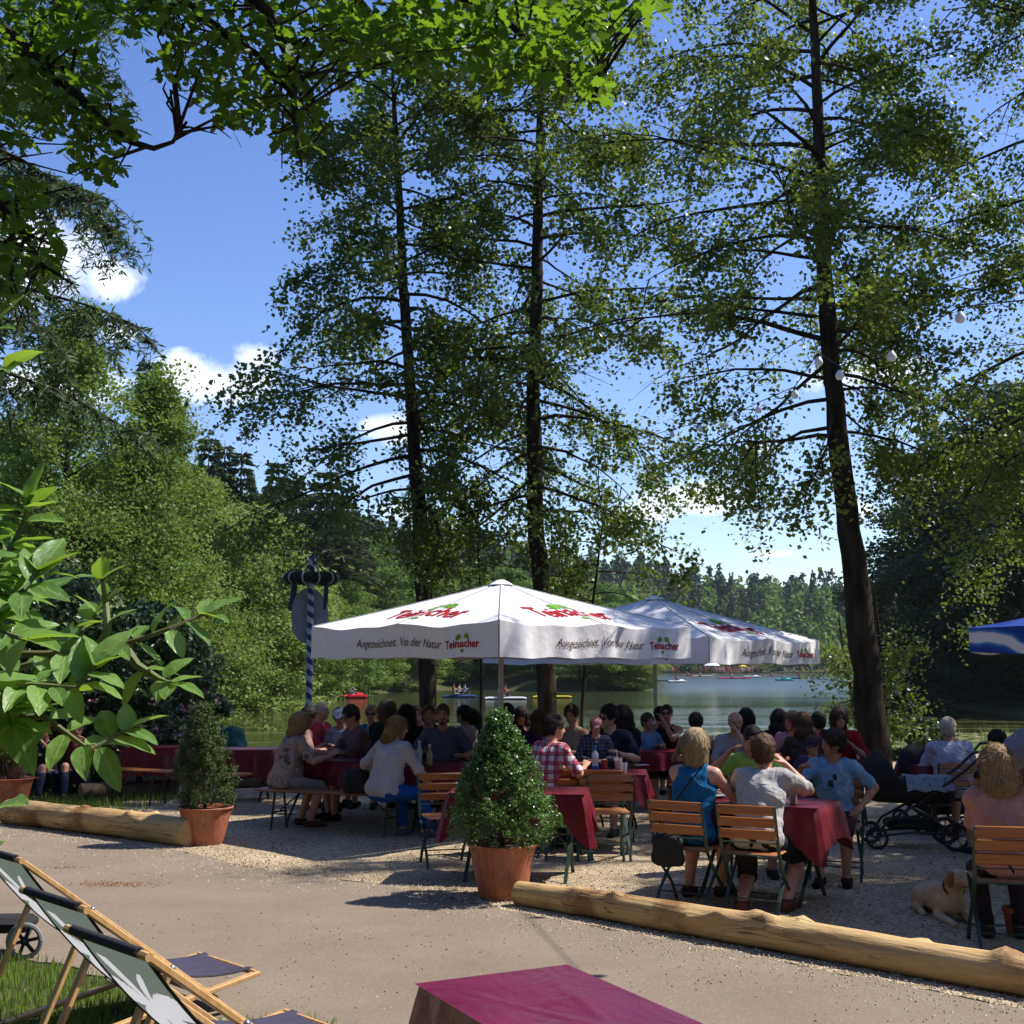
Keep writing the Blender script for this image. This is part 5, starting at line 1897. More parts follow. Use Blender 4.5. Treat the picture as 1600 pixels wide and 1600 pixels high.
prop('cola_glass', 'tall glass of cola with a red straw tip before the boy in light blue', 'glass', P_, [
    ('glass', lathe([(.026, 0), (.03, .02), (.034, .17)]), clear), ('drink', lathe([(0, .004), (.026, .005), (.031, .135), (0, .136)]), cola), ('rim_fruit', lathe([(0, .14), (.02, .15), (.026, .17), (.01, .19), (0, .195)], 12), redfizz)])
P_ = c1_ + ux * .12 - uy * .2
prop('drinking_glass', 'empty clear glass at the elbow of the one in light grey', 'glass', P_, [('cup', lathe([(0, 0), (.024, 0), (.032, .12), (.03, .12), (.022, .006)]), clear)])
P_ = c1_ - ux * .42 + uy * .0
mb = MB()
mb.lathe([(0, .004), (.08, .004), (.12, .018), (.125, .02)], (0, 0, 0), 24)
prop('plate', 'white plate beside the arm of the woman in blue', 'plate', P_, [('dish', mb, white_paint)])
for px, Yb, hh, lab, mt_ in [(655, 13.95, .26, 'pale green water bottle in front of the bearded man', glass_m), (671, 13.95, .22, 'small bottle with yellow content next to the pale green bottle', mat('yellow_glass', (.35, .30, .12), (.3, .25, .1), 5, .15))]:
    P_ = A(px, 1190, Yb)
    P_.z = .735
    prop('glass_bottle', lab, 'bottle', P_, [('bottle', lathe([(0, 0), (.034, 0), (.036, hh * .55), (.016, hh * .78), (.014, hh), (0, hh)]), mt_), ('bottle_cap', lathe([(.017, hh - .02), (.017, hh + .006), (0, hh + .008)]), white_paint)])
P_ = A(648, 1190, 14.0)
P_.z = .735
mb = MB()
mb.lathe([(0, .004), (.06, .004), (.085, .03), (.088, .03)], (0, 0, 0), 20)
prop('bowl', 'small white bowl beside the honey blond woman', 'bowl', P_, [('dish', mb, white_paint)])
mb = MB()
mb.box((0, 0, .008), (.07, .14, .01), None, .003)
P_ = G(512, 1186, .745)
prop('notepad', 'light note pad under the hands of the man in mauve', 'notepad', (P_.x, P_.y, .745), [('sheet', mb, white_paint)], rz=.6)
# shoulder bag hung from the chair of the woman in blue
wl_ = MINE['bag'].location
def bag(name, label, loc, sx, sy, sz, rz, strap=.3, mt_=black_fab):
    r = thing(name, label, 'bag', loc, rz)
    Sx = SDF((-sx, -sy, -.02), (sx, sy, sz + .06), .014)
    Sx.cap((-sx * .4, 0, sz * .3), (sx * .4, 0, sz * .3), sy * .5, None, .04)
    Sx.cap((-sx * .38, 0, sz * .72), (sx * .38, 0, sz * .72), sy * .38, None, .06)
    Sx.cap((0, 0, sz * .2), (0, 0, sz * .8), sy * .42, None, .06, (1, 0, 0), 2.0)
    Sx.wob(.004, 30)
    sdf_obj([Sx.mesh()], 'pouch', mt_, r)
    mb = MB()
    mb.tube([(-sx * .5, 0, sz * .8), (-sx * .3, 0, sz + strap * .8), (0, 0, sz + strap), (sx * .3, 0, sz + strap * .8), (sx * .5, 0, sz * .8)], .008, 6)
    mb.build('handle', mt_, r)
    return r


bag('shoulder_bag', 'black shoulder bag hanging off the chair of the woman in blue', (wl_.x - .20, wl_.y - .12, .30), .19, .11, .26, R(-32), .12)
P_ = A(556, 1240, 13.75)
bag('handbag', 'dark handbag with pale studs on the bench between the two women', (P_.x, P_.y, .455), .22, .14, .24, -.3, .08)
# green round umbrella tent on the lawn by the water
P_ = A(362, 1162, 19.5)
r = thing('backpack', 'dark green rounded backpack behind the empty red table', 'backpack', (P_.x, P_.y, 0))
Sx = SDF((-.35, -.3, -.02), (.35, .3, 1.05), .022)
Sx.cap((0, 0, .62), (0, 0, .72), .2, .17, .06, (1, 0, 0), 1.2)
Sx.cap((0, 0, .02), (0, 0, .5), .13, .16, .06)
Sx.cap((-.1, -.16, .6), (.1, -.16, .6), .07, None, .03)
Sx.wob(.008, 20)
sdf_obj([Sx.mesh()], 'pouch', mat('green_nylon', (.01, .10, .07), (.008, .07, .05), 12, .6), r)

# ------------------------------------------------------------------ prams
def pram(label, loc, rz):
    r = thing('pram', label, 'pram', loc, rz, 'black prams')
    for i, (x, y, rad) in enumerate([(-.42, -.24, .125), (-.42, .24, .125), (.40, -.27, .155), (.40, .27, .155)]):
        mb = MB()
        n = 28
        ring = [(x + rad * cos(a) * .86, y, rad + rad * sin(a) * .86) for a in np.linspace(0, 2 * pi, n + 1)]
        mb.tube(ring, rad * .14, 8, False)
        w = mb.build('wheel', rubber, r)
        mb = MB()
        for k in range(5):
            a = k * 2 * pi / 5 + .3
            mb.bar((x, y, rad), (x + rad * .8 * cos(a), y, rad + rad * .8 * sin(a)), .022, .012, (0, 1, 0))
        mb.lathe([(0, -.03), (.03, -.03), (.03, .03), (0, .03)], (0, 0, 0), 10)
        V = mb.v[-1]
        mb.v[-1] = np.stack([V[:, 0] + x, V[:, 2] + y, V[:, 1] + rad], 1)
        mb.build('spokes', dark_metal, w)
    mb = MB()
    for s in (-1, 1):
        mb.tube([(-.42, s * .2, .13), (-.30, s * .2, .30), (.05, s * .2, .50), (.55, s * .2, .86), (.72, s * .2, 1.02)], .016, 8)
        mb.tube([(.40, s * .22, .155), (.18, s * .2, .34), (-.05, s * .2, .46)], .016, 8)
        mb.tube([(-.42, s * .2, .14), (0, s * .2, .19), (.40, s * .2, .17)], .013, 8)
    mb.tube([(.72, -.2, 1.02), (.745, -.1, 1.035), (.745, .1, 1.035), (.72, .2, 1.02)], .018, 8)
    mb.build('chassis', dark_metal, r)
    Sx = SDF((-.62, -.3, .3), (.62, .3, 1.25), .018)
    Sx.cap((-.36, 0, .62), (.34, 0, .60), .135, None, .05, (0, 1, 0), 1.35)
    Sx.cap((-.36, 0, .70), (.30, 0, .70), .12, None, .05, (0, 1, 0), 1.5)
    Sx.plane((0, 0, .76), (.02, 0, 1))
    sdf_obj([Sx.mesh()], 'carrycot', black_fab, r)
    Sx = SDF((-.62, -.3, .5), (.2, .3, 1.25), .018)
    Sx.ell((-.30, 0, .78), (.25, .23, .28), None, .02)
    Sx.ell((-.14, 0, .72), (.21, .19, .24), None, .01, 'sub')
    Sx.plane((0, 0, .66), (0, 0, -1))
    Sx.plane((-.12, 0, .7), (1, 0, .55))
    sdf_obj([Sx.mesh()], 'hood', black_fab, r)
    mb = MB()
    mb.box((-.02, 0, .26), (.56, .34, .10), None, .03)
    mb.build('basket', black_fab, r)
    mb = MB()
    P = np.array([[(x, y, .775 + .012 * sin(x * 30 + y * 20) - (.16 * max(0, abs(y) - .17) / .08)) for x in np.linspace(-.08, .42, 14)] for y in np.linspace(-.24, .24, 12)])
    mb.grid(P)
    mb.build('blanket', fabric('muslin', (.30, .32, .34), 'floral', (.12, .14, .16), (.2, .2, .2), 2), r)
    return r


P_ = G(1432, 1330)
pr = pram('black pram with a grey patterned blanket on the gravel', (P_.x + .05, P_.y + .25, 0), R(-8))
pr.scale = (.92,) * 3
P_ = A(1530, 1180, 13.3)
copy_tree(pr, 'second black pram, its handles up behind the white haired man', (P_.x - .15, 14.1, 0), R(15))

# ------------------------------------------------------------------ dog
def dog(loc, rz):
    r = thing('dog', 'pale yellow labrador lying on the gravel with its mouth open', 'dog', loc, rz)
    D = SDF((-.65, -.35, -.02), (.55, .35, .62), .011)
    k = .06
    D.cap((-.42, 0, .15), (-.10, 0, .165), .135, .13, k, (0, 1, 0), 1.12)
    D.cap((-.12, 0, .17), (.10, 0, .20), .135, .135, k)
    D.ell((-.44, .10, .115), (.15, .09, .115), None, k)
    D.ell((-.44, -.10, .115), (.15, .09, .115), None, k)
    D.cap((.06, 0, .22), (.20, 0, .36), .105, .075, .05)
    for s in (-1, 1):
        D.cap((.08, s * .10, .18), (.06, s * .12, .06), .055, .045, .04)
        D.cap((.06, s * .12, .05), (.34, s * .10, .035), .038, .028, .02)
        D.ell((.37, s * .10, .028), (.052, .036, .026), None, .012)
        D.cap((-.38, s * .17, .05), (-.18, s * .19, .035), .04, .03, .03)
        D.ell((-.15, s * .19, .026), (.055, .034, .026), None, .012)
    D.cap((-.55, 0, .08), (-.62, .14, .03), .035, .02, .03)
    ha = R(32)
    HF = np.array([(cos(ha), sin(ha), 0), (-sin(ha), cos(ha), 0), (0, 0, 1)])
    hr = lambda x, y, z: (.2 + (x - .2) * cos(ha) - y * sin(ha), (x - .2) * sin(ha) + y * cos(ha), z)
    D.ell(hr(.235, 0, .42), (.092, .083, .078), HF, .03)
    D.cap(hr(.27, 0, .405), hr(.375, 0, .375), .052, .038, .025)
    D.cap(hr(.26, 0, .36), hr(.345, 0, .335), .034, .022, .012)
    D.wob(.0018, 120, .5)
    m_ = bpy.data.materials.new('labrador_fur')
    t = NT(m_)
    co = t.coord()
    n = t.noise(co, 5, 3)
    t.bsdf(t.mix(t.ramp(n, [(.35, 0.0), (.65, 1.0)]), (.46, .32, .17), (.56, .46, .32)), .85, t.bump(t.noise(t.coord('Object', (40, 120, 120)), 1.5, 3), .6, .006), .2)
    V_, Q_ = D.mesh()
    pk_ = rng.integers(0, len(Q_), 9000)
    nn = np.cross(V_[Q_[pk_, 2]] - V_[Q_[pk_, 0]], V_[Q_[pk_, 3]] - V_[Q_[pk_, 1]])
    nn /= np.linalg.norm(nn, axis=1, keepdims=True) + 1e-9
    dn = np.array([-1.0, 0, -.5]) + rng.normal(size=(9000, 3)) * .35
    x_ = dn - (dn * nn).sum(1, keepdims=True) * nn * .8
    x_ /= np.linalg.norm(x_, axis=1, keepdims=True) + 1e-9
    y_ = np.cross(nn, x_)
    SV, SP = scatter(V_[Q_[pk_]].mean(1), .022 * rng.uniform(.5, 1.3, 9000), (np.array([(0, 0, 0), (.4, .09, .05), (1, 0, .12), (.4, -.09, .05)]), [[0, 1, 2, 3]]), frames=(x_, y_, nn))
    sdf_obj([(V_, Q_), (SV, SP[0])], 'body', m_, r)
    ear = mat('labrador_ear', (.26, .14, .06), (.2, .1, .045), 9, .85, .4, 60)
    for s in (-1, 1):
        E = SDF((.0, -.26, .28), (.42, .28, .5), .009)
        E.cap(hr(.215, s * .078, .455), hr(.20, s * .098, .375), .028, .034, .02, HF[0], 1.3)
        E.cap(hr(.20, s * .098, .375), hr(.215, s * .098, .345), .030, .016, .02)
        sdf_obj([E.mesh()], 'ear', ear, r)
        mb = MB()
        mb.ball(hr(.298, s * .042, .435), .0125, 8)
        mb.build('eye', cola, r)
    mb = MB()
    mb.ball(hr(.412, 0, .385), (.017, .022, .016), 10)
    mb.build('nose', black_fab, r)
    mb = MB()
    mb.tube([hr(*q) for q in ((.30, -.036, .348), (.36, -.030, .352), (.388, 0, .356), (.36, .030, .352), (.30, .036, .348))], .006, 6)
    mb.build('mouth', mat('dark_lip', (.03, .012, .012), None, 5, .4), r)
    mb = MB()
    mb.ball(hr(.345, 0, .350), (.045, .022, .006), 8, HF.T)
    mb.build('tongue', mat('tongue', (.35, .09, .09), None, 5, .4), r)
    mb = MB()
    n = 24
    mb.tube([(.16 + .055 * -sin(a) * 1.0, .098 * cos(a), .32 + .078 * sin(a)) for a in np.linspace(0, 2 * pi, n + 1)], .011, 6, False)
    mb.build('collar', mat('leather', (.05, .03, .02), None, 5, .6), r)
    return r


P_ = G(1466, 1440)
dg = dog((P_.x + .11, P_.y + .10, 0), R(-88))
dg.scale = (.77,) * 3

# orange bucket under the chair of the woman in salmon pink
prop('flower_pot', 'small orange clay pot under the salmon pink woman', 'pot', G(1590, 1462), [('body', lathe([(.0, 0), (.07, 0), (.085, .16), (.095, .16), (.095, .19), (.085, .19), (.07, .02), (0, .02)]), mat('clay', (.33, .10, .05), (.28, .08, .04), 8, .8))])

# ------------------------------------------------------------------ pots and plants
terra = bpy.data.materials.new('terracotta_plastic')
t = NT(terra)
co = t.coord()
n = t.noise(co, 3, 5, .6)
n2 = t.noise(t.coord('Object', (9, 9, 1.2)), 2.5, 3, .6)
c_ = t.mix(t.ramp(n, [(.3, 0.0), (.7, 1.0)]), (.36, .105, .05), (.42, .135, .07))
c_ = t.mix(t.math('MULTIPLY', t.ramp(n2, [(.45, 0.0), (.7, 1.0)]), .55), c_, (.40, .24, .17))
c_ = t.mix(t.math('MULTIPLY', t.ramp(t.noise(t.coord('Object', (3, 3, 3)), 5, 6, .7), [(.52, 0.0), (.68, 1.0)]), .5), c_, (.13, .055, .03))
t.bsdf(c_, .55, t.bump(t.noise(co, 60, 3), .1, .004), .35)
soil = mat('soil', (.035, .024, .016), (.06, .045, .03), 25, .95, .8, 60)


def pot(r, rad, h_):
    wob = lambda a, i: (.006 * cos(a * 28) if 2 <= i <= 6 else 0)
    b = rad * .66
    mb = MB()
    mb.lathe([(0, 0), (b * .96, 0), (b, .012), (b + (rad * .93 - b) * .42, h_ * .42), (rad * .88, h_ * .78), (rad * .885, h_ * .80), (rad * .90, h_ * .82), (rad * .93, h_ * .93), (rad, h_ * .955), (rad * 1.01, h_ * .985), (rad * .985, h_), (rad * .95, h_ * .985), (rad * .90, h_ * .93), (rad * .86, h_ * .86)], (0, 0, 0), 84, wob)
    mb.build('pot', terra, r)
    mb = MB()
    mb.lathe([(0, h_ * .90), (rad * .5, h_ * .905), (rad * .89, h_ * .885)], (0, 0, 0), 24, lambda a, i: .02 * sin(a * 7))
    mb.build('soil', soil, r)


def bush(r, prof, z0, hh, n, ls, lm, clumps, name='foliage', tpl=HEXL, jitter=.5, sub=.12, sprigs=0, lean=(0, 0), seed=5, stem_r=.02, cl_r=(.05, .11)):
    """prof(u) radius at u 0..1; leaves gathered in tufts on a core"""
    rg = np.random.default_rng(seed)
    mb = MB()
    mb.tube([(0, 0, z0 - .1), (lean[0] * .5, lean[1] * .5, z0 + hh * .5), (lean[0], lean[1], z0 + hh * .92)], [stem_r, stem_r * .7, .004], 7)
    cs = []
    for i in range(clumps):
        u = rg.uniform(0, 1) ** .85
        a = rg.uniform(0, 2 * pi)
        rr = prof(u) * (rg.uniform(.45, 1.0) ** .45) * (1 + .13 * sin(a * 3 + u * 9) + .09 * sin(a * 7 + u * 4) + .06 * sin(a * 13 + u * 21))
        c = np.array([rr * cos(a) + lean[0] * u, rr * sin(a) + lean[1] * u, z0 + hh * u])
        cs.append(c)
        if i % 5 == 0:
            mb.tube([(lean[0] * u * .8, lean[1] * u * .8, max(z0, c[2] - .5 * rr)), tuple(c)], [.006, .002], 4, False)
    for i in range(sprigs):
        u = rg.uniform(0.05, 1)
        a = rg.uniform(0, 2 * pi)
        rr = prof(u) * rg.uniform(1.0, 1.16)
        cs.append(np.array([rr * cos(a), rr * sin(a), z0 + hh * u + rg.uniform(0, .05)]))
    mb.build('stem', bark_mid, r)
    cs = np.array(cs)
    k = rg.integers(0, len(cs), n)
    cr = rg.uniform(cl_r[0], cl_r[1], len(cs))
    d = rg.normal(size=(n, 3))
    d /= np.linalg.norm(d, axis=1, keepdims=True)
    P = cs[k] + d * (cr[k] * rg.uniform(.25, 1.1, n))[:, None]
    z = d * .9 + rg.normal(size=(n, 3)) * .6 + np.array([0, 0, .5])
    z /= np.linalg.norm(z, axis=1, keepdims=True)
    a = rg.normal(size=(n, 3)) + np.array([0, 0, .6])
    x = a - (a * z).sum(1, keepdims=True) * z
    x /= np.linalg.norm(x, axis=1, keepdims=True)
    V, polys = scatter(P, ls * rg.uniform(.6, 1.3, n), tpl, frames=(x, np.cross(z, x), z))
    link(name, mesh_np(name, V, polys, False), lm, r)


m_box = leaf_mat('box_leaf', (.035, .085, .02), (.10, .19, .045), (.18, .32, .05), .25, .35, .35, 14, .5)
m_yew = leaf_mat('yew_leaf', (.03, .06, .018), (.09, .12, .035), (.12, .2, .04), .2, .5, .45, 9, .3)
P_ = G(785, 1408)
r = thing('potted_topiary', 'big cone clipped box shrub in a terracotta pot at the end of the log', 'potted shrub', (P_.x, P_.y + .15, 0))
hp = A(785, 1314, P_.y + .1).z - .02
pot(r, .285, hp)
htop = A(770, 1108, P_.y + .15).z
bush(r, lambda u: max(.03, .49 * (1 - u) ** .86 * min(1, (u + .25) / .42)), hp * .98, htop - hp - .05, 33000, .021, m_box, 520, sprigs=130, cl_r=(.03, .075), lean=(-.06, 0))
P_ = G(314, 1322)
r = thing('potted_yew', 'slender dark yew in a terracotta pot at the end of the left log', 'potted shrub', (P_.x, P_.y + .15, 0))
hp = A(314, 1256, P_.y + .1).z - .03
pot(r, .285, hp)
htop = A(300, 1104, P_.y + .15).z
NEED = (np.array([(0, 0, 0), (.5, .13, .02), (1, 0, 0), (.5, -.13, .02)]), [[0, 1, 2, 3]])
bush(r, lambda u: max(.06, .28 * (1 - u ** 1.6) ** .6 * min(1, (u + .35) / .5)), hp * .98, htop - hp, 26000, .036, m_yew, 420, tpl=NEED, sprigs=40, seed=8, cl_r=(.03, .08), lean=(-.08, 0))
P_ = G(6, 1262)
r = thing('potted_plant', 'terracotta pot with bare brown stems at the end of the log', 'potted plant', (P_.x, P_.y + .2, 0))
hp = A(20, 1216, P_.y + .1).z
pot(r, .30, hp)
mb = MB()
for i in range(46):
    a, q = U(0, 6.28), U(0, .16)
    mb.tube(bent((q * cos(a), q * sin(a), hp * .88), (cos(a) * .25, sin(a) * .25, 1), U(.3, .62), 4, -.05, .12), [.008, .007, .005, .004, .003], 5, False)
mb.build('stem', mat('dead_stem', (.20, .12, .06), (.12, .07, .035), 9, .9), r)
n = 500
Pq = np.c_[rng.normal(size=n) * .16, rng.normal(size=n) * .16, hp + rng.uniform(.25, .7, n)]
foliage('foliage', Pq, .06, leaf_mat('pot_leaf', (.06, .12, .02), (.14, .2, .05), (.2, .3, .05), .3), r, HEXL)

# ------------------------------------------------------------------ logs
logm = bpy.data.materials.new('peeled_log')
t = NT(logm)
co = t.coord('Object', (.35, 2.2, 2.2))
n = t.noise(co, 4, 6, .65, .5)
n2 = t.noise(t.coord(), 2.2, 4, .6)
c_ = t.mix(t.ramp(n, [(.3, 0.0), (.65, 1.0)]), (.40, .24, .095), (.62, .44, .21))
c_ = t.mix(t.math('MULTIPLY', t.ramp(n2, [(.55, 0.0), (.66, 1.0)]), .75), c_, (.20, .085, .03))
crk = t.ramp(t.noise(t.coord('Object', (.5, 7, 7)), 2.4, 3, .5, .6), [(.475, 0.0), (.5, 1.0), (.525, 0.0)])
c_ = t.mix(t.math('MULTIPLY', crk, t.ramp(t.noise(t.coord(), 1.4, 2), [(.45, 0.0), (.6, .9)])), c_, (.07, .035, .018))
t.bsdf(c_, .7, t.bump(t.math('ADD', n, t.math('MULTIPLY', t.noise(t.coord('Object', (1, 14, 14)), 3, 3), .35)), .7, .03), .25)


def log(label, a, b, ra, rb, knots=6, m_=None, seed=3, group='logs edging the terrace'):
    rg = np.random.default_rng(seed)
    a, b = Vector(a), Vector(b)
    L = (b - a).length
    rz = math.atan2(b.y - a.y, b.x - a.x)
    r = thing('log', label, 'log', (a.x, a.y, 0), rz, group)
    n, m2 = 40, max(30, int(L * 22))
    kn = [(rg.uniform(.3, L - .3), rg.uniform(.3, 2.9), rg.uniform(.35, .9)) for _ in range(knots)]
    rows = []
    ph = rg.uniform(0, 6, 6)
    for i in range(m2 + 1):
        x = L * i / m2
        R0 = ra + (rb - ra) * x / L
        row = []
        for k in range(n):
            th = 2 * pi * k / n
            rr = R0 * (1 + .035 * sin(2 * th + x * 1.3 + ph[0]) + .022 * sin(x * 3.7 + th + ph[1]) + .015 * sin(x * 9 + 3 * th + ph[2]) + .008 * sin(5 * th + x * .7))
            for kx, kt, ks in kn:
                dth = (th - kt + pi) % (2 * pi) - pi
                rr += R0 * .42 * ks * math.exp(-((x - kx) / .055) ** 2 - (dth / .34) ** 2)
            row.append((x, rr * cos(th), R0 * .97 + rr * sin(th) + .012 * sin(x * 1.1)))
        rows.append(row)
    mb = MB()
    mb.grid(np.array(rows)[::-1].transpose(0, 1, 2), wrap=True)
    mb.build('stem', m_ or logm, r)
    endm = mat('log_end', (.50, .34, .17), (.36, .22, .1), 12, .8)
    for row, s in ((rows[0], -1), (rows[-1], 1)):
        mb = MB()
        c = np.array(row).mean(0)
        rr = np.array(row)
        mb.add(np.vstack([[c + [s * .012, 0, 0]], rr + [s * .001, 0, 0]]), [np.array([[0, k + 1, (k + 1) % n + 1] for k in range(n)])])
        mb.build('cut_end', endm, r)
    return r


a_, b_ = G(812, 1418), G(1640, 1580)
log('long peeled log from the clipped shrub pot to the photo edge', a_ + Vector((0, .10, 0)), b_ + Vector((.3, .05, 0)), .092, .115, 12, seed=4)
a_, b_ = G(5, 1289), G(292, 1326)
log('peeled log running up to the yew pot', a_ + Vector((0, .14, 0)), b_ + Vector((0, .14, 0)), .14, .145, 4, seed=9)
barkl = mat('log_bark', (.16, .11, .07), (.08, .055, .035), 6, .9, .8, 20)
log('short barked log behind the bench left of the yew pot', G(125, 1252), G(275, 1243), .12, .11, 2, barkl, 11, 'logs edging the terrace')
log('barked log behind the bench right of the yew pot', G(345, 1236) + Vector((0, .4, 0)), G(430, 1234) + Vector((.5, .4, 0)), .10, .10, 2, barkl, 12, 'logs edging the terrace')

# ------------------------------------------------------------------ deck chairs
slingm = bpy.data.materials.new('palm_print_sling')
t = NT(slingm)
uvn = t.n('ShaderNodeAttribute', attribute_name='palm').outputs['Fac']
wv_ = t.noise(t.coord(), 400, 2)
c_ = t.mix(t.ramp(uvn, [(.45, 0.0), (.55, 1.0)]), (.12, .15, .13), (.52, .53, .57))
p = t.bsdf(c_, .8, t.bump(wv_, .15, .002), .2)
tr = t.n('ShaderNodeBsdfTranslucent')
t.l(c_, tr.inputs[0])
mx = t.n('ShaderNodeMixShader')
mx.inputs[0].default_value = .5
t.l(p.outputs[0], mx.inputs[1])
t.l(tr.outputs[0], mx.inputs[2])
t.l(mx.outputs[0], t.o.inputs[0])
navy = mat('navy_sling', (.05, .045, .08), (.035, .03, .06), 12, .8)


def palm(u, v):
    """fronds of a palm crown on the sling: u across -.5...5, v 0 top .. 1 bottom"""
    best = 0.0
    for cx_, cy_, sc_ in ((-.05, .30, 1.25), (.02, .78, 1.1)):
        x, y = (u - cx_) / sc_, (v - cy_) * 1.9 / sc_
        rr = math.hypot(x, y)
        th = math.atan2(y, x)
        for k, (a, L_, w_) in enumerate(((-2.7, .48, .16), (-.5, .46, .17), (-1.9, .40, .11), (.25, .5, .15), (2.7, .5, .16), (1.9, .55, .12), (1.0, .45, .12), (-1.25, .3, .09))):
            d = (th - a - rr * .8 * (1 if k % 2 else -1) + pi) % (2 * pi) - pi
            if rr < L_ * 1.12 and abs(d) < w_ * 3.3 * max(0, 1 - rr / (L_ * 1.12)) ** .6 + (.5 if rr < .07 else 0): best = 1.0
        if 0 < y < .9 and abs(x - .10 * y - .12 * sin(y * 2.2)) < .022: best = 1.0
    return best


def deck_chair(label, loc, rz, src=[None]):
    """faces local +Y, top of the back at -Y"""
    if src[0] is not None: return copy_tree(src[0], label, loc, rz)
    r = thing('deck_chair', label, 'deck chair', loc, rz, 'wooden deck chairs with palm print slings')
    w = .27
    T0, T1 = Vector((0, -.45, .92)), Vector((0, .62, .10))
    for s in (-1, 1):
        mb = MB()
        mb.bar(T0 + Vector((s * w, 0, 0)), T1 + Vector((s * w, 0, 0)), .048, .024, (1, 0, 0))
        mb.build('back_rail', deck_wood, r)
        mb = MB()
        x = s * (w + .03)
        mb.bar((x, -.48, .0), (x, .86, .20), .045, .022, (1, 0, 0))
        mb.build('seat_rail', deck_wood, r)
        mb = MB()
        x = s * (w + .056)
        mb.bar((x, -.12, .665), (x, -.40, .02), .042, .02, (1, 0, 0))
        mb.build('prop_leg', deck_wood, r)
        mb = MB()
        mb.ball((s * (w + .07), -.12, .665), .014, 8)
        mb.build('bolt', steel, r)
    mb = MB()
    for y_, z_ in ((-.40, .035), (.84, .20), (.60, .115), (-.46, .925)):
        mb = MB()
        mb.tube([(-w - .03, y_, z_), (w + .03, y_, z_)], .015, 8)
        mb.build('cross_bar', deck_wood, r)
    # sling: from the top bar, sagging, to the front bar
    A_, B_ = np.array([0, -.465, .945]), np.array([0, .85, .215])
    Cc = np.array([0, .10, .14])
    def sp(v, u, off=0):
        p = A_ * (1 - v) ** 2 + Cc * 2 * v * (1 - v) + B_ * v * v
        return np.array([u * (w * 2 - .055), p[1], p[2] - .012 * (1 - 4 * u * u)])
    nu, nv = 90, 200
    P = np.array([[sp(v, u) for u in np.linspace(-.5, .5, nu)] for v in np.linspace(0, 1, nv)])
    mb = MB()
    mb.grid(P)
    o = mb.build('sling', slingm, r)
    at = o.data.attributes.new('palm', 'FLOAT', 'POINT')
    val_ = np.array([[palm(u, v / .62) if .06 < v < .62 else 0.0 for u in np.linspace(-.5, .5, nu)] for v in np.linspace(0, 1, nv)], dtype=np.float32)
    at.data.foreach_set('value', val_.ravel())
    mb = MB()
    P = np.array([[sp(v, u) + np.array([0, 0, .004]) for u in np.linspace(-.5, .5, 10)] for v in np.linspace(.45, 1, 20)])
    mb.grid(P)
    mb.build('seat_cloth', navy, r)
    mb = MB()
    for s in (-.5, .5): mb.tube([sp(v, s) for v in np.linspace(0, 1, 30)], .006, 5)
    mb.build('piping', sling_edge, r)
    mb = MB()
    mb.tube([(-w + .03, -.463, .930), (w - .03, -.463, .930)], .018, 10)
    mb.build('hem', sling_edge, r)
    src[0] = r
    return r


fz_ = R(-46)
f_ = Vector((-sin(fz_), cos(fz_), 0))
rt = Vector((cos(fz_), sin(fz_), 0))
for i, (rp, lab) in enumerate([((231, 1471), 'nearest deck chair, seen whole from its back rest'), ((135, 1400), 'middle deck chair of the row on the grass'), ((34, 1325), 'farthest deck chair, half outside the photo edge')]):
    p = G(rp[0], rp[1] + 14, .94)
    p.z = 0
    p = p - rt * .27 + f_ * .45
    deck_chair(lab, p, fz_)['label'] = lab
# little wheel of a hand cart behind the chairs
P_ = G(35, 1500)
r = thing('hand_cart', 'hand cart with small black spoked wheels behind the deck chairs', 'hand cart', (P_.x, P_.y + .02, 0), R(5))
for x in (0, -.62):
    mb = MB()
    mb.tube([(x + .10 * cos(a), 0, .11 + .10 * sin(a)) for a in np.linspace(0, 2 * pi, 25)], .016, 8, False)
    w_ = mb.build('wheel', mat('grey_tyre', (.22, .22, .23), (.15, .15, .16), 9, .7), r)
    mb = MB()
    for k in range(6): mb.bar((x, 0, .11), (x + .09 * cos(k * pi / 3 + .2), 0, .11 + .09 * sin(k * pi / 3 + .2)), .02, .02, (0, 1, 0))
    mb.ball((x, 0, .11), (.03, .03, .03), 8)
    mb.build('spokes', black_fab, w_)
mb = MB()
mb.box((-.34, .16, .19), (.70, .24, .09), None, .03)
mb.build('box', black_fab, r)
mb = MB()
mb.tube([(0, .02, .11), (0, .16, .16), (-.62, .16, .16), (-.62, .02, .11)], .011, 6)
mb.build('axle_frame', dark_metal, r)

# ------------------------------------------------------------------ maypole with wreath and sign
m = bpy.data.materials.new('blue_white_spiral')
t = NT(m)
co = t.coord()
sp3 = t.n('ShaderNodeSeparateXYZ')
t.l(co, sp3.inputs[0])
an = t.math('MULTIPLY', t.math('ARCTAN2', sp3.outputs[1], sp3.outputs[0]), 1 / (2 * pi))
fr3 = t.math('FRACT', t.math('ADD', t.math('MULTIPLY', sp3.outputs[2], 5.0), an))
t.bsdf(t.mix(t.math('LESS_THAN', fr3, .5), (.45, .48, .52), (.015, .05, .15)), .5, None, .4)
YM = 21.5
top = A(487, 868, YM)
r = thing('maypole', 'small blue and white striped maypole with a dark wreath at its top', 'maypole', (top.x, YM, 0))
mb = MB()
mb.tube([(0, 0, 0), (0, 0, top.z)], .058, 16)
mb.build('pole', m, r)
zw = A(487, 904, YM).z
mb = MB()
mb.tube([(.37 * cos(a), .37 * sin(a), zw) for a in np.linspace(0, 2 * pi, 33)], .085, 9, False)
wr = mb.build('wreath', mat('wreath_core', (.012, .02, .012), (.02, .03, .02), 20, .9), r)
n = 5000
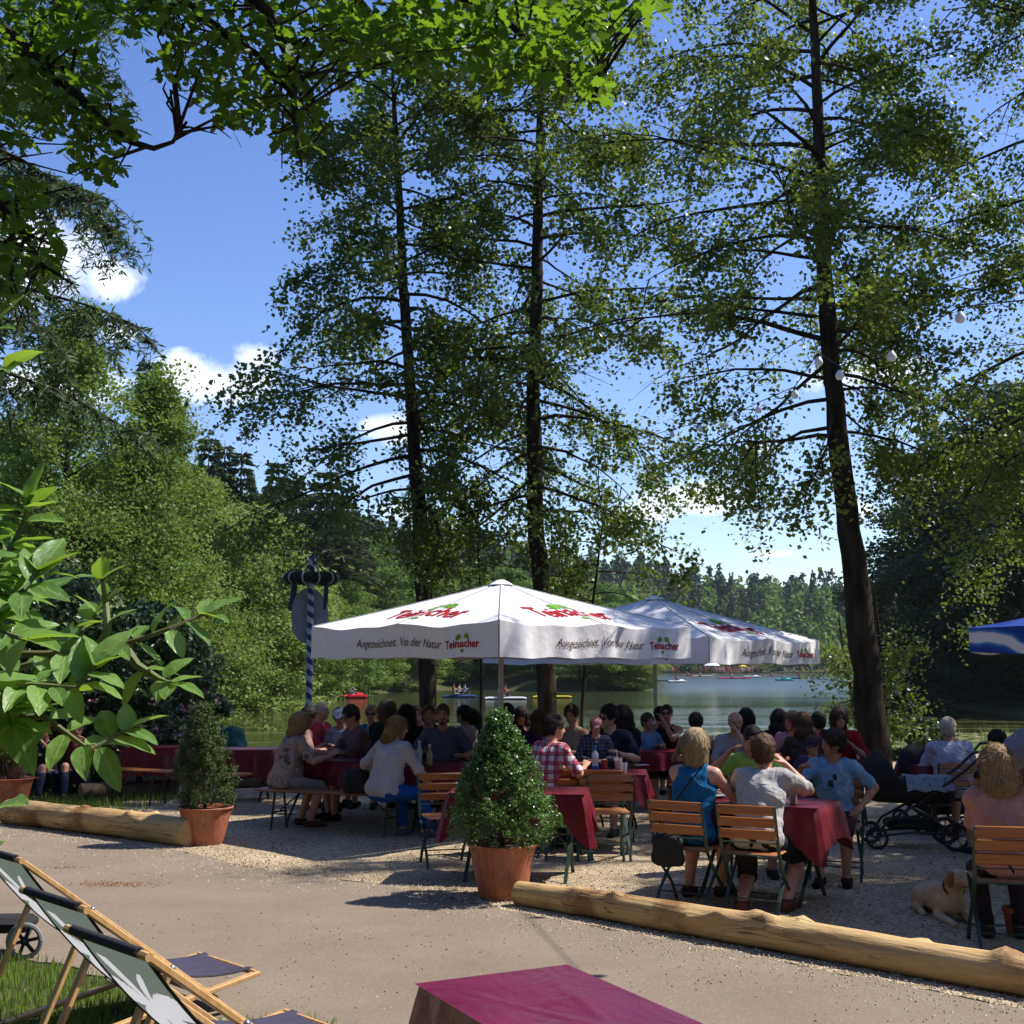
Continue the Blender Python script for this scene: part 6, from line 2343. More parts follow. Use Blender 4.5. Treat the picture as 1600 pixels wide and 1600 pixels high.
a = rng.uniform(0, 2 * pi, n)
b = rng.uniform(0, 2 * pi, n)
P = np.stack([(.37 + .09 * np.cos(b)) * np.cos(a), (.37 + .09 * np.cos(b)) * np.sin(a), zw + .09 * np.sin(b)], 1)
foliage('twig', P, .05, leaf_mat('wreath_leaf', (.008, .02, .01), (.02, .04, .018), (.02, .05, .02), .1), wr, NEED)
for k in range(10):
    mb = MB()
    a = k * 2 * pi / 10 + .15
    mb.tube([((.37 + .098 * cos(q)) * cos(a), (.37 + .098 * cos(q)) * sin(a), zw + .098 * sin(q)) for q in np.linspace(0, 2 * pi, 17)], .014, 5, False)
    mb.build('white_band', white_paint, wr)
for k in range(4):
    a = k * pi / 2 + .6
    mb = MB()
    mb.tube([(.36 * cos(a), .36 * sin(a), zw + .06), (.03 * cos(a), .03 * sin(a), top.z - .08)], .014, 5)
    mb.build('hanging_ribbon', mat('navy_ribbon', (.01, .015, .05), None, 5, .5), r)
    mb = MB()
    mb.bar((.38 * cos(a + .3), .38 * sin(a + .3), zw - .05), (.42 * cos(a + .3) - .05, .40 * sin(a + .3), zw - .55), .06, .006, (1, .3, 0))
    mb.build('loose_ribbon', mat('navy_ribbon', (.01, .015, .05), None, 5, .5), r)
mb = MB()
ctr = A(483, 962, YM + .12)
rx_, rz_ = 29 / F * YM, 44 / F * YM
ring = [(ctr.x - top.x + rx_ * cos(a) * (1 + .04 * cos(3 * a)), .12, ctr.z + rz_ * sin(a)) for a in np.linspace(0, 2 * pi, 41)[:-1]]
mb.add(ring + [(x, y + .03, z) for x, y, z in ring], [np.array([list(range(40))]), np.array([list(range(40, 80))[::-1]]), np.array([[k, (k + 1) % 40, 40 + (k + 1) % 40, 40 + k] for k in range(40)])])
mb.build('sign_board', mat('grey_board', (.36, .37, .38), (.28, .29, .30), 8, .6), r, smooth=False)

# ------------------------------------------------------------------ string of lights
W0, W1 = Vector((4.9, 3.4, 4.9)), A(845, 700, 26.6)
stops = [(1640, 478, 8.4), (1500, 490, 10.2), (1393, 551, 11.3), (1312, 581, 12.4), (1279, 560, 13.2), (1242, 612, 14.2), (1185, 636, 15.6), (1134, 660, 17.2), (1094, 666, 18.8), (1050, 676, 20.4), (1016, 686, 22.0)]
pw_ = [A(*q) for q in stops]
r = thing('string_lights', 'string of round white bulbs hanging between the trees', 'string lights', (0, 0, 0))
mb = MB()
wp = [W0, Vector((4.45, 5.8, 4.55))] + [p + Vector((0, 0, .06)) for p in pw_] + [W1]
mb.tube(wp, .006, 5)
mb.build('cable', rubber, r)
bm_ = mat('bulb_white', (.85, .85, .83), (.8, .8, .8), 5, .3)
for p in [Vector((4.45, 5.8, 4.49)), Vector((4.2, 7.1, 4.5))] + pw_:
    mb = MB()
    mb.lathe([(0, -.085), (.03, -.078), (.045, -.05), (.042, -.022), (.02, .01), (.016, .02)], (p.x, p.y, p.z), 14)
    b_ = mb.build('bulb', bm_, r)
    mb = MB()
    mb.lathe([(.018, .01), (.018, .055), (0, .057)], (p.x, p.y, p.z), 8)
    mb.build('socket', rubber, b_)
tag(r, group=None)

# ------------------------------------------------------------------ blue and white parasol at the right edge
YB = 9.6
c_ = A(1640, 1000, YB)
hx_ = (1640 - 1561) / F * YB
r = thing('blue_parasol', 'blue parasol with white panel and curved stripes at the photo edge', 'parasol', (c_.x + 1.25, YB, 0))
bl = bpy.data.materials.new('blue_swirl_canvas')
t = NT(bl)
wv_ = t.n('ShaderNodeTexWave', wave_type='RINGS')
t.l(t.coord(), wv_.inputs['Vector'])
wv_.inputs['Scale'].default_value = 1.3
wv_.inputs['Distortion'].default_value = 3.5
t.bsdf(t.ramp(wv_.outputs[1], [(.0, (.01, .04, .26)), (.45, (.012, .06, .34)), (.72, (.05, .22, .5)), (.86, (.65, .7, .75)), (.94, (.7, .7, .74))]), .75, None, .2)
Rp = 1.35
zt_, ze_, zb_ = A(1600, 960, YB).z + .38, A(1570, 980, YB).z, A(1570, 1018, YB).z
c0_ = A(1562, 1000, YB).x - (c_.x + 1.25)
Rp = abs(c0_) / cos(R(24))
cor8 = [np.array([Rp * cos(a), Rp * sin(a), ze_]) for a in (R(216) + k * pi / 4 for k in range(8))]
for i in range(8):
    a, b = cor8[i], cor8[(i + 1) % 8]
    mb = MB()
    mb.grid(np.array([[np.array([0, 0, zt_]) * (1 - v) + (a + (b - a) * u) * v - np.array([0, 0, .05 * sin(pi * v)]) for u in np.linspace(0, 1, 6)] for v in np.linspace(0, 1, 7)]))
    mb.grid(np.array([[a + (b - a) * u - np.array([0, 0, (ze_ - zb_) * v + .02 * sin(pi * u) * v]) for u in np.linspace(0, 1, 6)] for v in np.linspace(0, 1, 3)]))
    mb.build('canopy_panel', canvas_white if i in (6, 2) else bl, r)
mb = MB()
mb.tube([(0, 0, 0), (0, 0, zt_)], .022, 10)
mb.build('pole', white_paint, r)

# ------------------------------------------------------------------ the three tall alders
ald = leaf_mat('alder_leaf', (.028, .050, .010), (.085, .118, .020), (.22, .32, .03), .31, .42, .45, .55, .5)
ald2 = leaf_mat('alder_leaf_light', (.045, .078, .014), (.115, .150, .026), (.28, .38, .04), .35, .42, .45, .55, .5)


def spine(lst, Y, dY=0.0):
    return [A(px, py, Y + dY * i) for i, (px, py) in enumerate(lst)]


def ground_pt(p, z=0.0):
    return Vector((p.x, p.y, z))


def alder(label, lst, Y, rad, ylow, yhigh, nb, Lf, n, ls, lm, **kw):
    sp = spine(lst, Y)
    base = ground_pt(sp[0], -.1)
    sp[0] = base
    return tree('alder_tree', label, base, sp, rad, A(800, ylow, Y).z, A(800, yhigh, Y).z, nb, Lf, n, ls, lm, group='tall alders on the lake side', **kw)


alder('tall dark alder whose trunk rises behind the peak of the nearer parasol, leftmost of three', [(670, 1170), (664, 950), (655, 800), (644, 640), (632, 480), (625, 330), (616, 180), (612, 90)], 26.2,
      [.19, .175, .155, .13, .11, .085, .055, .02], 790, 110, 66, lambda u: 4.2 - 1.9 * u - 1.3 * max(0, .2 - u) * 5 * .5, 47000, .108, ald, elev=(.6, -.15), droop=.75)
alder('tall alder in the middle of three, trunk behind the nearer parasol', [(858, 1170), (848, 950), (836, 800), (833, 640), (838, 480), (840, 330), (845, 150), (850, 0), (852, -160)], 26.0,
      [.21, .19, .17, .155, .135, .11, .085, .05, .02], 800, -100, 78, lambda u: 4.1 - 1.4 * u - .9 * max(0, .2 - u) * 5 * .5, 56000, .108, ald, elev=(.55, -.15), droop=.7)
alder('thickest and nearest alder, its bare trunk right of the farther parasol', [(1368, 1190), (1354, 1050), (1338, 900), (1318, 760), (1300, 580), (1287, 420), (1279, 220), (1271, 20), (1266, -240)], 21.5,
      [.27, .25, .215, .19, .16, .14, .105, .075, .02], 690, -200, 80, lambda u: 4.4 - 1.0 * u - 1.2 * max(0, .12 - u) * 8, 78000, .092, ald2, elev=(.5, -.02), droop=.6,
      bias=lambda az, u: 1.0 if cos(az) < .2 else .72)
# shading trees beyond the right edge
for lab, bx, by, nb_, n_, ztop, L0 in (('leafy alder crowding the upper right edge, its trunk outside the photo', 10.6, 20.6, 64, 90000, 18.5, 4.5), ('second leafy alder outside the right edge whose crown shades the front table', 11.3, 14.3, 58, 95000, 13.2, 4.5)):
    tree('alder_tree', lab, (bx, by, -.1), [(bx, by, -.1), (bx + .1, by, 4), (bx - .1, by + .1, 9), (bx, by, ztop)], [.26, .2, .12, .02], 4.6, ztop - .5, nb_, lambda u: L0 - 1.8 * u ** 1.5, n_, .085, ald, group='tall alders on the lake side', droop=.6)
# saplings by the shore
def sapling(label, lst, Y, r0, ylow, yhigh, nb, L, n):
    sp = spine(lst, Y)
    base = ground_pt(sp[0], -.05)
    sp[0] = base
    tree('young_tree', label, base, sp, [r0 * (1 - .8 * i / (len(sp) - 1)) for i in range(len(sp))], A(800, ylow, Y).z, A(800, yhigh, Y).z, nb, lambda u: L * (1 - .4 * u), n, .085, ald, group='saplings along the shore', droop=.5, sub=4)


sapling('slim young tree with dark leaves between the peaks of the two parasols', [(905, 1150), (914, 1040), (928, 930), (940, 830), (948, 790)], 26.6, .05, 980, 800, 16, 1.5, 2600)
sapling('thin dark sapling just left of the nearer parasol pole', [(752, 1150), (752, 1040), (749, 900), (746, 830)], 26.5, .04, 960, 840, 10, 1.0, 700)
sapling('sapling with a thin dark stem right beside the thickest trunk', [(1388, 1180), (1380, 1060), (1370, 960), (1362, 900)], 23.5, .05, 1110, 930, 22, .95, 2600)
sapling('low young tree hanging over the water left of the thickest trunk', [(1345, 1160), (1330, 1080), (1318, 1020), (1310, 960)], 25.5, .05, 1125, 1010, 16, .75, 1500)

# ------------------------------------------------------------------ conifer at the left edge, overhead oak
lar = leaf_mat('larch_needles', (.030, .060, .030), (.07, .11, .045), (.12, .2, .06), .22, .55, .4, .8, .3)
root = thing('larch_tree', 'drooping larch at the left edge with hanging cones', 'tree', (-6.9, 13.5, 0))
mb = MB()
mb.tube([(0, 0, 0), (.05, 0, 8), (0, 0, 17)], [.24, .15, .02], 10)
NP, NX = [], []
cones = []
az = 0
for i in range(58):
    u = i / 58
    z = 4.9 + 11.6 * u
    az += 2.4
    L = (3.6 - 2.4 * u) * U(.75, 1.1)
    d = Vector((cos(az), sin(az), .15))
    bp = bent((0, 0, z), d, L, 8, .55, .1)
    mb.tube(bp, [.04 * (1 - .85 * k / 8) for k in range(9)], 5, False)
    for k in range(36):
        t_ = U(.25, 1)
        q = at_poly(bp, t_)
        dd = Vector((d.x * .5 + U(-1, 1) * .9, d.y * .5 + U(-1, 1) * .9, U(-.9, -.1)))
        tp = bent(q, dd, U(.35, .95), 5, .8, .2)
        mb.tube(tp, [.008, .007, .006, .004, .003, .002], 3, False)
        m_ = 62
        for _ in range(m_):
            p = at_poly(tp, U(0, 1))
            NP.append((p.x, p.y, p.z))
            NX.append((U(-1, 1), U(-1, 1), U(-1.1, .4)))
        if U(0, 1) < .12:
            for _ in range(4):
                p = at_poly(tp, U(.2, 1))
                cones.append(p)
mb.build('trunk', bark_dark, root)
NX = np.array(NX)
NX /= np.linalg.norm(NX, axis=1, keepdims=True)
y = rng.normal(size=NX.shape)
y -= (y * NX).sum(1, keepdims=True) * NX
y /= np.linalg.norm(y, axis=1, keepdims=True)
foliage('crown', np.array(NP), .12 * rng.uniform(.6, 1.3, len(NP)), lar, root, (np.array([(0, 0, 0), (.5, .10, 0), (1, 0, 0), (.5, -.10, 0)]), [[0, 1, 2, 3]]), 0, (NX, y, np.cross(NX, y)))
mb = MB()
for p in cones: mb.ball((p.x, p.y, p.z - .03), (.022, .022, .034), 6)
o = mb.build('cones', mat('cone_brown', (.05, .035, .02), (.03, .02, .014), 20, .9), root)
o['kind'] = 'stuff'

oakm = leaf_mat('oak_leaf', (.026, .065, .008), (.05, .11, .010), (.21, .37, .018), .42, .5, .5, 1.2, .35)
OAK = [(0, 0), (.12, .05), (.2, .16), (.3, .1), (.42, .27), (.52, .15), (.66, .30), (.76, .17), (.88, .2), (1, .0)]
OAKV = np.array([(x, y_, .10 * y_) for x, y_ in OAK] + [(x, -y_, .10 * y_) for x, y_ in OAK[1:-1][::-1]])
OAKT = (OAKV, [list(range(len(OAKV)))])
root = thing('oak_tree', 'overhanging oak branches with bright lobed leaves across the top of the photo', 'tree', (-5.6, 2.4, 0))
ro = Vector(root.location)
mb = MB()
mb.tube([(0, 0, 0), (.1, .1, 2.5), (.1, .3, 5.2), (.3, .6, 9)], [.42, .34, .26, .1], 14)
crotch = Vector((.1, .3, 5.0))
br = [([(-260, -60), (-60, -20), (0, 40), (55, 88), (100, 130), (160, 190), (205, 222), (240, 232), (270, 222), (292, 190)], 6.2), ([(190, -90), (255, -20), (305, 18), (350, 52), (400, 84), (440, 130), (480, 172)], 6.3),
      ([(330, -150), (520, -60), (640, -30), (740, 0), (800, 40), (850, 90), (900, 140), (935, 160)], 6.8), ([(-240, 180), (-80, 250), (0, 320), (40, 370), (70, 420)], 6.4), ([(420, -120), (560, 0), (610, 60), (640, 110)], 7.2), ([(600, -150), (840, -60), (940, 10), (1010, 20)], 7.4), ([(330, -60), (420, 20), (455, 100), (462, 190), (466, 240)], 6.0)]
twq = []
for pts, Y in br:
    P = [A(px, py, Y) - ro for px, py in pts]
    P = [crotch + Vector((0, 0, U(-.5, .8))), crotch.lerp(P[0], .5) + Vector((0, 0, .5))] + P
    n_ = len(P)
    mb.tube(P, [.045 * (1 - i / n_) ** 1.1 + .005 for i in range(n_)], 7, False)
    for i in range(2, n_ - 1): twq += [P[i].lerp(P[i + 1], k / 7) for k in range(7)]
CL = [(60, 55, 90, 65), (20, 165, 60, 90), (105, 150, 60, 50), (165, 215, 45, 32), (150, 270, 42, 38), (115, 215, 50, 45), (15, 350, 45, 45), (50, 440, 55, 50), (15, 500, 40, 36),
      (240, 22, 55, 36), (330, 35, 80, 45), (295, 90, 40, 34), (350, 160, 60, 36), (365, 205, 30, 22), (270, 118, 26, 20), (425, 100, 75, 60), (450, 185, 42, 46), (462, 245, 26, 24), (500, 50, 90, 55), (600, 50, 90, 55), (700, 55, 90, 60),
      (800, 60, 90, 70), (880, 105, 60, 55), (925, 150, 32, 24), (905, 35, 70, 45), (1005, 10, 26, 18), (560, 110, 50, 34), (650, 105, 45, 30), (770, 115, 42, 46), (830, 135, 32, 26), (150, 20, 60, 30), (980, -20, 60, 30), (480, -60, 160, 50), (760, -60, 160, 50)]
P = []
for cx, cy, rx, ry in CL:
    n_ = int(rx * ry / 500 * 21) + 8
    for _ in range(n_):
        a, q = U(0, 6.28), math.sqrt(U(0, 1)) * 1.06
        Y = U(5.7, 7.5)
        P.append(tuple(A(cx + rx * q * cos(a), cy * .9 + ry * .86 * q * sin(a), Y) - ro))
    c = A(cx, cy, 6.5) - ro
    near = min(twq, key=lambda q_: (q_ - c).length)
    for _ in range(6):
        e = A(cx + rx * U(-.9, .9), cy + ry * U(-.6, .9), U(5.9, 7.2)) - ro
        near = min(twq, key=lambda q_: (q_ - e).length * U(.7, 1.5))
        mid = near.lerp(e, .5) + Vector((U(-.12, .12), U(-.12, .12), U(-.04, .16)))
        mb.tube([near, mid, e], [.011, .007, .003], 4, False)
mb.build('trunk', bark_dark, root)
P = np.array(P)
z = rng.normal(size=P.shape) * .62 + np.array([.15, 0, 1.0])
z /= np.linalg.norm(z, axis=1, keepdims=True)
a = rng.normal(size=P.shape) + np.array([.3, -.2, -.5])
x = a - (a * z).sum(1, keepdims=True) * z
x /= np.linalg.norm(x, axis=1, keepdims=True)
foliage('crown', P, .104 * rng.uniform(.65, 1.2, len(P)), oakm, root, OAKT, 0, (x, np.cross(z, x), z))
# the unseen upper crown of the oak, which keeps the lower leaves in half shade
P2 = []
for _ in range(2600):
    a, q = U(0, 6.28), math.sqrt(U(0, 1))
    P2.append((4.75 + 1.6 * q * cos(a), 4.1 + 1.9 * q * sin(a), U(6.15, 7.6)))
P2 = np.array(P2)
foliage('crown', P2, .16 * rng.uniform(.65, 1.2, len(P2)), oakm, root, OAKT, 1.2)

# ------------------------------------------------------------------ large-leaved shrub close on the left
bigm = bpy.data.materials.new('magnolia_leaf')
t = NT(bigm)
rnd = t.n('ShaderNodeNewGeometry').outputs['Random Per Island']
at_ = t.n('ShaderNodeAttribute', attribute_name='vein').outputs['Fac']
c_ = t.mix(rnd, (.075, .17, .035), (.17, .30, .07))
c_ = t.mix(t.math('MULTIPLY', at_, .55), c_, (.26, .36, .12))
p = t.bsdf(c_, .42, t.bump(at_, .5, .003), .45)
tr = t.n('ShaderNodeBsdfTranslucent')
t.put(tr.inputs[0], t.mix(rnd, (.26, .46, .03), (.42, .62, .06)))
mx = t.n('ShaderNodeMixShader')
mx.inputs[0].default_value = .36
t.l(p.outputs[0], mx.inputs[1])
t.l(tr.outputs[0], mx.inputs[2])
t.l(mx.outputs[0], t.o.inputs[0])
base = Vector((-2.35, 2.7, 0))
root = thing('magnolia_shrub', 'close shrub with large glossy pale green leaves at the left edge', 'shrub', base)
LV, LQ, LA, ln_ = [], [], [], 0


def big_leaf(p, d, L, W=.52, up=None):
    global ln_
    d = Vector(d).normalized()
    up = Vector(up or (U(-.5, .5), U(-.6, .2), 1)).normalized()
    s_ = d.cross(up)
    if s_.length < .1: s_ = d.cross(Vector((1, 0, 0)))
    s_.normalize()
    n_ = s_.cross(d).normalized()
    curl, fold = U(.15, .6), U(.12, .42)
    nu, nv = 13, 9
    wav = U(0, 6)
    for i in range(nu):
        u = i / (nu - 1)
        w = W * .5 * L * (sin(pi * u ** .82) ** .75 + .02) * (1 - .12 * u)
        for j in range(nv):
            v = -1 + 2 * j / (nv - 1)
            q = p + d * (L * (u - .08 * abs(v) * (1 - u))) + s_ * (w * v) + n_ * (abs(v) * w * fold - curl * L * u * u * .5 + .012 * L * sin(u * 14 + wav + v * 3) * abs(v))
            LV.append(tuple(q))
            side = abs(((u * 9 - abs(v) * 2.2) % 1) - .5) * 2
            LA.append(1.0 if j == nv // 2 else (.75 if side < .16 else 0.0))
    idx = np.arange(nu * nv).reshape(nu, nv) + ln_
    LQ.append(np.stack([idx[:-1, :-1], idx[:-1, 1:], idx[1:, 1:], idx[1:, :-1]], -1).reshape(-1, 4))
    ln_ += nu * nv


mb = MB()
stems = [([(-130, 1060), (-30, 1022), (70, 1022), (150, 1018), (215, 1000), (265, 982), (318, 960)], 2.9, 7, .105),
         ([(-120, 1000), (-40, 930), (10, 870), (35, 820), (46, 785)], 2.7, 5, .105), ([(-130, 1080), (-50, 1000), (0, 950), (40, 920), (62, 890)], 2.6, 6, .11),
         ([(-120, 1130), (-20, 1120), (70, 1120), (140, 1172), (196, 1142)], 2.8, 6, .11), ([(-100, 1130), (-10, 1080), (50, 1070), (120, 1075), (150, 1040)], 2.75, 6, .11),
         ([(150, 1018), (168, 985), (165, 940), (160, 905)], 2.9, 3, .085), ([(196, 1015), (215, 1040), (250, 1062), (268, 1068)], 2.92, 3, .10),
         ([(-120, 700), (-60, 620), (-10, 590), (12, 575)], 2.6, 3, .10), ([(-80, 560), (-20, 520), (0, 500)], 2.5, 2, .09), ([(-130, 980), (-60, 960), (-5, 985), (40, 1000)], 2.5, 6, .12),
         ([(-110, 900), (-60, 860), (-20, 900), (5, 930)], 2.6, 5, .12), ([(-140, 1040), (-80, 1010), (-20, 1060), (10, 1100), (20, 1130)], 2.7, 6, .12), ([(-140, 900), (-90, 930), (-30, 960), (20, 955), (45, 940)], 2.8, 6, .12), ([(-120, 860), (-70, 820), (-30, 830), (0, 850), (20, 875)], 2.75, 5, .11), ([(-60, 1080), (40, 1040), (90, 1030), (130, 985), (150, 960)], 3.0, 5, .105), ([(-80, 1330), (-50, 1290), (-22, 1275)], 2.45, 1, .16), ([(-60, 1400), (-40, 1350), (-22, 1335)], 2.3, 1, .07)]
for pts, Y, nn_, sz in stems:
    P = [A(px, py, Y + U(-.04, .04)) - base for px, py in pts]
    foot = Vector((U(-.15, .15), U(-.15, .15), 0))
    full = [foot, foot.lerp(P[0], .5) + Vector((U(-.05, .05), 0, .1))] + P
    if pts[0][0] > 100: full = P
    k = len(full)
    mb.tube(full, [.011 * (1 - i / k) + .0025 for i in range(k)], 6, False)
    sz *= .9
    nn_ = nn_ + 3 if nn_ > 3 else nn_
    for i in range(nn_):
        t_ = 1 - .86 * i / max(1, nn_)
        q = at_poly(P, t_)
        ax = (at_poly(P, min(1, t_ + .08)) - at_poly(P, max(0, t_ - .12))).normalized()
        sd_ = ax.cross(Vector((0, -.6, 1))).normalized()
        if i == 0:
            big_leaf(q, ax + Vector((0, 0, .1)), sz * 1.12)
            if nn_ > 2:
                for sgn in (-1, 1): big_leaf(q, ax * .6 + sd_ * sgn * .9 + Vector((0, U(-.4, .2), U(-.1, .5))), sz * U(.75, 1.02))
        else:
            for sgn in (-1, 1):
                if U(0, 1) < .92:
                    dv = ax * U(.2, .7) + sd_ * sgn + Vector((U(-.3, .3), U(-.5, .5), U(-.55, .45)))
                    dv.normalize()
                    big_leaf(q + dv * .012, dv, sz * U(.75, 1.1))
mb.build('stem', stem_m, root)
me = mesh_np('foliage', np.array(LV), [np.concatenate(LQ)], True)
at2 = me.attributes.new('vein', 'FLOAT', 'POINT')
at2.data.foreach_set('value', np.array(LA, dtype=np.float32))
link('foliage', me, bigm, root)

# ------------------------------------------------------------------ shrubs behind the logs
rho = leaf_mat('rhododendron_leaf', (.028, .062, .016), (.065, .11, .03), (.08, .14, .03), .15, .35, .4, 1.5, .5)
pinkf = leaf_mat('pink_petal', (.55, .25, .28), (.65, .36, .38), (.5, .25, .28), .3, .6)
for i, (px, Y, h_, rx, lab) in enumerate([(215, 19.6, 2.9, 1.35, 'dark rhododendron with pink blossoms behind the yew pot'), (95, 19.0, 3.3, 1.7, 'tall dark rhododendron behind the people sitting on logs'), (20, 18.6, 2.4, 1.2, 'rounded dark shrub above the pot of bare brown stems')]):
    c = A(px, 1200, Y)
    r = crown_tree('rhododendron', lab, (c.x, Y, 0), h_, rx, 13000, .085, rho, bark_mid, .05, 46, 'wide', 'shrub', 'dark shrubs behind the logs', .03)
    n = 40 if i == 0 else 10
    th = rng.uniform(-2.6, .2, n)
    q = np.stack([rx * .82 * np.cos(th) + rng.normal(size=n) * .1, rx * .82 * np.sin(th), rng.uniform(.35, 1.35, n)], 1)
    q = np.repeat(q, 7, 0) + rng.normal(size=(n * 7, 3)) * .05
    foliage('blossom', q, .055, pinkf, r, HEXL)
for i, (px, Y, h_, rx, lab) in enumerate([(300, 21.5, 1.6, .8, 'small dark shrub at the water behind the yew'), (1420, 24.6, 1.0, .8, 'low dark shrub at the foot of the thickest trunk')]):
    c = A(px, 1200, Y)
    crown_tree('shrub', lab, (c.x, Y, -.1), h_, rx, 4500, .08, rho, bark_mid, .05, 26, 'wide', 'shrub', None, .02)

# ------------------------------------------------------------------ far bank trees
gA = leaf_mat('alder_far', (.080, .132, .022), (.165, .225, .038), (.27, .38, .05), .28, .6, .55, .25, .2)
gB = leaf_mat('willow_far', (.11, .165, .035), (.20, .26, .055), (.30, .40, .07), .28, .6, .55, .25, .2)
gC = leaf_mat('beech_far', (.055, .115, .02), (.12, .20, .035), (.2, .32, .05), .25, .6, .55, .2, .2)
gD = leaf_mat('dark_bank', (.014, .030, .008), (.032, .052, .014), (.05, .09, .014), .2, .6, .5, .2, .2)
cn = leaf_mat('spruce_far', (.026, .048, .024), (.055, .085, .036), (.04, .07, .025), .12, .7, .5, .2, .15)
pn = leaf_mat('pine_far', (.04, .06, .024), (.075, .085, .035), (.08, .11, .04), .15, .7, .5, .2, .15)
protos = {}
names = {'A': ('broadleaf_tree', 'tree'), 'W': ('willow_tree', 'tree'), 'B': ('broadleaf_tree', 'tree'), 'S': ('spruce_tree', 'tree'), 'P': ('pine_tree', 'tree'), 'D': ('broadleaf_tree', 'tree')}


def place(kind, px, top, D, rx, label, group, seedrot=None):
    x = (px - 800) / F * D * 1.0
    zb = hz(x, D)
    zt = A(px, top, D).z
    h_ = zt - zb
    key = kind + str(random.randrange(2 if kind in 'ABD' else 1))
    if key not in protos:
        if kind in 'SP':
            protos[key] = conifer(*names[kind][:1], label, (x, D, zb - .2), 20, 4.0 if kind == 'S' else 4.2, 9000 if kind == 'S' else 5000, .85, cn if kind == 'S' else pn, bark_mid, .12 if kind == 'S' else .5, group=group, whorls=26 if kind == 'S' else 12)
        else:
            protos[key] = crown_tree(names[kind][0], label, (x, D, zb - .2), 20, 6, 25000, .28, {'A': gA, 'W': gB, 'B': gC, 'D': gD}[kind], bark_mid, .06, 90 if kind != 'D' else 80, 'egg' if kind != 'W' else 'wide', group=group)
        protos[key]['rx'] = 1
        del protos[key]['rx']
        o = protos[key]
    else:
        o = copy_tree(protos[key], label)
        o['group'] = group
    rr = 6 if kind not in 'SP' else 4.1
    o.location = (x, D, zb - .2)
    o.scale = (rx / rr, rx / rr, h_ / 20)
    o.rotation_euler = (0, 0, U(0, 6.28) if seedrot is None else seedrot)
    return o


GL = 'trees on the far left bank'
# two large feathery trees nearest on the left bank get their own crowns
for px, top, D, rx, lab in [(95, 500, 58, 5.0, 'tallest feathery alder on the left bank, its thin top against the clouds'), (235, 590, 64, 5.2, 'broad feathery alder right of the tallest one on the left bank')]:
    x = (px - 800) / F * D
    zb = hz(x, D)
    zt = A(px, top, D).z
    tree('alder_tree', lab, (x, D, zb - .2), [(x, D, zb - .2), (x + .4, D, zb + (zt - zb) * .4), (x - .1, D, zb + (zt - zb) * .75), (x + .2, D, zt)], [.32, .22, .11, .02], zb + (zt - zb) * .12, zt - .4, 78, lambda u: rx * 1.25 * (1 - u) ** .9 + .7, 52000, .19, gA, bark_dark,
         elev=(.9, .1), droop=.25, spread=.40, group=GL)
T = [('A', 20, 640, 66, 5.6, 'round light green tree at the very left of the left bank'), ('B', 165, 690, 78, 6.5, 'mid green tree between the two feathery alders'), ('A', 300, 735, 84, 6.0, 'light green tree right of the broad feathery alder'),
     ('W', 385, 775, 92, 7.0, 'pale green willow with a smooth round top on the left bank'), ('A', 345, 850, 86, 5.2, 'light green tree in front of the pale willow'), ('W', 255, 860, 76, 5.5, 'pale willow low in front of the feathery alders'), ('A', 110, 850, 62, 5.0, 'light green tree low under the tallest alder'),
     ('W', 440, 850, 102, 5.5, 'pale willow just left of the maypole wreath'), ('A', 400, 940, 98, 4.5, 'small light green tree standing over the bank reeds'), ('A', 480, 890, 116, 5.5, 'light green tree directly behind the maypole wreath'), ('B', 535, 900, 124, 5.0, 'mid green tree right of the maypole wreath'),
     ('A', 575, 950, 135, 5.0, 'light green tree at the water above the red boat'), ('B', 520, 960, 127, 4.2, 'bushy tree at the water between maypole and red boat'), ('W', 640, 950, 147, 5.5, 'pale willow at the water behind the left alder trunk'), ('A', 700, 930, 163, 6.5, 'light green tree above the blue pedal boat'),
     ('B', 745, 935, 166, 5.5, 'mid green tree between the two left alder trunks'), ('A', 790, 950, 168, 5.5, 'light green tree behind the tip of the nearer parasol'), ('B', 605, 880, 160, 6.5, 'dark rounded tree up the slope beside the left alder trunk'), ('B', 660, 880, 175, 7.0, 'rounded tree up the slope just behind the left alder trunk'),
     ('W', 905, 985, 152, 5.0, 'light willow on the spit of land left of the open lake'), ('A', 955, 975, 151, 4.8, 'light green tree on the spit of land, between the two parasols'), ('A', 992, 1003, 152, 3.2, 'last low tree at the tip of the spit of land'), ('B', 850, 950, 160, 6.0, 'mid green tree behind the middle alder trunk'),
     ('B', 210, 770, 72, 5.5, 'mid green tree filling in below the broad alder'), ('B', 50, 760, 64, 5.5, 'mid green tree at the left edge below the clouds'), ('W', 330, 960, 92, 4.6, 'low pale willow over the water behind the yew'), ('A', 290, 930, 86, 5.0, 'light green tree behind the large-leaved shrub tip'),
     ('A', 455, 970, 112, 4.2, 'low light green tree left of the maypole pole'), ('A', 720, 880, 190, 7.0, 'light tree up the slope between the left trunks'), ('B', 790, 880, 200, 7.5, 'mid green tree up the slope left of the middle trunk'), ('A', 880, 900, 205, 7.5, 'light green tree up the slope right of the middle trunk'),
     ('B', 940, 905, 215, 7.5, 'mid green tree on the slope above the farther parasol'), ('A', 990, 925, 230, 7.5, 'light green tree on the slope above the spit'), ('B', 560, 830, 165, 7, 'tall mid green tree on the slope right of the pine'), ('A', 515, 850, 140, 5.5, 'light green tree on the slope right above the wreath')]
for k, px, top, D, rx, lab in T: place(k, px, top, D, rx, lab, GL)
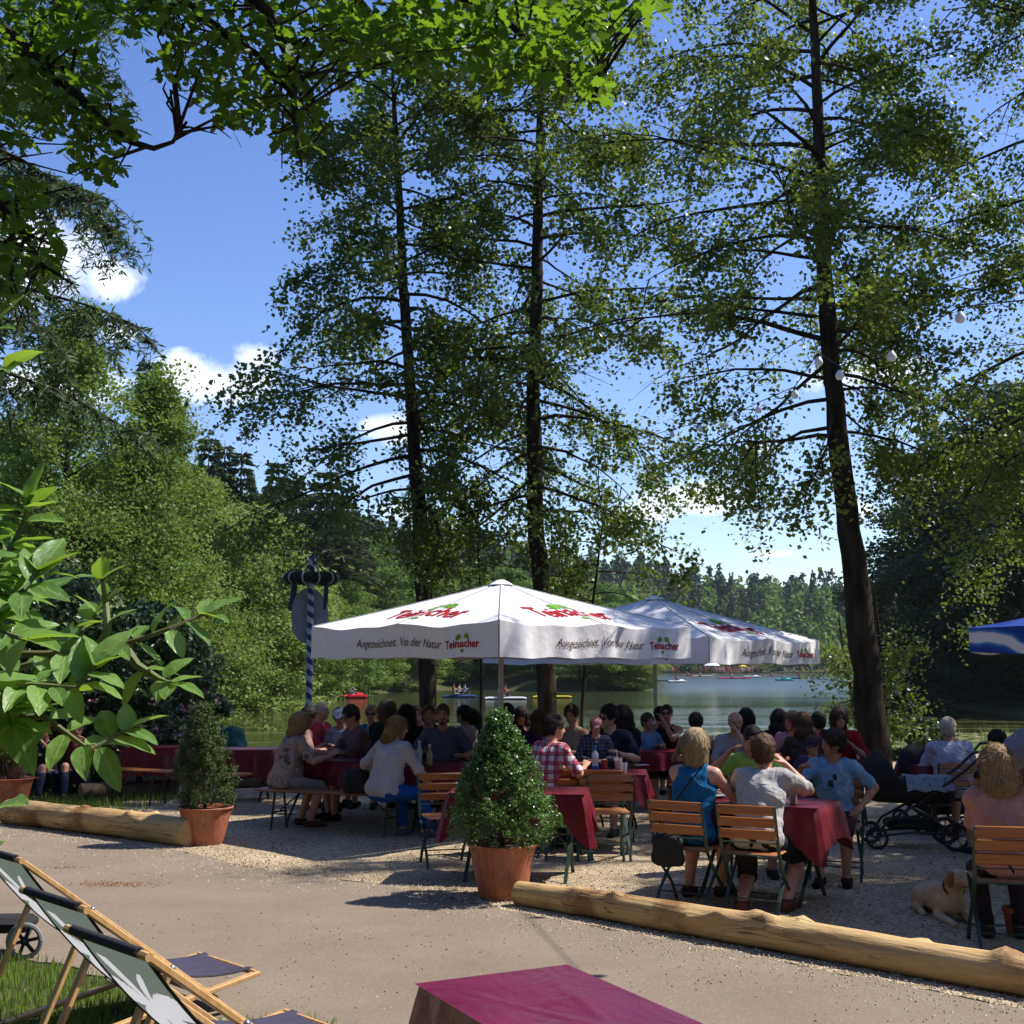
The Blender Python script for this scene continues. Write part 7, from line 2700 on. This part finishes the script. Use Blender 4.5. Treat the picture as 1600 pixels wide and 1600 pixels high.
S = [(222, 548, 86, 3.6, 'spruce tip rising between the two feathery alders'), (320, 672, 108, 4.2, 'dark spruce, first of the trio against the blue sky'), (345, 684, 112, 4.2, 'dark spruce, second of the trio against the blue sky'), (372, 695, 110, 4.2, 'dark spruce, third of the trio against the blue sky'),
     (428, 712, 128, 4.4, 'single pointed spruce right of the spruce trio'), (458, 740, 136, 3.8, 'smaller spruce beside the single pointed one'), (300, 720, 104, 3.8, 'dark spruce left of the trio'), (640, 800, 205, 5.0, 'spruce on the skyline left of the left alder trunk'), (770, 822, 222, 5.0, 'spruce on the skyline between the alder trunks'),
     (815, 845, 228, 4.8, 'spruce on the skyline touching the middle trunk'), (590, 815, 190, 5, 'spruce on the skyline right of the pine'), (700, 825, 215, 5, 'spruce on the skyline just right of the left trunk'), (870, 860, 235, 5, 'spruce on the skyline right of the middle trunk'), (745, 845, 225, 4.6, 'lower spruce on the skyline between the alder trunks'),
     (905, 868, 245, 5, 'spruce behind the crown of the slim young tree'), (555, 800, 175, 4.6, 'spruce on the skyline just beside the pine')]
for px, top, D, rx, lab in S: place('S', px, top, D, rx, lab, 'spruces on the wooded slope')
for px, top, D, rx, lab in [(508, 728, 126, 5.2, 'tall pine with a bare reddish lower trunk on the slope'), (545, 790, 150, 4.6, 'smaller pine right of the tall one'), (675, 790, 200, 5.6, 'pine with a rounded top behind the left alder trunk')]: place('P', px, top, D, rx, lab, 'pines on the slope')
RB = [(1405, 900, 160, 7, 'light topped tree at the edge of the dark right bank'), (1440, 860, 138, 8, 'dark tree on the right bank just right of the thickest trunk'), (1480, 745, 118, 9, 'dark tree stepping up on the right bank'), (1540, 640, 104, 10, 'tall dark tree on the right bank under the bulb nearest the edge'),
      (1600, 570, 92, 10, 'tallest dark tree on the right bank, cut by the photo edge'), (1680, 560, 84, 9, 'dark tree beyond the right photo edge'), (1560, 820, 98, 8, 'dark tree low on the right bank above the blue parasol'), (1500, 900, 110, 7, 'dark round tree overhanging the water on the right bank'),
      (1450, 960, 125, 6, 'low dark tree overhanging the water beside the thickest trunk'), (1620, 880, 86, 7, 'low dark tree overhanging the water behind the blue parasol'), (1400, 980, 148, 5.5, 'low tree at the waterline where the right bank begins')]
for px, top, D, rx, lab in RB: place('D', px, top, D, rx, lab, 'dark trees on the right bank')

# ------------------------------------------------------------------ the far wooded hill, one mass
def far_wood(name, n, kind, m_, seed):
    rg = np.random.default_rng(seed)
    X = rg.uniform(-70, 230, n * 3)
    Y = rg.uniform(215, 640, n * 3)
    sd_ = lake_sd(X, Y)
    ok = (sd_ > (1.2 if kind == 'b' else 14)) & (np.abs(X) < Y * .62)
    if kind == 'b': ok &= (sd_ < 75) | (rg.uniform(size=n * 3) < .25)
    X, Y = X[ok][:n], Y[ok][:n]
    Z = height(X, Y)
    m = 170
    P, fx, fy, fz, sz = [], [], [], [], []
    for x, y, z in zip(X, Y, Z):
        h_ = rg.uniform(10, 17) if kind == 'b' else rg.uniform(13, 21)
        u = rg.uniform(0, 1, m)
        a = rg.uniform(0, 2 * pi, m)
        if kind == 'b':
            r = rg.uniform(3.5, 6) * np.sin(np.clip(u * .85 + .13, 0, 1) * pi) ** .6 * (1 + .25 * np.sin(a * 3 + u * 7)) * rg.uniform(.7, 1, m)
        else:
            r = rg.uniform(2.4, 3.6) * (1 - u) ** .8 * (.75 + .35 * ((u * 9) % 1)) + .15
        P.append(np.stack([x + r * np.cos(a), y + r * np.sin(a), z + u * h_], 1))
        nz = np.stack([np.cos(a), np.sin(a), np.full(m, .6)], 1) + rg.normal(size=(m, 3)) * .5
        fz.append(nz)
        sz.append(np.full(m, 1.7 if kind == 'b' else 1.5) * rg.uniform(.6, 1.25, m))
    P, nz, sz = np.concatenate(P), np.concatenate(fz), np.concatenate(sz)
    nz /= np.linalg.norm(nz, axis=1, keepdims=True)
    a = rg.normal(size=P.shape) + (np.array([0, 0, -1.2]) if kind != 'b' else 0)
    x_ = a - (a * nz).sum(1, keepdims=True) * nz
    x_ /= np.linalg.norm(x_, axis=1, keepdims=True)
    V, polys = scatter(P, sz, KITE, frames=(x_, np.cross(nz, x_), nz))
    tag(link(name, mesh_np(name, V, polys, False), m_), kind='stuff')


far_wood('conifer_woods', 1150, 'c', cn, 5)
far_wood('broadleaf_woods', 620, 'b', gC, 6)

# ------------------------------------------------------------------ boats
def boat(px, py, col, label, people, style='pedal', L=2.9, yaw=0.1, D=None):
    D = D or 3.28 * F / (py - 1037)
    x = (px - 800) / F * D
    r = thing('pedal_boat' if style == 'pedal' else 'flat_boat', label, 'boat', (x, D, WZ), yaw, 'boats on the lake')
    B = SDF((-L * .6, -1.0, -.3), (L * .6, 1.0, 1.0), .07)
    m_ = fabric('boat_%d_%d_%d' % tuple(int(q * 99) for q in col), col)
    if style == 'pedal':
        for s in (-1, 1):
            B.cap((-L * .42, s * .5, .18), (L * .40, s * .5, .2), .24, .19, .05)
        B.cap((-L * .3, 0, .34), (L * .28, 0, .36), .09, None, .1, (0, 1, 0), 5.5)
        B.cap((L * .1, 0, .42), (L * .32, 0, .5), .16, .08, .1, (0, 1, 0), 2.6)
        B.plane((0, 0, -.05), (0, 0, -1))
    else:
        B.cap((-L * .46, 0, .12), (L * .46, 0, .14), .13, .11, .05, (0, 1, 0), 4.5)
        B.cap((-L * .4, 0, .22), (L * .4, 0, .22), .07, .07, .05, (0, 1, 0), 6.5)
    sdf_obj([B.mesh()], 'hull', m_, r)
    mb = MB()
    for s in (-1, 1):
        mb.box((-.25, s * .32, .42), (.42, .42, .08), None, .02)
        mb.box((-.48, s * .32, .66), (.08, .42, .44), Matrix.Rotation(-.2, 3, 'Y'), .03)
        mb.build('seat', white_paint, r)
        mb = MB()
    for i, (pl, sc_, kw) in enumerate(people):
        off = Vector((-.22, .32 if i % 2 else -.32, 0))
        if style != 'pedal': off = Vector((-.6 + .55 * i, .15 * (-1) ** i, 0))
        off.rotate(Matrix.Rotation(yaw, 3, 'Z'))
        person(pl, px, py - 12, D, -90 + math.degrees(yaw), .0, seat=.40, vox=.04, pose_scale=1.0, root_at=(x + off.x, D + off.y, WZ + .08), eyes=False, **kw)
    return r


WHT = (.6, .6, .6)
boat(556, 1089, (.45, .015, .03), 'red pedal boat with two people near the left bank', [('person in white on the red pedal boat, nearer seat', 1, dict(shirt=WHT, pants=(.4, .1, .1))), ('person in pale pink on the red pedal boat, farther seat', 1, dict(shirt=(.6, .4, .4), pants=(.2, .1, .1)))], yaw=.35, D=119, L=2.5)
boat(719, 1089, (.015, .05, .16), 'dark blue flat boat with three people between the alder trunks', [('person in a red top on the dark blue boat', 1, dict(shirt=(.5, .03, .03))), ('person in white in the middle of the dark blue boat', 1, dict(shirt=WHT)), ('person in light blue on the dark blue boat', 1, dict(shirt=(.2, .35, .55)))], 'flat', 3.4, .05)
boat(790, 1092, (.55, .57, .6), 'white pedal boat with a blue slide behind the parasol pole', [('person in cream on the white boat behind the parasol pole', 1, dict(shirt=(.6, .55, .45))), ('person in red on the white boat behind the parasol pole', 1, dict(shirt=(.5, .1, .1)))], 'flat', 4.0, .0)
boat(862, 1090, (.42, .33, .02), 'yellow empty boat behind the middle alder trunk', [], 'flat', 3.9, .02)
boat(1056, 1066, (.6, .6, .58), 'white pedal boat at the left end of the open lake', [('person in orange on the white boat on the open lake', 1, dict(shirt=(.5, .25, .12))), ('person in beige on the white boat on the open lake', 1, dict(shirt=(.5, .4, .3)))], L=3.4, yaw=.1)
boat(1028, 1064, (.03, .04, .06), 'dark flat boat trailing left of the white pedal boat', [], 'flat', 5.0, .05)
boat(1144, 1060, (.40, .015, .05), 'long red boat in the middle of the open lake', [('person in white on the long red boat', 1, dict(shirt=WHT))], 'flat', 7.5, .1)
boat(1222, 1063, (.05, .35, .33), 'turquoise pedal boat with two people on the open lake', [('person in white on the turquoise pedal boat', 1, dict(shirt=WHT)), ('person in teal on the turquoise pedal boat', 1, dict(shirt=(.1, .4, .4)))], L=3.6, yaw=-.1)
boat(1249, 1060, (.03, .015, .02), 'dark rowing boat with people at the right of the open lake', [('person in red on the dark rowing boat', 1, dict(shirt=(.4, .1, .08))), ('person in tan on the dark rowing boat', 1, dict(shirt=(.45, .3, .2)))], 'flat', 5.0, .0)
boat(1172, 1057, (.5, .5, .52), 'small white boat on the open lake left of the turquoise one', [('person in blue on the small white boat', 1, dict(shirt=(.1, .2, .45)))], L=4.5, yaw=.2, D=300)
boat(1075, 1054, (.35, .04, .03), 'small red boat near the far shore under the edge of the farther parasol', [('person in grey on the small red boat near the far shore', 1, dict(shirt=(.3, .3, .3)))], 'flat', 5.0, .1, 345)
boat(1205, 1055, (.3, .10, .12), 'small faded red boat near the far shore', [('person in pink on the small faded red boat', 1, dict(shirt=(.5, .25, .25)))], 'flat', 6.0, .0, 330)
boat(1095, 1056, (.5, .45, .3), 'small cream boat near the far shore left of the tent', [('person in yellow on the small cream boat', 1, dict(shirt=(.5, .42, .2)))], 'flat', 5.5, .0, 320)
# slide on the white boat
# far landing: tent, yellow parasol, jetty, a crowd too small to count
DZ = 418
gz = WZ + .5
x = (1110 - 800) / F * DZ
r = thing('tent', 'white pointed tent at the far landing', 'tent', (x, DZ, gz))
mb = MB()
mb.lathe([(2.9, 2.2), (1.6, 2.9), (.7, 3.8), (0, 4.6)], (0, 0, 0), 8)
mb.build('roof', canvas_white, r)
for a in range(4):
    mb = MB()
    mb.tube([(2.4 * cos(a * pi / 2 + .6), 2.4 * sin(a * pi / 2 + .6), 0), (2.4 * cos(a * pi / 2 + .6), 2.4 * sin(a * pi / 2 + .6), 2.3)], .06, 6)
    mb.build('pole', white_paint, r)
x = (1158 - 800) / F * DZ
r = thing('yellow_parasol', 'yellow parasol at the far landing', 'parasol', (x, DZ, gz))
mb = MB()
mb.lathe([(1.6, 1.9), (.9, 2.2), (0, 2.6)], (0, 0, 0), 10)
mb.build('canopy', fabric('yellow_canvas', (.6, .42, .03)), r)
mb = MB()
mb.tube([(0, 0, 0), (0, 0, 2.5)], .05, 6)
mb.build('pole', white_paint, r)
x0, x1 = (1045 - 800) / F * (DZ - 6), (1290 - 800) / F * (DZ - 6)
r = thing('jetty', 'long dark jetty along the far shore', 'jetty', ((x0 + x1) / 2, DZ - 6, WZ))
mb = MB()
mb.box((0, 0, .45), (x1 - x0, 3, .22))
mb.build('deck', bark_mid, r)
for i in range(12):
    mb = MB()
    mb.tube([(-(x1 - x0) / 2 + (i + .5) * (x1 - x0) / 12, -1.3, -1), (-(x1 - x0) / 2 + (i + .5) * (x1 - x0) / 12, -1.3, .4)], .1, 6)
    mb.build('post', bark_mid, r)
P = np.stack([np.concatenate([rng.normal(size=34) * 4.5 + (1128 - 800) / F * DZ, rng.uniform(x0, x1, 22)]), DZ - 4 + rng.uniform(-2.4, 2, 56), np.full(56, WZ + .56)], 1)
mb = MB()
for p in P: mb.ball((p[0], p[1], p[2] + .8), (.28, .2, .8), 6)
for p in P: mb.ball((p[0], p[1], p[2] + 1.65), (.13, .13, .15), 6)
o = mb.build('distant_crowd', stone_mat('crowd_cloth', [(0, (.4, .03, .04)), (.45, (.5, .08, .06)), (.6, (.5, .3, .22)), (.8, (.5, .5, .5)), (1, (.06, .1, .3))]))
tag(o, kind='stuff')

# unseen dense trees added around the viewer to close off part of the sky
for i, (x, y, sc_, zs_) in enumerate([(-13, -9, 1.1, .8), (-2, -17, 1.2, .9), (11, -13, 1.2, .85), (-15, 3, 1.0, .8), (25, -3, 1.2, .8), (-17, 13, 1.0, .75), (27, 7, 1.2, .8), (27, 18, 1.3, .85), (3, -12, 1.2, .9), (-8, -14, 1.2, .9)]):
    o = copy_tree(protos['D0'] if 'D0' in protos else protos['D1'], 'unseen dark leafy tree added near the viewer to block skylight', (x, y, -.1), U(0, 6), (sc_, sc_, zs_), 'added trees blocking skylight')

# ------------------------------------------------------------------ the air over the lake
mb = MB()
mb.box((0, 435, 34), (900, 980, 84))
hzm = bpy.data.materials.new('haze_air')
t = NT(hzm)
v_ = t.n('ShaderNodeVolumePrincipled')
v_.inputs['Color'].default_value = (.80, .88, 1.0, 1)
v_.inputs['Density'].default_value = .00009
v_.inputs['Anisotropy'].default_value = .2
t.l(v_.outputs[0], t.o.inputs['Volume'])
tag(mb.build('haze', hzm, smooth=False), kind='stuff')
